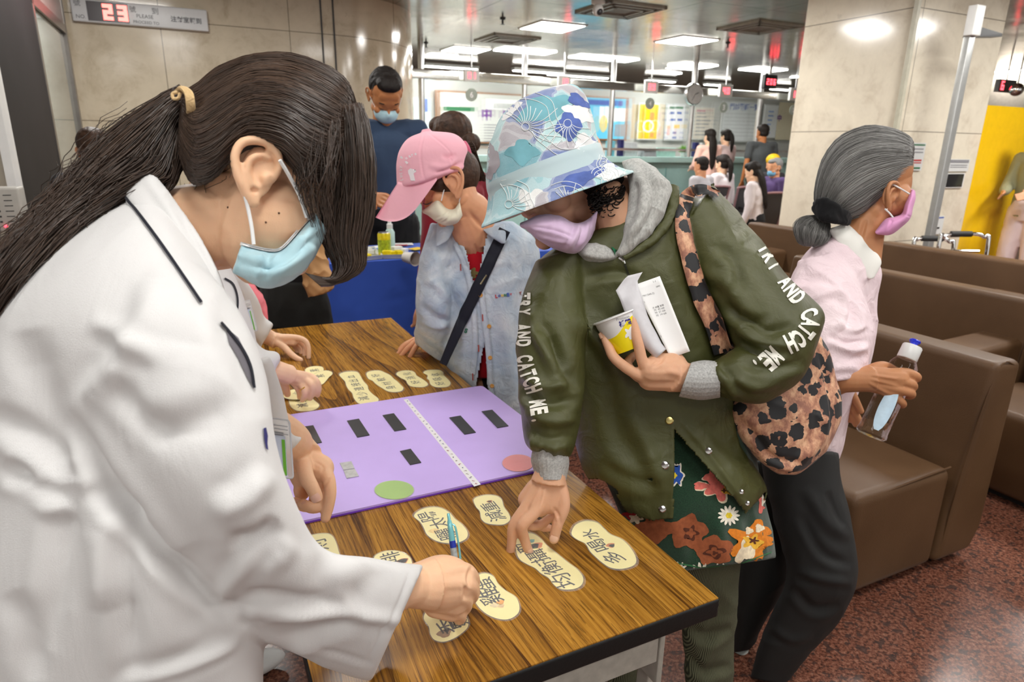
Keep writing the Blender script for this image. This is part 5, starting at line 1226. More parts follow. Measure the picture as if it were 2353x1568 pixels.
decal('embroidered_mark',[[(602,985),(608,983),(612,1003),(611,1020),(613,1035),(608,1032),(604,1010)]],bj,simple('navy_thread',(.03,.03,.16),.7),A,.0015,step=5)
# ---- mask
mk=MB();RR([RG(556,560,534,626,.650,.03),RG(590,574,566,642,.660,.085),RG(628,578,608,662,.672,.105),RG(652,572,656,652,.682,.115),RG(688,532,704,616,.692,.11),RG(715,500,735,568,.70,.08),RG(724,490,752,530,.702,.05)],6,40,mk,inflate=.0005)
me=remesh(mk,.0021,3);folds(me,[([(620,578),(612,615),(606,645)],.004,-.005),([(540,600),(600,615),(650,600),(745,535)],.0045,-.003),([(545,585),(605,598),(648,586),(738,512)],.004,.003),([(690,535),(720,560),(735,572)],.003,-.002),([(555,575),(545,615)],.0016,.0012)]);wrinkle(me,.0008,50)
t_=NT('mask_paleblue');v=t_.coord();t_.set(Base_Color=t_.ramp(t_.noise(v,30,3),[(.3,lin(158,196,208)),(.7,lin(178,212,220))]),Roughness=.7,Sheen_Weight=.2);t_.bump(t_.noise(v,900,2),.15,.001)
AM=link('face_mask',me,t_.m,A,smooth='all')
bm2=bvh_of(AM)
band('mask_binding',[(552,560),(580,568),(620,576),(645,573),(670,549),(700,514),(724,491)],9,bm2,M_MWHITE,A,.0012,.0018,d=.66)
M_LOOP=cloth('elastic_white',(.82,.82,.82),.7)
MB().tube([P(583,562,.643),P(578,520,.642),P(570,480,.640),P(563,450,.636)],.0019,seg=8,res=6).build('ear_loop',M_LOOP,A)
MB().tube([P(705,500,.672),P(688,450,.662),P(665,405,.648),P(643,368,.636)],.0019,seg=8,res=6).build('ear_loop',M_LOOP,A)
# ---- hair
HR=[RG(822,250,800,330,.725,.06,.70),RG(796,190,748,410,.73,.12,.69),RG(738,150,690,400,.73,.135,.68),RG(660,127,645,352,.73,.145,.675),RG(575,131,562,338,.73,.148,.672),RG(500,160,490,408,.73,.145,.672),RG(455,195,440,415,.72,.125,.675),RG(430,208,410,345,.712,.085,.68),RG(414,212,412,262,.705,.04,.69)]
mb=RR(HR,6,64,inflate=-.004);me=remesh(mb,.0032,4);AH0=link('scalp_hair',me,M_HDK,A,smooth='all')
M_HAW=hairmat('hair_dark_brown',(.012,.008,.006),(.10,.060,.040),scale=(90,1.2),rough=.34)
hb=MB();RR(HR,8,90,hb,inflate=.0008);strands(hb,HR,2200,.00055,16,jit=.035,lift=.0018,res=6,seed=2,t0=(0,.12),t1=(.9,1),wisp=.02);hb.build('hair',M_HAW,A,smooth='all')
PT=[RG(418,205,432,262,.705,.05),RG(385,222,412,290,.70,.055),RG(335,258,395,345,.69,.06),RG(262,315,375,400,.68,.065),RG(200,375,315,430,.67,.065),RG(140,440,245,470,.66,.06),RG(72,505,180,515,.64,.055),RG(10,570,105,592,.62,.05),RG(-45,650,30,680,.61,.05),RG(-90,740,-20,760,.61,.04)]
pb=MB();RR(PT,6,40,pb,inflate=-.012);strands(pb,PT,1500,.0007,22,jit=.22,lift=.002,seed=3,t0=(0,.04),t1=(.85,1),wisp=.3);
strands(pb,PT,130,.0005,22,jit=.6,lift=.01,seed=13,t0=(.2,.5),t1=(.7,1),wisp=1.0);pb.build('ponytail',M_HAW,A,smooth='all')
# darker inner lock behind the ear and loose strands on the nape
LK=[RG(410,260,440,262,.70,.03),RG(390,330,432,330,.69,.03),RG(385,400,408,400,.685,.02),RG(370,440,385,440,.675,.012),RG(300,468,306,478,.655,.006)]
lb=MB();strands(lb,LK,260,.0006,18,jit=.4,lift=.002,seed=4,wisp=.3);
for i in range(45):
    r=np.random.default_rng(100+i);x0=r.uniform(430,535);y0=np.interp(x0,[430,560],[400,330])+r.uniform(-10,8);L=r.uniform(15,80);b_=bvh_of(A) if i==0 else b_
    q=[hit(b_,x0+L*.25*s*r.uniform(-.6,.5)-(2*s*s),y0+L*s/3,.0015) for s in range(4)]
    q=[x for x in q if x is not None]
    if len(q)>2: lb.tube(q,.00028,seg=3,res=3)
lb.build('loose_strands',M_HAW,A,smooth='all')
BG=[RG(770,238,822,235,.70,.06),RG(765,300,838,292,.70,.06),RG(762,370,848,365,.705,.065),RG(757,440,850,435,.71,.065),RG(752,500,845,500,.712,.06),RG(756,560,832,560,.712,.055),RG(775,605,830,612,.712,.05),RG(768,636,800,640,.70,.03),RG(742,640,760,652,.69,.012),RG(715,640,722,646,.68,.004)]
gb=MB();RR(BG,6,40,gb,inflate=-.014);strands(gb,BG,1300,.00055,22,jit=.25,lift=.002,seed=5,t0=(0,.05),t1=(.55,1),wisp=.25)
SD=[RG(690,300,760,262,.655,.03),RG(690,400,760,380,.655,.03),RG(700,460,750,470,.66,.02),RG(735,560,760,580,.67,.012)]
strands(gb,SD,120,.0004,16,jit=.5,lift=.004,seed=6,wisp=.4,t1=(.5,1));gb.build('fringe',M_HAW,A,smooth='all')
# hair tie
ht=MB();rr=np.random.default_rng(3)
for k in range(9):
    a=k*.7;ht.tube([P(406+k+rr.uniform(-2,2),212,.67),P(416+k,204+rr.uniform(-2,2),.655),P(428+k*1.3,214,.650),P(432+k*1.3,234,.650),P(434+k*1.2,256+rr.uniform(-2,2),.658),P(430+k,264,.67)],.0024,seg=7,res=4)
ht.tube([P(408,212,.655),P(397,215,.655),P(398,226,.655),P(409,226,.655),P(414,214,.655)],.0017,seg=7,res=5);ht.build('hair_tie',cloth('beige_tie',lin(222,190,140),.8,wr=.6,wscale=200,wdist=.003),A)
# ---- pen
p0=PZ(1030,1180,.862);p1=PZ(1062,1400,TZ+.004);ax_=nrm(p1-p0);Lp=np.linalg.norm(p1-p0)
t=thing('ballpoint_pen','aqua and silver click pen with blue band held upright in the hand over the table','pen',p1)
def seg_(a,b,r0,r1,nm,mt): 
    m=MB();m.lathe(p0+ax_*a,ax_,[(r0,0),(r1,b-a)],seg=20);m.build(nm,mt,t)
M_AQ=simple('aqua_plastic',lin(120,190,196),.2,.2,var=.05)
m=MB();m.lathe(p0,ax_,[(.0018,0),(.0022,.002),(.0024,.010),(.0034,.012),(.0040,.022),(.0046,.036),(.0047,.040)],seg=20);m.build('cap_end',M_AQ,t)
seg_(.040,.050,.0048,.0048,'blue_band',simple('pen_blue',lin(30,50,160),.3));seg_(.050,Lp*.75,.0048,.0048,'barrel',simple('pen_silver',(.42,.47,.48),.3,.3,var=.3,scale=160))
m=MB();m.lathe(p0+ax_*Lp*.75,ax_,[(.0048,0),(.004,.01),(.0008,Lp*.25)],seg=16);m.build('tip',M_AQ,t)
sd=nrm(CX-ax_*(CX@ax_));m=MB();m.tube([p0+ax_*.016+sd*.003,p0+ax_*.022+sd*.0075,p0+ax_*.05+sd*.0085,p0+ax_*.068+sd*.0078],[.0012,.0016,.0015,.0018],seg=8,res=4);m.build('clip',M_AQ,t)
# ---- badges
def badge(c0,c1,c2_,c3_,d,label,photo=True):
    """c0..c3 pixel corners: top left, top right, bottom right, bottom left"""
    q=[P(*c,d) for c in (c0,c1,c2_,c3_)];c=sum(q)/4;t=thing('name_badge',label,'badge',c)
    n=nrm(np.cross(q[1]-q[0],q[3]-q[0]));n=n if n@(CAM-c)>0 else -n
    def q2(x,y,h=0): return q[0]*(1-x)*(1-y)+q[1]*x*(1-y)+q[2]*x*y+q[3]*(1-x)*y+n*(h+.0022 if h else 0)
    out=rcp=[q2(x,y) for x,y in rc2(.06)]
    hm_=NT('clear_vinyl');hm_.set(Base_Color=(.95,.96,.97),Roughness=.12,Alpha=.30,Specular_IOR_Level=.8);MB().prism(out,n,.0015).build('sleeve_holder',hm_.m,t)
    m=MB();k=len(out);m.tube(out+[out[0]],.0011,seg=6,res=1);m.build('rim',simple('vinyl_rim',(.5,.5,.52),.3),t)
    for y in (.10,.16,.24): MB().tube([q2(.03,y,.002),q2(.97,y,.002)],.0006,seg=5,res=1).build('seal_line',simple('vinyl_line',(.4,.4,.42),.3),t)
    def rq(x0,y0,x1,y1,h,nm,mt): MB().add([q2(x0,y1,h),q2(x1,y1,h),q2(x1,y0,h),q2(x0,y0,h)],[(0,1,2,3)]).build(nm,mt,t,smooth=False)
    rq(.04,.28,.86,.95,-.0006,'card_sheet',simple('card_pale',lin(206,214,232),.5));rq(.04,.22,.82,.28,-.0004,'card_header',K_GREY)
    rq(.05,.90,.84,.955,.0003,'green_stripe',simple('badge_green',lin(110,180,50),.5));rq(.76,.34,.85,.95,.0004,'green_stripe',simple('badge_green',lin(110,180,50),.5))
    m=MB();text_on(m,'院',q2(.45,.45,.0006),nrm(q[1]-q[0]),nrm(q[0]-q[3]),np.linalg.norm(q[1]-q[0])*.16,bold=.02);m.build('lettering',K_BLK,t)
    pts=[q2(.30+.19*math.cos(a),.66+.10*math.sin(a),.0006) for a in np.linspace(0,6.28,18,endpoint=False)];MB().add(pts,[list(range(18))]).build('portrait_hair',K_BLK,t)
    pts=[q2(.29+.11*math.cos(a),.67+.075*math.sin(a),.0008) for a in np.linspace(0,6.28,18,endpoint=False)];MB().add(pts,[list(range(18))]).build('portrait_face',simple('portrait_skin',lin(220,180,160),.5),t)
    rq(.06,.78,.62,.89,.0007,'portrait_coat',K_BLK)
    return t
def rc2(r,n=4):
    o=[]
    for cx,cy,a0 in((r,r,math.pi),(1-r,r,1.5*math.pi),(1-r,1-r,0),(r,1-r,.5*math.pi)):
        for i in range(n+1): a=a0+i/n*math.pi/2;o.append((cx+r*math.cos(a),cy+r*math.sin(a)))
    return o
badge((585,955),(665,967),(674,1100),(592,1092),.775,'clear badge holder with green edged card hanging from the white coat above the pointing hand')
# ================================================================== second person in a white coat, hidden behind the first
def e1(x,y,d): return P(600+x/3.92,600+y/3.92,d)
FE=Frame(P(520,400,1.58),camdir(.85,-.35,-.3),camdir(.35,.9,.1),1.0)
sk=MB();head(sk,FE,neck=[P(480,480,1.6),P(450,540,1.6)])
sk.tube([P(430,500,1.6),P(420,700,1.62),P(420,950,1.66)],[.06,.12,.12],seg=20,res=3,flat=.8)
wU=e1(70,690,2.02)
sk.tube([P(500,640,1.75),P(560,740,1.92),wU,e1(140,720,2.03)],[.038,.034,.024,.026],seg=14,res=3)
d=2.04
hand(sk,wU,[([e1(200,770,d-.015),e1(260,830,d-.02),e1(310,870,d-.02),e1(355,893,d-.02)],.0095),
 ([e1(310,690,d),e1(395,720,d),e1(425,780,d),e1(428,870,d)],.0082),([e1(305,710,d+.02),e1(380,760,d+.03),e1(395,810,d+.03),e1(390,860,d+.03)],.0082),
 ([e1(290,730,d+.035),e1(350,790,d+.05),e1(365,830,d+.05),e1(360,870,d+.05)],.0080),([e1(270,740,d+.045),e1(320,800,d+.06),e1(335,840,d+.06),e1(335,870,d+.06)],.0072)],palm=[(e1(150,720,d+.01),e1(280,720,d+.01),.018)])
wLw=e1(165,1000,1.62);d=1.655
sk.tube([P(480,780,1.62),P(560,830,1.60),wLw,e1(250,1030,1.64)],[.040,.036,.026,.027],seg=14,res=3)
hand(sk,wLw,[([e1(200,1080,d),e1(222,1150,d+.01),e1(238,1200,d+.02)],.0100),
 ([e1(430,1035,d+.004),e1(500,1085,d-.004),e1(520,1150,d+.0),e1(508,1210,d+.01)],.0078),([e1(388,1068,d-.004),e1(458,1120,d-.012),e1(462,1190,d-.004),e1(440,1240,d+.004)],.0080),
 ([e1(340,1100,d-.004),e1(388,1160,d-.016),e1(390,1215,d-.010),e1(372,1255,d-.0)],.0078),([e1(290,1095,d),e1(330,1150,d+.005),e1(345,1190,d+.015),e1(345,1230,d+.025)],.0075)],palm=[(e1(230,1040,d+.008),e1(370,1050,d+.008),.015)])
me=remesh(sk,.0026,4)
E_=link('person',me,M_SKE,label='second white coated person with a gold ring, hands over the far cards',cat='person',smooth='all')
MB().tube([e1(x,y,d-.024+z) for x,y,z in((352,1170,.012),(358,1160,.002),(374,1150,0),(390,1140,.004),(398,1132,.014))],.0016,seg=8,res=4).build('gold_ring',simple('gold',(.9,.6,.15),.2,1,var=0),E_)
c=MB()
RR([RG(400,560,480,560,1.6,.16),RG(330,600,520,600,1.6,.24),RG(300,700,560,690,1.6,.27),RG(300,820,590,800,1.6,.27),RG(300,950,600,940,1.62,.27),RG(300,1200,600,1200,1.7,.3)],5,44,c)
RR([RG(470,640,540,600,1.68,.13),RG(520,740,590,680,1.84,.11),RG(570,795,605,725,1.94,.10),RG(592,808,628,745,1.98,.085)],5,30,c)
RR([RG(430,800,560,740,1.58,.14),RG(540,870,600,800,1.58,.12),RG(600,905,638,812,1.60,.10),RG(608,905,646,830,1.61,.09)],5,30,c)
me=remesh(c,.005,5);wrinkle(me,.004,9);folds(me,[([(510,640),(530,760),(540,860)],.012,-.008),([(590,830),(600,880)],.008,-.008),([(612,815),(618,890)],.006,.005),([(560,760),(600,800)],.008,-.006)])
EC=link('lab_coat',me,M_COAT,E_,smooth='all')
hm0=P(450,1150,1.68);tl=MB()
for s_ in(-1,1): tl.tube([hm0*np.array([1,1,0])+DA*s_*.09+DZ*.62,hm0*np.array([1,1,0])+DA*s_*.10+DZ*.06],[.085,.055],seg=16,res=1)
tl.build('trousers',M_DARK,E_,smooth='all')
for s_ in(-1,1): m=MB();m.ell(hm0*np.array([1,1,0])+DA*s_*.10+DB*.05+DZ*.035,(.12,.042,.036),ax=(DB,DA,DZ));m.build('shoe',M_WHITEP,E_,smooth='all')
be=bvh_of(EC)
band('piping',[(515,640),(535,655),(545,690),(542,735)],4,be,M_CORD,E_,.002,.002)
hb=MB();hb.ell(FE(0,-.022,.05),(.088,.1,.09),ax=FE.ax());hb.tube([FE(0,-.09,.05),FE(0,-.13,-.05),FE(0,-.12,-.2)],[.03,.035,.01],seg=14);link('hair',remesh(hb,.005,2),M_HDK,E_,smooth='all')
badge((550,694),(574,690),(592,760),(566,766),1.62,'small clear badge with a photo hanging on the second white coat')
# a third head of brown hair glimpsed at the wall
figure('person with brown hair glimpsed behind the ponytail, by the marble wall',np.array([P(218,360,3.2)[0],P(218,360,3.2)[1],0.]),DA,M_SKB,M_HBR,cloth('dark_shirt',(.03,.03,.035)),cloth('dark_slacks',(.02,.02,.022)),H=1.40,vox=.01,hairfn='short')
# ================================================================== woman in the olive jacket and flowered sun hat
UPH=camdir(-.34,.94,.17);FH=camdir(-.80,-.30,.52)
FC_=Frame(P(1290,425,1.235),FH,camdir(-.34,.90,.25),.95)
sk=MB();head(sk,FC_,ears=(1,-1),neck=[P(1440,470,1.26),P(1470,560,1.28)],nr=.06)
sk.tube([P(1395,455,1.20),P(1420,510,1.20),P(1425,575,1.21)],[.036,.04,.04],seg=16,res=3,round_ends=True)
sk.tube([P(1440,560,1.32),P(1480,750,1.33),P(1500,950,1.36)],[.09,.13,.13],seg=20,res=3,flat=.7)
# right hand reaching to the cards
def h1(x,y,d): return P(1150+x/5.41,1030+y/5.41,d)
D=1.085;w1=h1(620,270,D)
sk.tube([P(1262,950,1.11),h1(625,120,D+.005),w1,h1(600,420,D)],[.028,.022,.0245,.030],seg=18,res=4)
f1=[([h1(745,470,D-.002),h1(790,720,D-.008),h1(715,930,D-.008),h1(665,1130,D-.004)],.0098),
    ([h1(470,740,D-.016),h1(280,955,D-.020),h1(292,1110,D-.006),h1(345,1270,D+.004)],.0090),
    ([h1(350,680,D-.006),h1(165,950,D-.006),h1(140,1170,D+.002),h1(115,1375,D+.012)],.0082),
    ([h1(330,650,D+.012),h1(330,930,D+.016),h1(480,960,D+.022),h1(640,850,D+.020)],.0082),
    ([h1(300,630,D+.026),h1(400,900,D+.034),h1(520,985,D+.034),h1(610,995,D+.030)],.0074)]
hand(sk,w1,f1,palm=[(h1(600,430,D),h1(480,700,D),.021),(h1(660,430,D),h1(620,680,D+.002),.019),(h1(430,500,D+.008),h1(330,640,D+.012),.016),(h1(700,470,D),h1(600,720,D+.006),.014)])
# left hand with cup and papers
def g1(x,y,d): return P(1300+x/4.48,600+y/4.48,d)
D2=1.125;w2=g1(1240,1200,D2+.02)
sk.tube([P(1700,870,1.17),g1(1450,1200,D2+.03),w2,g1(1080,1170,D2+.01)],[.028,.024,.026,.031],seg=18,res=4)
f2=[([g1(1150,1010,D2+.03),g1(1050,960,D2+.04),g1(950,900,D2+.05),g1(880,800,D2+.05)],.0100),
    ([g1(840,1120,D2-.006),g1(745,850,D2-.012),g1(712,710,D2-.010),g1(688,590,D2-.006)],.0088),
    ([g1(790,1190,D2+.0),g1(520,1020,D2-.004),g1(440,880,D2+.006),g1(388,750,D2+.014)],.0086),
    ([g1(800,1220,D2+.018),g1(640,1080,D2+.03),g1(680,990,D2+.045),g1(740,930,D2+.05)],.0082),
    ([g1(830,1240,D2+.03),g1(720,1150,D2+.045),g1(740,1080,D2+.055),g1(790,1020,D2+.058)],.0074)]
hand(sk,w2,f2,palm=[(g1(1150,1130,D2+.008),g1(880,1130,D2+.0),.023),(g1(1180,1230,D2+.014),g1(860,1220,D2+.010),.020),(g1(1100,1050,D2+.012),g1(930,1060,D2+.004),.018)])
me=remesh(sk,.0023,3)
folds(me,[([g for g in ((1180+0,0),)] ,1,0)] if False else [([(1245,1110),(1228,1150),(1215,1175)],.0022,.0018),([(1252,1120),(1246,1150),(1238,1175)],.0022,.0016),([(1272,1165),(1285,1190),(1288,1210)],.0025,-.0025),([(1268,1198),(1290,1202)],.0012,-.0010),([(1266,1206),(1288,1208)],.0012,-.0008),
  ([(1500,845),(1520,830),(1525,815)],.0025,-.0025),([(1494,838),(1512,824)],.0016,-.0014),([(1452,792),(1464,800)],.001,-.0008),([(1453,798),(1465,804)],.001,-.0008),([(1530,850),(1570,865)],.006,.002)])
Cw=link('person',me,M_SKC,label='woman in olive jacket and blue flowered sun hat touching a card',cat='person',smooth='all')
for tp_,pv_,o_,w_ in ((h1(660,1120,D-.006),h1(715,930,D-.008),-CF,.0066),(h1(112,1372,D+.010),h1(140,1170,D+.002),-CF-CX*.4,.0046),(h1(350,1272,D+.004),h1(292,1110,D-.006),-CF*.5+CX*.3,.0052),(g1(686,600,D2-.008),g1(712,710,D2-.010),CX*.9-CF*.2,.005),(g1(385,760,D2+.012),g1(440,880,D2+.006),-CX-CF*.4,.005)):
    m=MB();nail(m,tp_,pv_,o_,w_,.0085,.0084);m.build('fingernail',simple('nail_beige',lin(222,178,150),.3,var=.03),Cw,smooth='all')
# trousers
lg=MB()
RR([RG(1500,1180,1720,1180,1.37,.20),RG(1540,1290,1705,1290,1.39,.17),RG(1560,1400,1694,1400,1.43,.15),RG(1572,1500,1688,1500,1.47,.14),RG(1578,1620,1680,1620,1.52,.13),RG(1582,1712,1676,1712,1.555,.12)],5,36,lg)
RR([RG(1400,1180,1620,1180,1.42,.20),RG(1400,1290,1560,1290,1.45,.17),RG(1398,1400,1520,1400,1.49,.15),RG(1398,1500,1500,1500,1.53,.14),RG(1398,1680,1490,1680,1.60,.12)],5,32,lg)
me=remesh(lg,.005,4);wrinkle(me,.004,10)
folds(me,[([(1585,1440),(1620,1465),(1680,1440)],.012,-.010),([(1570,1500),(1620,1545),(1680,1530)],.012,-.010),([(1640,1340),(1690,1400)],.015,.006),([(1690,1380),(1640,1480),(1600,1560)],.012,.006)])
cor_=NT('green_corduroy');v=cor_.coord();sx=cor_.n.new('ShaderNodeSeparateXYZ');cor_.l.new(v,sx.inputs[0])
st=cor_.math('SINE',cor_.math('ADD',cor_.math('MULTIPLY',cor_.math('ADD',sx.outputs[0],cor_.math('MULTIPLY',sx.outputs[1],.35)),2100.0),cor_.math('MULTIPLY',cor_.noise(v,4,1),3.0)))
cor_.set(Base_Color=cor_.ramp(cor_.math('ADD',cor_.math('MULTIPLY',st,.5),.5),[(.0,(.016,.018,.008)),(.5,(.075,.078,.038)),(1,(.17,.17,.10))]),Roughness=.9);cor_.bump(st,.5,.001)
link('corduroy_trousers',me,cor_.m,Cw,smooth='all')
for x in (1.0,0): 
    q=P(1628 if x else 1442,1725 if x else 1690,1.56 if x else 1.61)
    sm=MB();z0=np.array([q[0],q[1],0.]);fd=nrm(-DB*.8+DA*.1);sm.ell(z0+fd*.06+DZ*.04,(.045,.13,.04),ax=(np.cross(fd,DZ),fd,DZ));sm.ell(z0+DZ*.06,(.045,.06,.06),ax=(np.cross(fd,DZ),fd,DZ));link('shoe',remesh(sm,.006,2),M_DARK,Cw,smooth='all')
# dress
dr=MB();RR([RG(1330,930,1730,960,1.33,.20),RG(1370,1060,1745,1080,1.34,.22),RG(1410,1150,1762,1165,1.34,.24),RG(1440,1230,1776,1235,1.35,.26),RG(1470,1325,1782,1282,1.36,.26)],6,52,dr)
me=remesh(dr,.0045,4);wrinkle(me,.003,8);folds(me,[([(1440,1290),(1530,1295),(1610,1308),(1700,1295),(1775,1268)],.002,-.0016),([(1650,1180),(1660,1300)],.016,.008),([(1590,1180),(1600,1300)],.016,-.008),([(1720,1180),(1735,1280)],.014,-.006)])
gm_=NT('flannel_green');v=gm_.coord();gm_.set(Base_Color=gm_.ramp(gm_.noise(v,600,2),[(.3,(.003,.022,.008)),(.7,(.012,.058,.024))]),Roughness=.95,Sheen_Weight=.3);gm_.bump(gm_.noise(v,900,2),.5,.002)
DRS=link('flowered_dress',me,gm_.m,Cw,smooth='all')
bd=bvh_of(DRS);rr=np.random.default_rng(21)
def blob(cx,cy,rx,ry,n=5,amp=.25,ph=0,rot=0,k=40):
    o=[]
    for a in np.linspace(0,2*math.pi,k,endpoint=False):
        r=1+amp*math.cos(n*a+ph)+.06*math.sin(9*a+ph);x=rx*r*math.cos(a);y=ry*r*math.sin(a);o.append((cx+x*math.cos(rot)-y*math.sin(rot),cy+x*math.sin(rot)+y*math.cos(rot)))
    return o
FLC={'rust':lin(160,88,52),'dark':lin(92,46,28),'coral':lin(226,116,104),'cream':lin(240,222,190),'orange':lin(222,130,34),'amber':lin(246,186,60),'blue':lin(40,84,170),'white':lin(238,230,212),'yel':lin(228,200,50),'red':lin(200,50,60)}
FM={k:simple('print_'+k,c,.9,var=.18,scale=130) for k,c in FLC.items()}
def flower(parts,lvl=0):
    for i,(c,pl) in enumerate(parts): decal('printed_flower',pl,bd,FM[c],DRS,.0010+.0004*i,9)
flower([('rust',[blob(1582,1223,42,38,5,.14,1),blob(1640,1265,44,32,5,.12,2),blob(1505,1215,45,30,4,.2)]),('dark',[blob(1587,1225,16,15,5,.3),blob(1642,1268,22,14,4,.25,1)]),('rust',[blob(1587,1225,10,9,4,.3),blob(1641,1268,15,9,4,.3)]),('dark',[blob(1643,1270,6,4,3,.3)])])
flower([('cream',[blob(1655,1120,34,30,5,.3,.5,.3),blob(1640,1100,22,14,4,.3),blob(1615,1118,22,10,3,.2)]),('coral',[blob(1652,1122,30,24,5,.32,.5,.3),blob(1637,1098,18,18,4,.25),blob(1612,1117,20,8,3,.2)]),('amber',[blob(1670,1128,14,9,3,.3,0,.6)]),('dark',[blob(1662,1128,5,4,4,.4)])])
flower([('orange',[blob(1725,1245,44,36,5,.38,.2),blob(1742,1222,24,24,4,.25)]),('cream',[blob(1712,1266,18,28,3,.3,0,.4),blob(1744,1214,10,9,3,.2),blob(1720,1220,9,8,3,.2)]),('amber',[blob(1728,1245,20,14,5,.35)]),('dark',[blob(1730,1242,9,6,5,.5)])])
for (cx,cy,r,nn) in ((1674,1185,24,13),(1610,1318,26,11),(1560,1310,20,11),(1655,1315,22,10)):
    pet=[blob(cx+r*.62*math.cos(a),cy+r*.55*math.sin(a),r*.42,r*.15,2,.05,0,a,16) for a in np.linspace(0,2*math.pi,nn,endpoint=False)];flower([('white',pet),('yel',[blob(cx,cy,r*.3,r*.28,6,.1)])])
flower([('white',[blob(1556,1092,14,24,6,.3)]),('blue',[blob(1554,1092,12,20,6,.3)]),('yel',[blob(1550,1093,5,6,4,.2)])])
flower([('coral',[blob(1750,1158,9,20,3,.3)]),('white',[blob(1752,1150,4,12,3,.3)])]);flower([('red',[blob(1448,1182,16,9,4,.3)]),('cream',[blob(1462,1192,14,10,5,.3)])])
decal('hem_stitch',[[(1545,1290),(1610,1303),(1700,1294),(1772,1268),(1772,1270),(1700,1297),(1610,1306),(1545,1293)]],bd,simple('hem_thread',lin(60,130,80),.8),DRS,.0012,8)
# jacket
jk=MB()
RR([RG(1330,548,1545,440,1.25,.16),RG(1245,590,1640,470,1.26,.22),RG(1222,650,1680,560,1.27,.25),RG(1215,740,1700,680,1.28,.26),RG(1240,830,1700,790,1.29,.26),RG(1285,920,1688,910,1.30,.25),RG(1320,1010,1705,1020,1.31,.25),RG(1345,1085,1745,1090,1.31,.26),RG(1400,1165,1762,1135,1.32,.27),RG(1440,1205,1740,1180,1.32,.26)],6,64,jk)
RR([RG(1232,600,1350,560,1.22,.15),RG(1200,690,1340,665,1.185,.16),RG(1187,790,1343,800,1.155,.16),RG(1190,890,1343,905,1.135,.155),RG(1200,970,1330,985,1.12,.15),RG(1208,1020,1315,1040,1.11,.135),RG(1228,1040,1300,1054,1.105,.085)],6,40,jk)
RR([RG(1555,545,1638,420,1.25,.17),RG(1600,640,1745,548,1.23,.18),RG(1650,730,1812,640,1.215,.18),RG(1690,800,1888,712,1.20,.175),RG(1720,850,1884,770,1.19,.165),RG(1700,905,1800,900,1.18,.0+.15) if False else RG(1700,800,1850,860,1.18,.155),RG(1665,818,1770,922,1.17,.14),RG(1640,832,1700,925,1.165,.12),RG(1622,838,1650,908,1.16,.09)],6,44,jk)
me=remesh(jk,.0038,4,.5)
wrinkle(me,.0028,11,warp=.8)
JF=[([(1340,640),(1420,625),(1480,650)],.010,-.009),([(1300,720),(1380,790),(1440,900)],.014,.008),([(1260,740),(1290,830),(1330,900)],.012,-.010),([(1225,730),(1280,800),(1300,850)],.010,-.009),([(1490,700),(1540,800),(1560,900)],.02,-.006),([(1345,680),(1400,740),(1500,860)],.018,-.006),
 ([(1200,860),(1250,890),(1310,880)],.010,.010),([(1195,900),(1260,930),(1330,915)],.009,-.010),([(1205,950),(1270,970),(1325,960)],.009,.009),([(1205,985),(1260,1010),(1320,1000)],.008,-.008),([(1220,700),(1240,780),(1280,860)],.010,.007),
 ([(1640,560),(1690,600),(1700,680)],.012,-.008),([(1600,620),(1680,660),(1740,760)],.014,.007),([(1700,720),(1760,760),(1830,750)],.010,-.011),([(1690,760),(1760,790),(1840,800)],.009,.009),([(1660,700),(1720,740),(1770,730)],.010,-.009),([(1720,560),(1790,650),(1860,710)],.012,.006),([(1700,830),(1770,850),(1850,830)],.010,-.008),([(1660,860),(1730,890),(1790,880)],.009,.007),([(1640,840),(1665,880),(1690,915)],.006,.006),([(1655,835),(1690,880),(1720,915)],.006,-.006),([(1625,845),(1640,890)],.005,.004),
 ([(1400,880),(1420,1000),(1480,1100)],.018,-.008),([(1450,950),(1500,1060),(1530,1150)],.014,.007),([(1545,960),(1546,1080),(1540,1200)],.004,.003),([(1560,960),(1640,1060),(1720,1170)],.005,.004),([(1600,960),(1680,1030),(1750,1120)],.014,-.006),([(1380,1060),(1440,1100),(1520,1120)],.012,-.006),([(1520,600),(1560,700),(1600,800)],.02,.005),([(1225,1000),(1222,1040)],.004,.003),([(1250,1015),(1246,1050)],.004,-.003),([(1275,1022),(1272,1058)],.004,.003)]
folds(me,JF)
cut(me,[[(1549,985),(1560,1000),(1640,1088),(1716,1178),(1600,1260),(1547,1212)],[(1300,1090),(1345,1093),(1400,1160),(1470,1190),(1540,1207),(1545,1300),(1250,1300)],[(1716,1178),(1770,1120),(1800,1250),(1700,1300)]])
cut(me,[[(1200,1100),(1900,1100),(1900,1400),(1200,1400)]],facing=False,nz=-.35)
ol=NT('olive_nylon');v=ol.coord();ol.set(Base_Color=ol.ramp(ol.noise(v,5,3),[(.3,lin(66,68,34)),(.7,lin(80,82,44))]),Roughness=.38,Specular_IOR_Level=.45)
ol.bump(ol.math('ADD',ol.noise(v,1500,1),ol.math('MULTIPLY',ol.noise(v,26,3,.5,1.0),7)),.35,.002)
JK=link('bomber_jacket',me,ol.m,Cw,smooth='all')
so=JK.modifiers.new('thickness','SOLIDIFY');so.thickness=.0035;so.offset=-1
JB=bvh_of(JK)
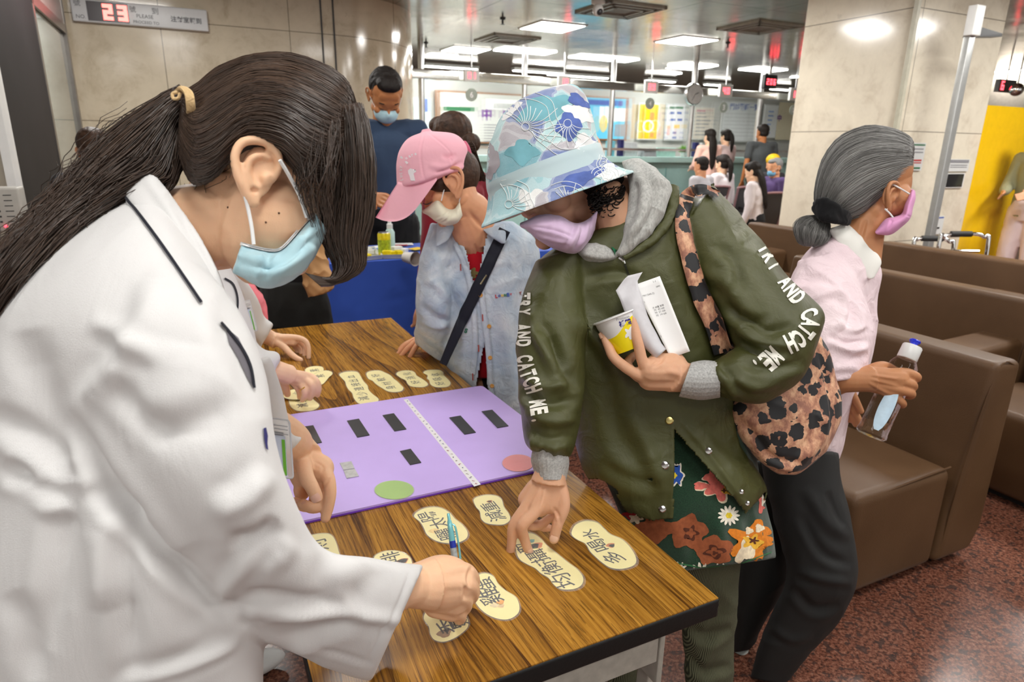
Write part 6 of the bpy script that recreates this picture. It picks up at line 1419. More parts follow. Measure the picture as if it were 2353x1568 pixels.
# cuffs
ribm=NT('grey_rib');v=ribm.coord();ribm.set(Base_Color=ribm.ramp(ribm.noise(v,300,3),[(.3,lin(150,150,148)),(.7,lin(188,188,186))]),Roughness=.95);ribm.bump(ribm.noise(ribm.coord(scale=(1,1,.1)),500,1),.5,.001)
for R_ in ([RG(1224,1030,1306,1040,1.10,.095),RG(1220,1058,1308,1066,1.10,.097),RG(1226,1082,1304,1090,1.10,.092),RG(1229,1103,1301,1104,1.098,.088)],[RG(1655,832,1655,914,1.155,.095),RG(1620,828,1612,920,1.15,.098),RG(1594,832,1570,914,1.145,.094),RG(1588,834,1560,912,1.143,.09)]):
    mb=MB();rs=[(q[:3],q[3:6],q[6:9],2) for q in catmull(np.array(R_),5)];mb.rings(rs,72,caps=False)
    inn=[(r[0],r[1]*.88,r[2]*.88,2) for r in rs[::-1]];mb2=MB();mb.rings([rs[-1],inn[0]]+inn[1:6],72,caps=False)
    me=mb.mesh();n_=getno(me);co=getco(me);k=np.arange(len(co))%72;setco(me,co+n_*((k%3==0)*.0009)[:,None]);link('rib_cuff',me,ribm.m,Cw,smooth='all')
# hood
hd=MB()
RR([RG(1430,372,1470,362,1.24,.05),RG(1440,400,1502,384,1.205,.08),RG(1446,445,1541,425,1.175,.08),RG(1440,495,1532,480,1.155,.06),RG(1430,545,1490,545,1.145,.045),RG(1416,584,1434,590,1.145,.02)],6,40,hd)
RR([RG(1300,560,1312,588,1.20,.05),RG(1335,556,1346,604,1.175,.06),RG(1375,560,1385,607,1.165,.055),RG(1405,570,1412,600,1.165,.04),RG(1424,584,1428,592,1.17,.02)],6,34,hd)
RR([RG(1400,430,1440,390,1.33,.08),RG(1420,440,1480,370,1.32,.10),RG(1440,480,1540,420,1.30,.10)],4,30,hd)
me=remesh(hd,.003,5);wrinkle(me,.003,18)
folds(me,[([(1448,385),(1478,430),(1470,500),(1440,560)],.008,.008),([(1470,375),(1505,430),(1500,490),(1450,560)],.006,-.009),([(1485,395),(1530,430)],.006,.006),([(1455,410),(1500,400)],.006,-.005),([(1320,575),(1370,590),(1415,590)],.005,.005)])
hm_=NT('heather_grey');v=hm_.coord();hm_.set(Base_Color=hm_.ramp(hm_.noise(hm_.coord(scale=(1,1,.35)),260,4,.7),[(.3,lin(146,146,142)),(.7,lin(196,196,192))]),Roughness=.95,Sheen_Weight=.2);hm_.bump(hm_.noise(v,700,2),.35,.001)
HD=link('hood',me,hm_.m,Cw,smooth='all')
# ribbed neckline between hood and jacket, zip pull
nkl=MB();nkl.tube([P(1548,430,1.185),P(1542,488,1.165),P(1503,548,1.145),P(1432,594,1.142)],[.010,.010,.009,.006],seg=12,res=8);me=remesh(nkl,.002,1);wrinkle(me,.002,90,stretch=(1,1,1),ridge=False);link('neck_rib',me,ol.m,Cw,smooth='all')
MB().tube([P(1424,592,1.15),P(1432,598,1.147),P(1436,606,1.147)],[.004,.0035,.002],seg=8,res=3).build('zip_pull',M_CHR,Cw)
decal('zip_line',[[(1432,604),(1437,604),(1450,640),(1470,700),(1466,702),(1446,642)]],JB,simple('zip_dark',lin(40,42,26),.6),Cw,.0015,6)
decal('undershirt',[[(1402,572),(1420,574),(1418,586),(1408,582)]],bvh_join([Cw,HD]),simple('green_tee',lin(20,110,70),.8),Cw,.004,6)
for x,y,r,mt in ((1538,966,9,simple('brass',(.6,.5,.2),.25,1)),(1527,1069,9,M_CHR),(1522,1169,8,M_CHR),(1519,1197,8,M_CHR),(1627,1036,8,M_CHR),(1702,1130,6,M_CHR),(1716,1156,6,M_CHR)):
    h=hit(JB,x,y,.001)
    if h is None: continue
    n=nrm(CAM-h);MB().lathe(h,n,[(r/1180,0),(r/1180,.0012),(r/1500,.0028),(r/4000,.0032)],seg=20).build('snap_button',mt,Cw)
# lettering on both sleeves
M_LET=simple('white_lettering',lin(238,236,226),.5,var=.02)
def letters(s,path,h,bvh,par,mat,bold=.03,squeeze=1.0,up=1,flip=False,gap=1.0,h1=None):
    """each letter stands on the pixel path, its top to the right of the direction of travel"""
    A=catmull(np.array(path,float),10);L=seglen(A);n=len(s);
    for i,ch in enumerate(s):
        if ch==' ': continue
        hh=h if h1 is None else h+(h1-h)*i/(n-1)
        q=L[-1]*(i+.5)/n;k=min(np.searchsorted(L,q,side='right')-1,len(A)-2);t_=(q-L[k])/(L[k+1]-L[k]);p=A[k]*(1-t_)+A[k+1]*t_;T=A[min(k+2,len(A)-1)]-A[max(k-1,0)];T/=np.linalg.norm(T);N=np.array([-T[1],T[0]])*(-up)
        v,f=text2d(ch,bold);
        if len(v)==0: continue
        mn,mx=v.min(0),v.max(0);c=(mn+mx)/2;cap=.73;w_=L[-1]/n*gap
        if ch=='.': w_=w_*.3
        sx=w_/(mx[0]-mn[0]);sy=hh/cap;yc=.365
        if ch in 'IT.' : sx=min(sx,sy*1.1)
        bm=bmesh.new();vs=[bm.verts.new((*(p+T*(a[0]-c[0])*sx+N*(a[1]-yc)*sy),0)) for a in v]
        for q_ in f:
            try: bm.faces.new([vs[j] for j in q_])
            except Exception: pass
        for _ in range(4):
            es=[e for e in bm.edges if e.calc_length()>9]
            if not es: break
            bmesh.ops.subdivide_edges(bm,edges=es,cuts=1);bmesh.ops.triangulate(bm,faces=[f_ for f_ in bm.faces if len(f_.verts)>3])
        drape('letter',bm,bvh,mat,par,.0013,.05)
letters('TRY AND CATCH ME.',[(1205,672),(1204,740),(1206,800),(1212,845),(1230,900),(1238,930),(1245,972)],31,JB,JK,M_LET,up=1,gap=.86,h1=38,bold=.045)
letters('TRY AND CATCH ME.',[(1752,560),(1782,610),(1822,668),(1856,715),(1862,745),(1838,778),(1800,800),(1762,835),(1738,855)],32,JB,JK,M_LET,up=1,gap=.88,h1=46,bold=.045)
# ---- mask
mk=MB();RR([RG(1374,482,1366,530,1.165,.03),RG(1350,505,1352,556,1.155,.07),RG(1322,513,1325,582,1.145,.10),RG(1282,495,1290,578,1.14,.115),RG(1240,494,1245,558,1.145,.11),RG(1208,508,1212,530,1.155,.09),RG(1194,513,1196,522,1.165,.06)],6,44,mk)
me=remesh(mk,.0022,3);folds(me,[([(1330,515),(1320,545),(1300,578)],.004,.004),([(1338,520),(1334,550),(1318,580)],.003,-.004),([(1352,510),(1345,545),(1330,570)],.003,.003),([(1215,520),(1270,528),(1318,545)],.003,-.003),([(1226,540),(1270,552),(1305,560)],.003,.003),([(1260,498),(1262,504)],.001,-.0006),([(1362,495),(1358,530)],.0016,.0012)]);wrinkle(me,.0008,60)
lil=NT('mask_lilac');v=lil.coord();lil.set(Base_Color=lil.ramp(lil.noise(v,30,3),[(.3,lin(190,162,192)),(.7,lin(208,182,210))]),Roughness=.7,Sheen_Weight=.2);lil.bump(lil.noise(v,900,2),.15,.001)
link('face_mask',me,lil.m,Cw,smooth='all')
# ---- curls by the neck
cu=MB();rr=np.random.default_rng(8)
for i in range(300):
    x0,y0=rr.uniform(1362,1432),rr.uniform(425,452);d0=rr.uniform(1.165,1.19);pts=[];ph=rr.uniform(0,6);R_=rr.uniform(4,12);L=rr.uniform(15,50)*(1 if x0<1425 else .5)
    for k in range(14): t_=k/13;pts.append(P(x0+R_*math.cos(ph+t_*8)*(.3+t_)-t_*4,y0+L*t_+R_*math.sin(ph+t_*8)*(.3+t_),d0-.008*math.sin(t_*7+ph)))
    cu.tube(pts,[.0012]*13+[.0004],seg=4,res=2)
cu.build('curls',M_HDK,Cw,smooth='all')
hb=MB();hb.ell(FC_(0,-.005,.035),(.072,.078,.078),ax=FC_.ax());hb.tube([P(1350,420,1.19),P(1385,425,1.195),P(1410,410,1.22)],[.02,.026,.02],seg=12,res=3,round_ends=True);link('hair',remesh(hb,.004,2),M_HDK,Cw,smooth='all')
# ---- sun hat
def hring(x,y,rp,ry=None,d=1.2,tl=None):
    up=UPH;a=nrm(camdir(.94,.34,0)-up*(camdir(.94,.34,0)@up));b=np.cross(up,a);k=d/FPX
    return np.concatenate([P(x,y,d),a*rp*k,b*(ry if ry else rp*.95)*k,[2.0]])
HRs=[hring(1243,212,22),hring(1243,219,62),hring(1241,236,92),hring(1240,270,114),hring(1240,310,126),hring(1242,352,132),hring(1246,385,136),hring(1252,403,138)]
A_=catmull(np.array(HRs),6);hm2=MB();hm2.rings([(q[:3],q[3:6],q[6:9],2) for q in A_],110,caps=True)
BRm=[hring(1251,400,137),hring(1258,420,146),hring(1268,440,160),hring(1276,452,174,165),hring(1279,456,181,170),hring(1279,461,181,170),hring(1274,450,168,158),hring(1262,425,146),hring(1255,408,134)]
B_=catmull(np.array(BRm),5,True);bm3=MB();bm3.rings([(q[:3],q[3:6],q[6:9],2) for q in B_],180,closed=True)
def hatmat():
    t=NT('hat_print');v=t.coord()
    wv=t.n.new('ShaderNodeVectorMath');wv.operation='ADD';t.l.new(v,wv.inputs[0]);nz=t.noise(v,11,3,.5,.5,out=1);sc=t.n.new('ShaderNodeVectorMath');sc.operation='SCALE';sc.inputs[3].default_value=.07;t.l.new(nz,sc.inputs[0]);t.l.new(sc.outputs[0],wv.inputs[1])
    n=t.voro(wv.outputs[0],15,out=1);sx=t.n.new('ShaderNodeSeparateColor');t.l.new(n,sx.inputs[0])
    c=t.ramp(sx.outputs[0],[(0,lin(150,200,208)),(.26,lin(112,176,190)),(.42,lin(176,214,216)),(.56,lin(236,236,234)),(.68,lin(96,118,178)),(.80,lin(150,196,204)),(.90,lin(176,170,178))],'CONSTANT')
    wsh=t.noise(v,60,5,.7);c=t.mix(t.math('MULTIPLY',wsh,.30),c,lin(236,240,240))
    ed=t.voro(wv.outputs[0],15,'DISTANCE_TO_EDGE');c=t.mix(t.math('MULTIPLY',t.math('LESS_THAN',ed,.05),.25),c,lin(240,244,244))
    t.set(Base_Color=c,Roughness=.9,Sheen_Weight=.2)
    t.bump(t.math('ADD',t.noise(t.coord(scale=(1,1,.3)),700,2),t.math('MULTIPLY',t.noise(v,20,2),3)),.4,.0015);return t.m
M_HAT=hatmat()
me=remesh(hm2,.0032,2);wrinkle(me,.0022,14,warp=.8);folds(me,[([(1320,300),(1335,330),(1370,340)],.006,-.004),([(1125,300),(1118,350),(1125,400)],.006,.003)])
HT=link('sun_hat',me,M_HAT,Cw,smooth='all')
me=bm3.mesh();wrinkle(me,.003,9,warp=.8,ridge=False);BRI=link('hat_brim',me,M_HAT,Cw,smooth='all')
HB=bvh_join([HT,BRI])
hb3=MB();bb=[hring(1247,378,138.5),hring(1250,388,140),hring(1253,398,140),hring(1256,409,141.5),hring(1259,419,144)]
B2=catmull(np.array(bb),4);hb3.rings([(q[:3],q[3:6],q[6:9],2) for q in B2],120,caps=False)
me=hb3.mesh();wrinkle(me,.0015,20);bt=NT('sheer_band');bt.set(Base_Color=lin(196,218,222),Roughness=.6,Alpha=.82,Sheen_Weight=.4);link('hat_ribbon',me,bt.m,Cw,smooth='all')
# embroidered stitching: spokes round flower centres
sm=MB();rr=np.random.default_rng(31);M_TH=simple('thread_white',(.78,.82,.82),.7,var=0)
def stitch(pts,w=2.4):
    A=catmull(np.array(pts,float),6) if len(pts)>2 else np.array([np.array(pts[0])*(1-t)+np.array(pts[1])*t for t in np.linspace(0,1,8)]);q=[hit(HB,x,y,.0008) for x,y in A];run=[]
    for h in q:
        if h is None or (run and np.linalg.norm(h-run[-1])>.04):
            if len(run)>2: sm.tube(run,.0007,seg=5,res=1)
            run=[] if h is None else [h]
        else: run.append(h)
    if len(run)>2: sm.tube(run,.0007,seg=5,res=1)
for cx,cy,R_,n,a0,a1 in ((1208,292,85,13,-2.6,.6),(1304,284,80,9,.3,2.9),(1402,372,32,9,1.6,4.0),(1170,470,60,9,-1.9,.4),(1300,470,55,8,-2.2,-.2),(1390,420,40,7,-2.6,-.3)):
    for k in range(n):
        a=a0+(a1-a0)*k/(n-1);r1=R_*rr.uniform(.55,1);mid=(cx+math.cos(a+.1)*r1*.5,cy+math.sin(a+.1)*r1*.5);stitch([(cx+math.cos(a)*9,cy+math.sin(a)*9),mid,(cx+math.cos(a-.06)*r1,cy+math.sin(a-.06)*r1)])
    sm.build('white_embroidery',M_TH,Cw,smooth='all') if sm.v else None;sm=MB()
    stitch([(cx+9*math.cos(a),cy+9*math.sin(a)) for a in np.linspace(0,6.28,10)])
    for k in range(2): r2=R_*(.75+.2*k);stitch([(cx+r2*math.cos(a)*(1+.1*math.sin(5*a)),cy+r2*math.sin(a)) for a in np.linspace(a0,a1,12)])
stitch([(1125,535),(1200,510),(1300,475),(1400,425),(1445,385)]);sm.build('white_embroidery',M_TH,Cw,smooth='all')
BL_=simple('hat_blue_patch',lin(84,104,170),.9,var=.25,scale=40);WT_=simple('hat_white_patch',lin(236,236,236),.9,var=.05);TQ_=simple('hat_teal_patch',lin(120,178,190),.9,var=.12,scale=30);GY_=simple('hat_grey_patch',lin(176,170,176),.9,var=.08,scale=30)
for b_ in [blob(1306,291,28,30,4,.14,.6),blob(1335,412,50,16,3,.25,0,-.42),blob(1328,232,26,12,3,.2,0,.5)]: decal('printed_petal',[b_],HB,BL_,HT,.0009,8)
for b_ in [blob(1330,262,34,22,4,.25,0,.4),blob(1345,330,26,20,3,.2,0,.3),blob(1400,400,30,20,4,.3),blob(1170,255,30,12,3,.2,0,-.6)]: decal('printed_petal',[b_],HB,WT_,HT,.0006,8)
for b_ in [blob(1200,350,34,26,4,.2),blob(1250,250,60,28,4,.15,1,-.3)]: decal('printed_petal',[b_],HB,TQ_,HT,.0005,8)
decal('printed_petal',[blob(1130,370,16,40,3,.2)],HB,GY_,HT,.0005,8)
# ---- cup and papers (held things)
cd_=nrm(camdir(.37,-.93,.0));c0=g1(510,560,D2+.018)
t=thing('paper_cup','small yellow and white paper cup held in the fingers before the olive jacket','cup',c0)
top_=c0-cd_*.004;mm=MB();mm.lathe(c0,cd_,[(.0405,0),(.0415,.0005),(.0405,.002),(.0385,.002),(.0380,.010),(.0275,.062),(.0270,.064),(.001,.062)],seg=60,side=CF)
cupm=NT('cup_print');v=cupm.coord(loc=(0,0,0));
dp=cupm.n.new('ShaderNodeVectorMath');dp.operation='DOT_PRODUCT';cupm.l.new(v,dp.inputs[0]);dp.inputs[1].default_value=tuple(cd_);dq=cupm.n.new('ShaderNodeVectorMath');dq.operation='DOT_PRODUCT';cupm.l.new(v,dq.inputs[0]);dq.inputs[1].default_value=tuple(nrm(np.cross(cd_,CF)))
ln_=cupm.math('GREATER_THAN',dp.outputs['Value'],cupm.math('ADD',.022,cupm.math('MULTIPLY',cupm.math('SINE',cupm.math('MULTIPLY',dq.outputs['Value'],62.0)),-.012)))
cupm.set(Base_Color=cupm.mix(ln_,(.78,.77,.76),lin(244,222,0)),Roughness=.4)
CUP=mm.build('cup_body',cupm.m,t);CB_=bvh_of(CUP)
def dtext(s,x,y,ex,w,bvh,par,mat,bold=.01,off=.0006,step=6,name='lettering'):
    v,f=text2d(s,bold);mn,mx=v.min(0),v.max(0);sc=w/(mx[0]-mn[0]);c=(mn+mx)/2;e=np.array(ex,float)/np.hypot(*ex);u=np.array([e[1],-e[0]])
    bm=bmesh.new();vs=[bm.verts.new((*(np.array([x,y])+e*(a[0]-c[0])*sc+u*(a[1]-c[1])*sc),0)) for a in v]
    for q_ in f:
        try: bm.faces.new([vs[j] for j in q_])
        except Exception: pass
    return drape(name,bm,bvh,mat,par,off,.05)
dtext('補體',1436,742,(1,-.28),29,CB_,t,simple('print_navy',lin(44,36,120),.5),.03);dtext('Protison',1431,731,(1,-.28),30,CB_,t,K_GREY,0)
decal('printed_flower',[blob(1446,766,9,12,5,.35)],CB_,K_WH,t,.0006,5)
MB().lathe(c0-cd_*.0,cd_,[(.0400,0),(.0418,.0004),(.0418,.0026),(.0400,.003)],seg=60,side=CF).build('rolled_rim',K_WH,t)
# white sheet and folded grey sheet
def sheet(rows,name,label,mat,cat='paper'):
    R_=np.array(rows);V=list(R_.reshape(-1,3));m,n=R_.shape[:2];Fc=[(i*n+j,i*n+j+1,(i+1)*n+j+1,(i+1)*n+j) for i in range(m-1) for j in range(n-1)]
    o=MB().add(V,Fc).build(name,mat,label=label,cat=cat,smooth='all');s_=o.modifiers.new('t','SOLIDIFY');s_.thickness=.0004;return o
M_SHEET=simple('printer_paper',(.93,.93,.93),.6,var=.01);dS=D2+.022
def lerp(a,b,t): return (a[0]+(b[0]-a[0])*t,a[1]+(b[1]-a[1])*t)
rows=[];n_=14
for i in range(n_+1):
    s=i/n_;L_=lerp((700,250),(1080,1000),s);R2_=lerp((968,155),(1280,930),s);rows.append([g1(*lerp(L_,R2_,j/8),dS+.004*math.sin(j/8*3.1)-.006*s) for j in range(9)])
t=sheet(rows,'medicine_slip','white printed medicine slip held behind the folded sheet','' or M_SHEET)
SB=bvh_of(t);kk=t
for s_,x,y,w_ in (('1-1',912,212,26),('2890',948,262,42),('7911544-2)',850,350,125),(')',808,425,6),('天 總量 錠單',950,470,122),('70  42 tab',960,495,112),('70  21 tab',970,522,112),('70  14 tab',982,550,112),('00',835,535,24),('00',848,562,24),('00',860,590,24),('(13)',960,783,46)):
    dtext(s_,1300+x/4.48,600+y/4.48,(1,-.30),w_/4.48,SB,kk,simple('print_black',(.08,.08,.08),.6),0,.0006)
rows=[]
cv=[(515,305,740,205),(560,400,745,260),(590,480,770,330),(640,620,800,430),(690,700,840,560),(740,790,880,650),(800,880,930,740),(850,930,985,850),(890,970,1030,905),(918,1012,1030,912)]
top=[(640,152,790,116),(600,190,770,150)]
for i,(a,b,c_,d_) in enumerate(top+cv):
    rows.append([g1(*lerp((a,b),(c_,d_),j/8),D2-.004+.010*math.sin(j/8*math.pi)*(-1 if i>3 else .4)+(.004 if i<3 else 0)) for j in range(9)])
gr=simple('paper_back',(.66,.65,.68),.7,var=.05,scale=80)
sheet(rows,'folded_sheet','folded greyish paper sheet held between the fingers above the yellow cup',gr)
# ---- leopard bag
bg=MB()
RR([RG(1850,775,1884,775,1.27,.05),RG(1800,830,1912,825,1.28,.10),RG(1720,885,1925,880,1.285,.12),RG(1672,940,1933,940,1.285,.13),RG(1690,985,1922,990,1.285,.13),RG(1718,1030,1898,1035,1.285,.12),RG(1752,1065,1865,1068,1.285,.10),RG(1790,1088,1828,1090,1.285,.05)],6,50,bg)
me=remesh(bg,.0035,4);wrinkle(me,.004,10);folds(me,[([(1690,960),(1740,1010),(1790,1080)],.008,-.006),([(1900,900),(1890,1000),(1820,1080)],.010,.007),([(1750,1040),(1800,1060),(1850,1060)],.006,-.006),([(1760,1060),(1800,1075),(1840,1075)],.005,.006),([(1880,800),(1905,900),(1905,1000)],.006,-.005)])
def leopard(scale):
    t=NT('leopard_print');v=t.coord()
    wv=t.n.new('ShaderNodeVectorMath');wv.operation='ADD';t.l.new(v,wv.inputs[0]);nz=t.noise(v,scale*1.6,2,.5,0,out=1);sc=t.n.new('ShaderNodeVectorMath');sc.operation='SCALE';sc.inputs[3].default_value=.55/scale;t.l.new(nz,sc.inputs[0]);t.l.new(sc.outputs[0],wv.inputs[1])
    d=t.voro(wv.outputs[0],scale,rand=.85);e=t.noise(v,scale*4,2)
    bl=t.math('LESS_THAN',t.math('ADD',d,t.math('MULTIPLY',e,.26)),.61)
    base=t.ramp(t.noise(t.coord(scale=(1,1,.6)),scale*1.7,4,.7),[(.38,lin(150,100,82)),(.5,lin(196,142,112)),(.62,lin(226,180,144))])
    hole=t.math('LESS_THAN',t.math('ADD',d,t.math('MULTIPLY',e,.25)),.23)
    hc=t.math('MULTIPLY',hole,t.math('GREATER_THAN',t.noise(v,scale*.55,1),.56))
    c=t.mix(bl,base,(.013,.013,.015));c=t.mix(hc,c,lin(170,120,96))
    t.set(Base_Color=c,Roughness=.55,Sheen_Weight=.1);t.bump(t.noise(v,40,3),.2,.003);return t.m
LE=leopard(30)
BAG=link('shoulder_bag',me,LE,label='leopard print shoulder bag hanging at the side of the olive jacket',cat='bag',smooth='all')
jb2=bvh_join([JK,BAG])
band('shoulder_strap',[(1648,448),(1612,436),(1578,454),(1567,520),(1586,600),(1612,680),(1640,740),(1662,808)],[22,30,36,44,50,54,56,56],bvh_of(JK),LE,BAG,.006,.006,90)
# ================================================================== woman in the pink cap and denim shirt
k=1
FB=Frame(P(1034,425,1.80),camdir(-.88,-.44,.06),camdir(-.34,.92,.06),.86)
sk=MB();head(sk,FB,ears=(),neck=[P(1092,490,1.84),P(1098,545,1.89)],nr=.058)
E2=Frame(P(1046,425,1.728),camdir(-.95,-.25,.0),camdir(-.15,.98,.1),1.15)
def ear3(mb,F):
    s=-1 if F.r@CF>0 else 1
    s=1 if (F.r@CF)<0 else -1
    def o(a,b,c): return F(s*(a+.003),b,c)
    hel=[(.002,.016,-.002),(.004,.021,.010),(.007,.020,.024),(.010,.010,.034),(.014,-.004,.036),(.017,-.017,.030),(.019,-.022,.016),(.018,-.019,.000),(.015,-.013,-.012),(.010,-.006,-.022),(.006,0,-.030),(.004,.006,-.028)]
    mb.tube([o(*p) for p in hel],[.003,.0035,.0042,.0045,.0047,.0048,.0046,.0045,.0050,.0060,.0058,.004],seg=12,res=4)
    mb.tube([o(.006,.011,.020),o(.010,.002,.022),o(.012,-.008,.014),o(.012,-.009,.002),o(.010,-.004,-.009),o(.007,.003,-.014)],[.0025,.0035,.004,.004,.0035,.003],seg=10,res=4)
    mb.ell(o(.001,-.001,.004),(.006*F.k,.019*F.k,.030*F.k),ax=F.ax(),seg=20,rows=12)
    mb.tube([o(.003,.013,.004),o(.008,.009,-.001),o(.004,.011,-.008)],.004,seg=8,res=2)
    mb.ell(o(.005,.000,-.024),(.004*F.k,.008*F.k,.010*F.k),ax=F.ax(),seg=12,rows=8)
ear3(sk,E2)
sk.tube([P(1062,490,1.82),P(1078,530,1.85),P(1085,570,1.90)],[.046,.05,.05],seg=18,res=3)
sk.tube([P(1085,470,1.80),P(1100,515,1.825),P(1100,540,1.86)],[.010,.010,.010],seg=10,res=3)   # neck sinew
sk.tube([P(1110,600,2.0),P(1130,760,2.0),P(1150,950,2.03)],[.07,.09,.09],seg=20,res=3,flat=.6,up=CF)
def q1(x,y,d): return P(540+x/3.336,480+y/3.336,d)
wB=q1(1555,1030,2.09)
sk.tube([P(990,700,1.93),P(1000,760,2.02),wB,q1(1490,1030,2.10)],[.036,.030,.025,.028],seg=14,res=3)
D=2.10
hand(sk,wB,[([q1(1540,1060,D-.03),q1(1500,1075,D-.04),q1(1475,1085,D-.045),q1(1450,1082,D-.045)],.0088),
 ([q1(1440,1010,D-.01),q1(1385,1060,D-.03),q1(1355,1110,D-.03),q1(1335,1150,D-.025)],.0082),([q1(1420,1000,D+.0),q1(1335,1060,D-.01),q1(1290,1110,D-.01),q1(1255,1152,D-.008)],.0084),
 ([q1(1405,995,D+.02),q1(1325,1035,D+.01),q1(1285,1070,D+.01),q1(1250,1112,D+.01)],.0082),([q1(1400,1000,D+.035),q1(1330,1025,D+.03),q1(1290,1048,D+.03),q1(1262,1078,D+.03)],.0074)],palm=[(q1(1510,1010,D-.004),q1(1440,1020,D-.006),.018),(q1(1510,1000,D+.015),q1(1440,1005,D+.015),.016)])
me=remesh(sk,.0026,3);folds(me,[([(1075,480),(1095,510),(1120,530)],.006,-.004),([(1050,560),(1070,590),(1085,620)],.005,.004),([(1090,560),(1105,600)],.004,-.004)])
Bw=link('person',me,M_SKB,label='woman in a pink cap, cream mask and pale denim shirt beside the table',cat='person',smooth='all')
# eye: lid line and brow
MB().tube([P(971,467,1.735),P(979,470,1.730),P(988,467,1.726),P(994,462,1.725)],[.0006,.0014,.0014,.0006],seg=6,res=4).build('eyelash',M_DARK,Bw)
# denim shirt
sh=MB()
RR([RG(1035,505,1180,510,1.92,.16),RG(992,560,1235,560,1.94,.24),RG(995,650,1242,650,1.96,.26),RG(1012,760,1238,760,1.98,.26),RG(1030,850,1232,860,2.00,.26),RG(1060,910,1220,950,2.02,.25),RG(1090,960,1215,975,2.04,.24)],6,56,sh)
RR([RG(990,512,1060,530,1.90,.14),RG(964,600,1035,625,1.88,.14),RG(955,690,1036,715,1.88,.13),RG(958,735,1035,760,1.92,.12),RG(952,765,1030,805,1.99,.11),RG(952,790,1022,835,2.04,.10)],6,36,sh)
me=remesh(sh,.0045,4);wrinkle(me,.0035,10)
folds(me,[([(975,640),(1010,660),(1040,700)],.012,.008),([(965,700),(1000,730),(1040,740)],.010,-.010),([(965,735),(1000,750),(1030,745)],.009,.008),([(1020,620),(1060,680),(1070,740)],.016,.006),([(1015,780),(1045,800),(1060,780)],.010,-.006),([(1150,620),(1160,760),(1180,900)],.02,.006),([(1200,620),(1190,760),(1200,930)],.016,-.007),([(1010,560),(1030,640)],.012,-.006),([(952,790),(985,815),(1022,835)],.004,.003)])
cut(me,[[(1030,525),(1042,540),(1068,570),(1085,640),(1098,668),(1100,640),(1108,590),(1118,545),(1130,520),(1100,480),(1040,480)],[(1113,790),(1118,790),(1118,880),(1126,905),(1090,905),(1098,860)]])
dn=NT('washed_denim');v=dn.coord();dn.set(Base_Color=dn.ramp(dn.noise(v,7,4,.6,.8),[(.3,lin(150,170,192)),(.5,lin(184,196,208)),(.7,lin(214,218,222))]),Roughness=.85);dn.bump(dn.math('ADD',dn.noise(v,900,1),dn.math('MULTIPLY',dn.noise(v,34,3,.5,1),8)),.45,.002)
DN=link('denim_shirt',me,dn.m,Bw,smooth='all');so=DN.modifiers.new('thickness','SOLIDIFY');so.thickness=.003;so.offset=-1
ts=MB();RR([RG(1042,548,1122,535,1.905,.10),RG(1045,600,1130,600,1.92,.14),RG(1060,700,1160,700,1.955,.17),RG(1080,800,1180,800,1.975,.17),RG(1090,870,1190,870,1.99,.17)],5,36,ts);me=remesh(ts,.0045,3)
cut(me,[[(1036,520),(1042,545),(1062,553),(1085,553),(1105,540),(1115,525),(1100,500),(1040,500)]]);TS=link('red_tshirt',me,cloth('red_jersey',lin(170,14,30),.8),Bw,smooth='all')
MB().tube([P(1041,543,1.852),P(1055,553,1.846),P(1078,556,1.845),P(1100,545,1.848),P(1117,527,1.86)],.0035,seg=8,res=5).build('neck_trim',cloth('red_rib',lin(150,12,28),.8),Bw)
DBV=bvh_of(DN)
decal('shirt_print',[blob(1084,628,16,10,5,.3) if 'blob' in globals() else [(1070,620),(1095,620),(1090,640)]],bvh_of(TS),simple('print_olive',lin(120,104,60),.8,var=.3,scale=90),TS,.003,6)
bl=MB();RR([RG(1100,860,1200,870,2.0,.15),RG(1105,960,1230,960,2.06,.18),RG(1120,1100,1240,1100,2.12,.18)],4,28,bl);RR([RG(1110,1090,1175,1090,2.12,.14),RG(1115,1300,1170,1300,2.24,.12),RG(1120,1440,1165,1440,2.33,.10)],4,24,bl);RR([RG(1180,1090,1240,1090,2.14,.14),RG(1185,1300,1235,1300,2.26,.12),RG(1188,1440,1230,1440,2.35,.10)],4,24,bl)
link('trousers',remesh(bl,.006,2),M_DARK,Bw,smooth='all')
# collar leaves
for R_ in ([RG(1004,512,1036,500,1.81,.02),RG(1003,540,1044,522,1.805,.02),RG(1000,570,1030,552,1.80,.015)],[RG(1108,528,1160,514,1.82,.02),RG(1128,545,1163,534,1.80,.02),RG(1152,560,1162,560,1.80,.012)]):
    mb=RR(R_,5,30);me=remesh(mb,.0028,3);link('shirt_collar',me,dn.m,Bw,smooth='all')
band('placket',[(1046,560),(1066,600),(1080,650),(1090,720),(1092,800),(1086,860)],13,DBV,dn.m,Bw,.003,.003);band('placket',[(1108,560),(1104,620),(1112,720),(1122,800),(1128,880),(1135,930)],14,DBV,dn.m,Bw,.003,.003)
MW=simple('button_wood',lin(196,140,60),.4)
for x,y in((1103,612),(1105,678),(1124,750),(1126,822),(1131,886)):
    h=hit(DBV,x,y,.006)
    if h is not None: n=nrm(CAM-h);MB().lathe(h,n,[(.0058,0),(.0062,.001),(.005,.0022),(.002,.0016),(.0005,.0016)],seg=18).build('button',MW,Bw)
MR=simple('red_thread',lin(160,70,60),.8)
for x,y in((1060,614),(1109,730),(1100,800),(1088,865)): decal('buttonhole',[[(x-1.2,y-8),(x+1.6,y-8),(x+2.4,y+8),(x-.4,y+8)]],DBV,MR,Bw,.0065,4)
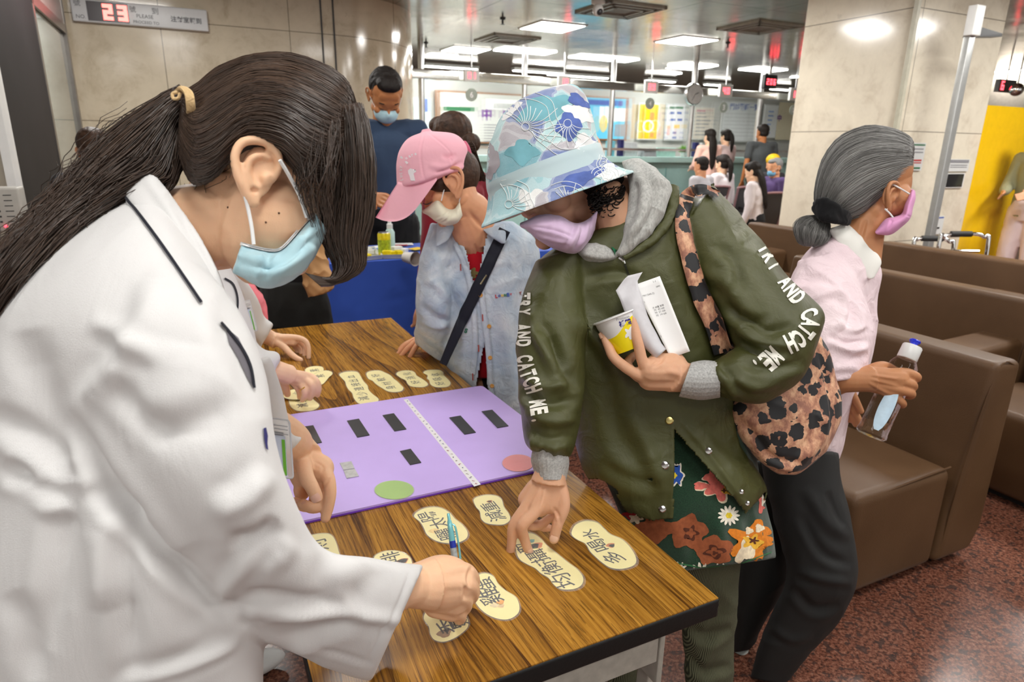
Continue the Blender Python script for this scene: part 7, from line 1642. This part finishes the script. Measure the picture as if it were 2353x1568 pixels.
# crossbody strap
SBT=band('bag_strap',[(1160,528),(1135,580),(1108,640),(1080,700),(1052,760),(1030,810),(1018,838)],[27,27,27,27,26,22,18],DBV,M_CORD,Bw,.006,.003,60,dmax=(1.80,1.86))
bk=MB();c=[hit(DBV,x,y,.012) for x,y in((1103,626),(1118,634),(1106,654),(1091,645))]
if all(x is not None for x in c): bk.tube(c,.0022,seg=8,res=1,closed=True);bk.build('strap_buckle',simple('buckle_brass',(.35,.3,.2),.3,1),Bw)
# patch lettering on the chest (the figure beside it is left out)
LC=[lin(190,40,50),lin(50,70,170),lin(230,190,40),lin(60,120,70),lin(60,90,170),lin(190,40,50)]
for i,ch in enumerate('LOONEY'): dtext(ch,1141+i*6.4,681-i*.9,(1,-.12),5.6,DBV,DN,simple('thread_'+ch+str(i),LC[i],.8,var=0),.06,.003,4,'patch_letter')
dtext('T',1195,674,(1,-.12),6,DBV,DN,MR,.06,.003,4,'patch_letter')
dtext('S',1072,760,(1,.3),7,DBV,DN,simple('thread_s',lin(50,110,90),.8,var=0),.06,.003,4,'patch_letter')
# mask
mk=MB();RR([RG(1056,462,1063,496,1.745,.03),RG(1044,480,1050,513,1.75,.07),RG(1025,478,1026,519,1.76,.10),RG(1005,458,1004,511,1.77,.11),RG(985,474,984,496,1.785,.09),RG(969,484,972,490,1.80,.05)],6,40,mk)
MKW=cloth('mask_cream',lin(228,222,200),.75,wr=.15,wscale=30)
me=remesh(mk,.0024,3);folds(me,[([(1030,486),(1015,500),(1000,506)],.003,.003),([(1038,492),(1024,508),(1010,514)],.003,-.003),([(1048,470),(1052,500)],.0015,.001)]);link('face_mask',me,MKW,Bw,smooth='all')
MB().tube([P(1014,462,1.742),P(1020,438,1.738),P(1028,410,1.737)],.0016,seg=7,res=4).build('ear_loop',M_LOOP,Bw);MB().tube([P(1055,464,1.738),P(1058,450,1.736),P(1059,434,1.737)],.0016,seg=7,res=4).build('ear_loop',M_LOOP,Bw)
# hair
hc=MB();hc.ell(FB(0,-.012,.03),(.078,.088,.078),ax=FB.ax());hc.tube([P(1000,420,1.745),P(1010,425,1.74),P(1022,405,1.74)],[.012,.02,.02],seg=12,res=3,round_ends=True);link('hair',remesh(hc,.004,2),M_HBR,Bw,smooth='all')
PB=[RG(1062,345,1075,372,1.84,.04),RG(1080,330,1095,385,1.85,.07),RG(1092,340,1112,400,1.86,.07),RG(1085,395,1116,405,1.86,.06),RG(1090,415,1112,418,1.85,.03)]
pb=MB();RR(PB,5,30,pb,inflate=-.008);strands(pb,PB,420,.0007,16,jit=.2,lift=.002,seed=41,wisp=.25,t0=(0,.05),t1=(.8,1));pb.build('ponytail',M_HBR,Bw,smooth='all')
tb=MB()
for i in range(4): tb.tube([P(1068+i*2,328+i*3,1.79),P(1077+i,345+i*4,1.775),P(1076+i,368+i*2,1.785)],.006,seg=9,res=4,round_ends=True)
link('hair_tie',remesh(tb,.0025,2),simple('tie_magenta',lin(200,90,120),.6),Bw,smooth='all')
# cap
cp=MB()
CRN=[RG(973,303,988,301,1.78,.02),RG(938,318,1045,308,1.78,.14),RG(918,345,1072,335,1.78,.19),RG(911,375,1074,365,1.78,.20),RG(911,400,1070,390,1.78,.20),RG(912,426,1040,400,1.78,.19),RG(914,432,1015,412,1.78,.17)]
RR(CRN,7,60,cp);cp.tube([P(973,302,1.78),P(985,300,1.78)],.006,seg=10,res=3,round_ends=True)
me=remesh(cp,.003,3);folds(me,[([(975,303),(966,350),(972,400),(981,421)],.0022,-.0028),([(980,302),(1015,330),(1035,350),(1045,370)],.0022,-.002),([(1015,356),(1030,362),(1050,355)],.006,-.005),([(1000,400),(1040,385),(1065,372)],.007,-.006),([(985,380),(1020,385),(1050,370)],.008,.005),([(1035,350),(1038,380)],.003,-.003)])
PKM=cloth('cap_pink',lin(244,182,196),.8,wr=.12,wscale=30);CP=link('cap',me,PKM,Bw,smooth='all')
vz=MB()
# visor: a curved blade sweeping forward and down
V=[];n1,n2=22,14
inner=catmull(np.array([(915,418),(945,425),(975,419),(1003,405)],float),7);outer=catmull(np.array([(863,500),(884,508),(915,508),(945,492),(975,455),(1004,414)],float),5)
def pick(A,t): 
    i=min(int(t*(len(A)-1)),len(A)-2);f=t*(len(A)-1)-i;return A[i]*(1-f)+A[i+1]*f
def vis(a,b,off):
    p0_=pick(inner,a);p1_=pick(outer,a);p=p0_*(1-b)+p1_*b;d_=1.70+.0*b+ .03*(1-a)**1+.02*b*(1-a)-.01*math.sin(math.pi*a)+off;return P(p[0],p[1],d_)
for off in (0,.004):
    for i in range(n1):
        for j in range(n2): V.append(vis(i/(n1-1),j/(n2-1),off))
F_=[]
for l in(0,1):
    for i in range(n1-1):
        for j in range(n2-1): a=l*n1*n2+i*n2+j;F_.append((a,a+1,a+n2+1,a+n2))
for j in range(n2-1): F_+= [(j,j+1,n1*n2+j+1,n1*n2+j),((n1-1)*n2+j,(n1-1)*n2+j+1,n1*n2+(n1-1)*n2+j+1,n1*n2+(n1-1)*n2+j)]
for i in range(n1-1):
    for j in(0,n2-1): F_.append((i*n2+j,(i+1)*n2+j,n1*n2+(i+1)*n2+j,n1*n2+i*n2+j))
# far half of the blade, mirrored about the cap's middle plane
mid=P(905,470,1.80);
k0=len(V)
for i in range(n1):
    for j in range(n2):
        a=i/(n1-1);b=j/(n2-1);pa=pick(np.array([(915,418),(925,422),(940,424)],float),a);pb_=pick(np.array([(863,500),(870,503),(884,506)],float),a);p=pa*(1-b)+pb_*b;V.append(P(p[0],p[1],1.735+.13*(a)*(1)+.0))
for i in range(n1-1):
    for j in range(n2-1): a=k0+i*n2+j;F_.append((a,a+1,a+n2+1,a+n2))
vz.add(V,F_);vo=vz.build('visor',PKM,CP,smooth='all')
CB2=bvh_of(CP);W_=simple('cap_thread',lin(240,232,236),.6,var=0)
pth=catmull(np.array([(924,416),(922,390),(928,370),(942,360),(960,353)],float),8);LL=seglen(pth)
for i,ch in enumerate('Lucky luare'):
    if ch==' ': continue
    q=LL[-1]*(i+.5)/11;j=min(np.searchsorted(LL,q)-1,len(pth)-2);p=pth[j];T=pth[j+1]-pth[j];dtext(ch,p[0],p[1],T,4.6,CB2,CP,W_,.03,.0012,4,'cap_letter')
decal('horse_emblem',[[(938,392),(944,387),(949,389),(950,395),(956,391),(957,395),(951,399),(953,408),(955,416),(952,416),(948,406),(946,410),(947,416),(944,415),(942,405),(939,399)],],CB2,W_,CP,.0012,4)
# ================================================================== grey haired woman in pink turning away
FD=Frame(P(2018,428,1.57),camdir(.83,-.12,-.55),camdir(.05,.97,.10),.90)
sk=MB();head(sk,FD,ears=(),neck=[P(1985,520,1.56),P(1962,600,1.57)],nr=.052)
E4=Frame(P(2040,455,1.500),camdir(.97,-.08,-.2),camdir(.08,.98,.1),.92);
ear3(sk,E4)
sk.ell(P(2054,458,1.552),(.038,.044,.042))
sk.tube([P(1950,570,1.62),P(1890,760,1.66),P(1865,950,1.68)],[.07,.08,.08],seg=20,res=3,flat=.6,up=CF)
def r1(x,y,d): return P(1880+x/5.807,760+y/5.807,d)
D=1.42;wD=r1(560,650,D)
sk.tube([P(1880,760,1.50),P(1890,870,1.47),r1(330,640,D+.01),wD,r1(700,640,D)],[.045,.038,.032,.028,.030],seg=18,res=4)
hand(sk,wD,[([r1(700,520,D+.01),r1(850,470,D+.015),r1(960,500,D+.03),r1(1040,560,D+.045)],.0098),
 ([r1(1120,560,D-.012),r1(1305,612,D-.006),r1(1290,650,D+.028),r1(1180,630,D+.05)],.0092),
 ([r1(1085,670,D-.018),r1(1255,725,D-.012),r1(1250,765,D+.024),r1(1130,740,D+.05)],.0092),
 ([r1(1060,780,D-.016),r1(1232,835,D-.010),r1(1220,872,D+.026),r1(1100,840,D+.05)],.0090),
 ([r1(1010,880,D-.008),r1(1120,965,D-.004),r1(1110,995,D+.026),r1(1010,950,D+.05)],.0082)],palm=[(r1(680,620,D),r1(1060,640,D-.008),.023),(r1(680,700,D+.004),r1(1020,780,D-.004),.020)])
# other hand lower down behind the coat tail
w5=P(1940,880,1.60)
sk.tube([P(1960,700,1.74),P(1950,820,1.66),w5],[.034,.030,.024],seg=12,res=3)
hand(sk,w5,[([P(1955,900,1.59),P(1968,925,1.585),P(1978,945,1.585)],.0088),([P(1950,920,1.60),P(1962,945,1.60),P(1972,962,1.60),P(1976,974,1.60)],.0084),([P(1945,925,1.61),P(1955,950,1.61),P(1962,966,1.61),P(1966,976,1.61)],.0082),([P(1940,925,1.62),P(1948,950,1.62),P(1952,966,1.62)],.008)])
me=remesh(sk,.0023,3);folds(me,[([(2000,862),(2040,868),(2065,872)],.003,.002),([(2000,872),(2040,882),(2065,888)],.003,.002),([(1995,880),(2030,900),(2050,908)],.003,.0018),([(1990,505),(1975,560)],.006,-.004)])
Dw=link('person',me,M_SKD,label='grey haired woman in pink blouse and black trousers holding a water bottle',cat='person',smooth='all')
MB().ell(P(2038,481,1.487),(.0016,.0016,.0016),seg=10,rows=8).build('earring',simple('pearl',(.8,.8,.8),.2),Dw)
# blouse
bl=MB()
RR([RG(1900,535,1985,560,1.58,.14),RG(1845,590,2025,620,1.60,.24),RG(1805,680,2018,690,1.61,.27),RG(1795,780,2012,790,1.62,.27),RG(1795,870,1982,880,1.63,.26),RG(1800,960,1955,955,1.64,.24),RG(1820,1020,1938,1030,1.66,.22),RG(1850,1055,1925,1062,1.67,.18)],6,56,bl)
RR([RG(1835,600,1940,575,1.55,.13),RG(1812,680,1975,650,1.50,.16),RG(1815,760,2006,740,1.47,.17),RG(1830,830,2000,820,1.455,.16),RG(1850,885,1985,868,1.45,.14)],6,44,bl)
me=remesh(bl,.0042,4);wrinkle(me,.0035,11)
folds(me,[([(1830,650),(1880,640),(1930,660)],.012,-.008),([(1860,690),(1920,670),(1960,700)],.010,.008),([(1940,650),(1960,720),(1930,780)],.010,-.009),([(1900,770),(1950,790),(2000,780)],.008,-.009),([(1905,785),(1950,805),(1995,800)],.010,.007),([(1920,740),(1960,760),(1990,745)],.008,.008),([(1900,850),(1950,845),(1985,855)],.008,.004),([(1990,640),(2000,700),(2008,760)],.010,-.005),([(1840,620),(1810,700)],.012,.005)])
pm=NT('pink_seersucker');v=pm.coord();pm.set(Base_Color=pm.ramp(pm.noise(v,6,3),[(.3,lin(230,206,214)),(.7,lin(242,224,228))]),Roughness=.85);pm.bump(pm.math('ADD',pm.noise(pm.coord(scale=(1,1,.2)),420,2),pm.math('MULTIPLY',pm.noise(v,30,3,.5,1),6)),.45,.002)
link('blouse',me,pm.m,Dw,smooth='all')
cl=MB();RR([RG(1900,528,1945,512,1.535,.05),RG(1918,552,1975,538,1.525,.04),RG(1945,590,2005,570,1.52,.03),RG(1970,620,2026,602,1.52,.025),RG(1994,642,2008,640,1.52,.015)],6,40,cl)
me=remesh(cl,.0028,3);folds(me,[([(1915,540),(1950,585),(1990,640)],.004,.002)]);link('collar',me,cloth('collar_white',lin(240,240,234),.8,wr=.2,wscale=120,wdist=.002),Dw,smooth='all')
# trousers
tr=MB()
RR([RG(1745,1030,1925,1040,1.62,.22),RG(1758,1110,1938,1120,1.62,.21),RG(1782,1210,1955,1200,1.62,.19),RG(1808,1320,1970,1335,1.64,.17),RG(1772,1410,1925,1432,1.70,.15),RG(1738,1500,1850,1515,1.76,.13),RG(1722,1560,1806,1575,1.80,.11)],6,44,tr)
RR([RG(1720,1060,1860,1060,1.74,.20),RG(1700,1200,1840,1200,1.76,.18),RG(1690,1320,1815,1330,1.79,.16),RG(1686,1400,1762,1420,1.83,.13),RG(1684,1470,1738,1472,1.87,.11),RG(1686,1500,1722,1492,1.89,.09)],6,36,tr)
me=remesh(tr,.005,3);wrinkle(me,.003,9)
folds(me,[([(1830,1310),(1890,1330),(1960,1340)],.012,.008),([(1820,1350),(1870,1400),(1930,1390)],.012,-.010),([(1850,1120),(1900,1200),(1955,1240)],.014,.008),([(1840,1180),(1890,1270),(1960,1300)],.012,-.009),([(1900,1130),(1940,1210)],.01,-.006),([(1770,1440),(1820,1470),(1870,1460)],.012,.006)])
bt_=NT('black_twill');v=bt_.coord();bt_.set(Base_Color=(.012,.013,.013),Roughness=.75);bt_.bump(bt_.noise(v,700,2),.3,.001);link('trousers',me,bt_.m,Dw,smooth='all')
for pts in ([(1702,1505,1.90),(1712,1540,1.87),(1722,1580,1.84)],[(1770,1600,1.84),(1790,1640,1.83)]):
    sm=MB();sm.tube([P(*p) for p in pts],[.036]*(len(pts)-1)+[.04],seg=16,res=4,round_ends=True,flat=.8);link('shoe',remesh(sm,.004,2),simple('shoe_grey',lin(176,176,170),.6),Dw,smooth='all')
# hair
HR=[RG(2102,345,2097,392,1.555,.09),RG(2093,318,2080,412,1.555,.13),RG(2050,298,2040,442,1.55,.165),RG(1990,293,2008,470,1.55,.18),RG(1930,318,1985,490,1.55,.18),RG(1893,365,1962,500,1.55,.17),RG(1876,420,1940,506,1.55,.13),RG(1872,462,1925,510,1.55,.08),RG(1880,485,1915,510,1.55,.05)]
mb=RR(HR,6,60,inflate=-.002);me=remesh(mb,.0035,3);M_HG=hairmat('hair_grey',(.016,.015,.014),(.46,.45,.43),scale=(46,1.0),rough=.42);link('scalp_hair',me,simple('hair_grey_base',(.05,.05,.048),.6),Dw,smooth='all')
hb=MB();RR(HR,8,90,hb,inflate=.0006);strands(hb,HR,1500,.0006,16,jit=.05,lift=.0016,res=6,seed=52,t0=(0,.2),t1=(.85,1),wisp=.03);hb.build('hair',M_HG,Dw,smooth='all')
PT=[RG(1880,495,1905,508,1.54,.04),RG(1848,500,1905,525,1.535,.07),RG(1828,520,1903,548,1.53,.08),RG(1835,555,1888,562,1.53,.06),RG(1848,566,1868,568,1.53,.03)]
pb=MB();RR(PT,6,36,pb,inflate=-.006);strands(pb,PT,600,.0006,14,jit=.12,lift=.002,seed=53,wisp=.12,t0=(0,.05),t1=(.8,1));pb.build('ponytail',M_HG,Dw,smooth='all')
sc=MB();
for i in range(7): a=i*.9;sc.tube([P(1878+3*math.sin(a),468+2*i,1.505),P(1890,462+6*i,1.485),P(1915+2*math.sin(a),474+5*i,1.48),P(1938,490+3*i,1.49),P(1946,498+i*2,1.505)],.0095,seg=10,res=4,round_ends=True)
me=remesh(sc,.0028,2);wrinkle(me,.002,60);link('scrunchie',me,cloth('black_velvet',(.008,.008,.009),.9),Dw,smooth='all')
# mask
mk=MB();RR([RG(2010,533,2014,539,1.50,.02),RG(2034,504,2046,540,1.51,.07),RG(2056,498,2072,522,1.52,.10),RG(2073,490,2092,502,1.53,.12),RG(2079,468,2098,478,1.535,.12),RG(2087,450,2104,456,1.54,.11),RG(2093,434,2103,438,1.545,.08)],6,36,mk)
me=remesh(mk,.0022,3);folds(me,[([(2050,504),(2040,532)],.003,-.0025),([(2036,505),(2060,500),(2074,492),(2082,468),(2095,438)],.002,.0016),([(2078,492),(2094,500)],.002,-.0016)]);link('face_mask',me,cloth('mask_pink',lin(226,160,206),.7,wr=.1),Dw,smooth='all')
for q in ([P(2090,446,1.485),P(2070,434,1.485),P(2048,422,1.485)],[P(2052,500,1.478),P(2044,490,1.480),P(2033,480,1.482)]): MB().tube(q,.0018,seg=7,res=4).build('ear_loop',M_LOOP,Dw)
# ---- bottle
b0=P(2000,1002,1.43);b1_=P(2104,782,1.43);ax_=nrm(b1_-b0);L=np.linalg.norm(b1_-b0)
t=thing('water_bottle','clear plastic water bottle with white cap and blue spout held over the sofa','bottle',b0)
pr=[(.001,.003),(.027,.0),(.0315,.004),(.0315,.010),(.0300,.013),(.0290,.05),(.0285,L*.52),(.0300,L*.58),(.0305,L*.66),(.0280,L*.74),(.0200,L*.80),(.0190,L*.82)]
wm=NT('clear_pet');wm.set(Base_Color=(.95,.97,.97),Roughness=.03,Transmission_Weight=1,IOR=1.25,Alpha=.55,Specular_IOR_Level=.8);wm.bump(wm.noise(wm.coord(),70,2),.35,.004)
mb=MB();mb.lathe(b0,ax_,pr,seg=44);mb.build('bottle_body',wm.m,t)
mb=MB();mb.lathe(b0,ax_,[(.0195,L*.80),(.0205,L*.81),(.0200,L*.93),(.0185,L*.94),(.001,L*.94)],seg=40);mb.build('cap',simple('cap_white',(.72,.73,.72),.35,var=.01),t)
mb=MB();mb.lathe(b0,ax_,[(.0075,L*.94),(.0075,L*.965),(.0105,L*.975),(.0115,L*.99),(.010,L*1.0),(.001,L*1.003)],seg=28);mb.build('spout',simple('spout_blue',lin(30,50,210),.25,var=.02),t)
side=nrm(np.cross(ax_,CF));V=[];
lbm=simple('bottle_label',lin(196,222,240),.4,var=.12,scale=50)
for i in range(13):
    for j in range(9):
        h=L*(.06+.44*i/12);wv=.5*math.sqrt(max(0,1-((i-6)/6.3)**2));a=(j/8-.5)*2*wv+.35
        V.append(b0+ax_*h+(side*-math.sin(a)*-1-CF*math.cos(a))*.0302)
MB().add(V,[(i*9+j,i*9+j+1,(i+1)*9+j+1,(i+1)*9+j) for i in range(12) for j in range(8)]).build('label_band',lbm,t,smooth='all')
# ================================================================== people further off
def gp(px,py,d): 
    p=P(px,py,d);return np.array([p[0],p[1],0.])
CAMD=-DA
def col(name,c,**k): return cloth(name,lin(*c),**k)
# man in navy behind the blue table
b=gp(878,300,3.66);toc=nrm(-b)
figure('man in navy short sleeved T-shirt and pale blue face mask standing behind the blue table',b,toc+CX*.25,M_SKF,M_HDK,col('navy_tshirt',(52,68,92)),col('black_trousers',(22,22,24)),H=1.74,headdown=.62,lean=.08,arms='front',sleeve=.5,hairfn='short',mask=M_MBLUE,vox=.007,headk=1.0)
# woman with dark ponytail, back of the head to us
b=gp(1048,330,2.72)
figure('woman with dark brown hair tied low, standing behind the pink cap',b,nrm(-CX*.75+CF*.55),M_SKB,M_HBR,col('maroon_top',(120,24,38)),col('dark_trousers',(30,30,34)),H=1.475,headdown=.25,arms='down',sleeve=1,hairfn='bun',vox=.007,wide=.8)
# person in black with the paper bag
b=gp(668,600,2.62)
figure('person in black clothes holding a brown paper bag, mostly hidden by the woman in white',b,nrm(CX*.4+CF),M_SKE,M_HBK,col('black_jacket',(26,26,28)),col('charcoal_trousers',(38,38,36)),H=1.40,arms='down',sleeve=1,hairfn='short',vox=.008,hands=[P(722,560,2.5),None],wide=.9)
t=thing('paper_bag','crumpled brown paper bag held in front of the blue cloth','bag',P(735,690,2.45))
bm_=MB();Rg=[RG(678,560,745,540,2.45,.05),RG(690,600,750,590,2.45,.07),RG(695,640,765,628,2.45,.08),RG(705,684,770,660,2.45,.075),RG(708,687,768,663,2.45,.06)]
RR(Rg,6,36,bm_);me=remesh(bm_,.0045,1);wrinkle(me,.008,22,warp=.2);link('bag_body',me,simple('kraft_paper',lin(172,130,84),.75,var=.08),t)
# pink bag glimpsed by the second coat
t=MB();Rg=[RG(545,635,560,635,2.2,.04),RG(545,660,590,660,2.2,.08),RG(550,700,612,700,2.2,.09),RG(560,745,618,745,2.2,.08)]
RR(Rg,6,30,t);me=remesh(t,.006,2);wrinkle(me,.006,14);link('pink_bag',me,simple('pink_fabric',lin(226,118,128),.6,var=.25,scale=16),label='coral pink cloth bag glimpsed behind the name badge and white sleeve',cat='bag')
# far people
WT=col('white_top',(226,218,222));PK=col('peach_top',(240,196,182));LP=col('pale_pink_top',(236,212,210));DG=col('grey_tshirt',(78,82,84));BL=col('black_bottoms',(30,30,32));GW=col('grey_white_skirt',(200,198,196))
figure('standing woman with very long straight black hair in a peach top at the counter',gp(1632,320,10.6),DA+DB*.1,M_SKE,M_HBK,PK,GW,H=1.64,hairfn='long',vox=.014,arms='front',headdown=.1)
figure('standing woman in pale pink with a short ponytail beside the one with long hair',gp(1670,320,11.4),DA-DB*.1,M_SKE,M_HBK,LP,BL,H=1.66,hairfn='pony',vox=.014,arms='front',headdown=.15)
figure('standing man in a dark grey polo shirt seen from behind at the counter',gp(1753,320,10.4),DA+DB*.15,M_SKF,M_HDK,DG,BL,H=1.72,hairfn='short',vox=.014,wide=1.2,sleeve=.5,arms='down')
def seated(px,py,d,*a,**k):
    p=P(px,py,d);b=np.array([p[0],p[1],0.]);H=k.pop('H',1.6);return figure(a[0],b,a[1],*a[2:],H=H,sit=True,vox=.013,**k)
seated(1616,372,8.6,'seated man with short cropped hair in a grey top, far hall',DA-DB*.25,M_SKB,M_HDK,col('grey_top',(190,188,194)),BL,hairfn='short',H=1.62)
seated(1664,372,9.4,'seated woman in white with a dark wavy ponytail, far hall',DA-DB*.2,M_SKE,M_HBK,WT,BL,hairfn='pony',H=1.66)
seated(1748,385,8.0,'seated woman in a white hooded top with long black hair leaning on her hand',DA*.9-DB*.5,M_SKE,M_HBK,WT,BL,hairfn='long',H=1.54,lean=.1)
seated(1784,388,8.9,'seated grey haired person in purple with a blue mask beside the pillar',-DB*.9+DA*.2,M_SKB,simple('hair_grey_plain',(.2,.2,.2),.6),col('purple_top',(84,66,110)),BL,hairfn='short',mask=col('mask_sky',(120,180,215)),H=1.60)
figure("person in a yellow cap seated furthest, behind the grey haired one",gp(1778,380,9.9),DA,M_SKB,M_HDK,col('dark_top',(60,60,66)),BL,H=1.66,sit=True,vox=.014,hairfn='short',cap=simple('cap_yellow',lin(245,196,20),.6))
figure('person in pale trousers and lime sash cut by the right edge',gp(2362,500,6.2),-DB,M_SKB,M_HDK,col('khaki_top',(150,150,120)),col('pale_pink_trousers',(232,212,214)),H=1.6,vox=.012,arms='front',hairfn='short')
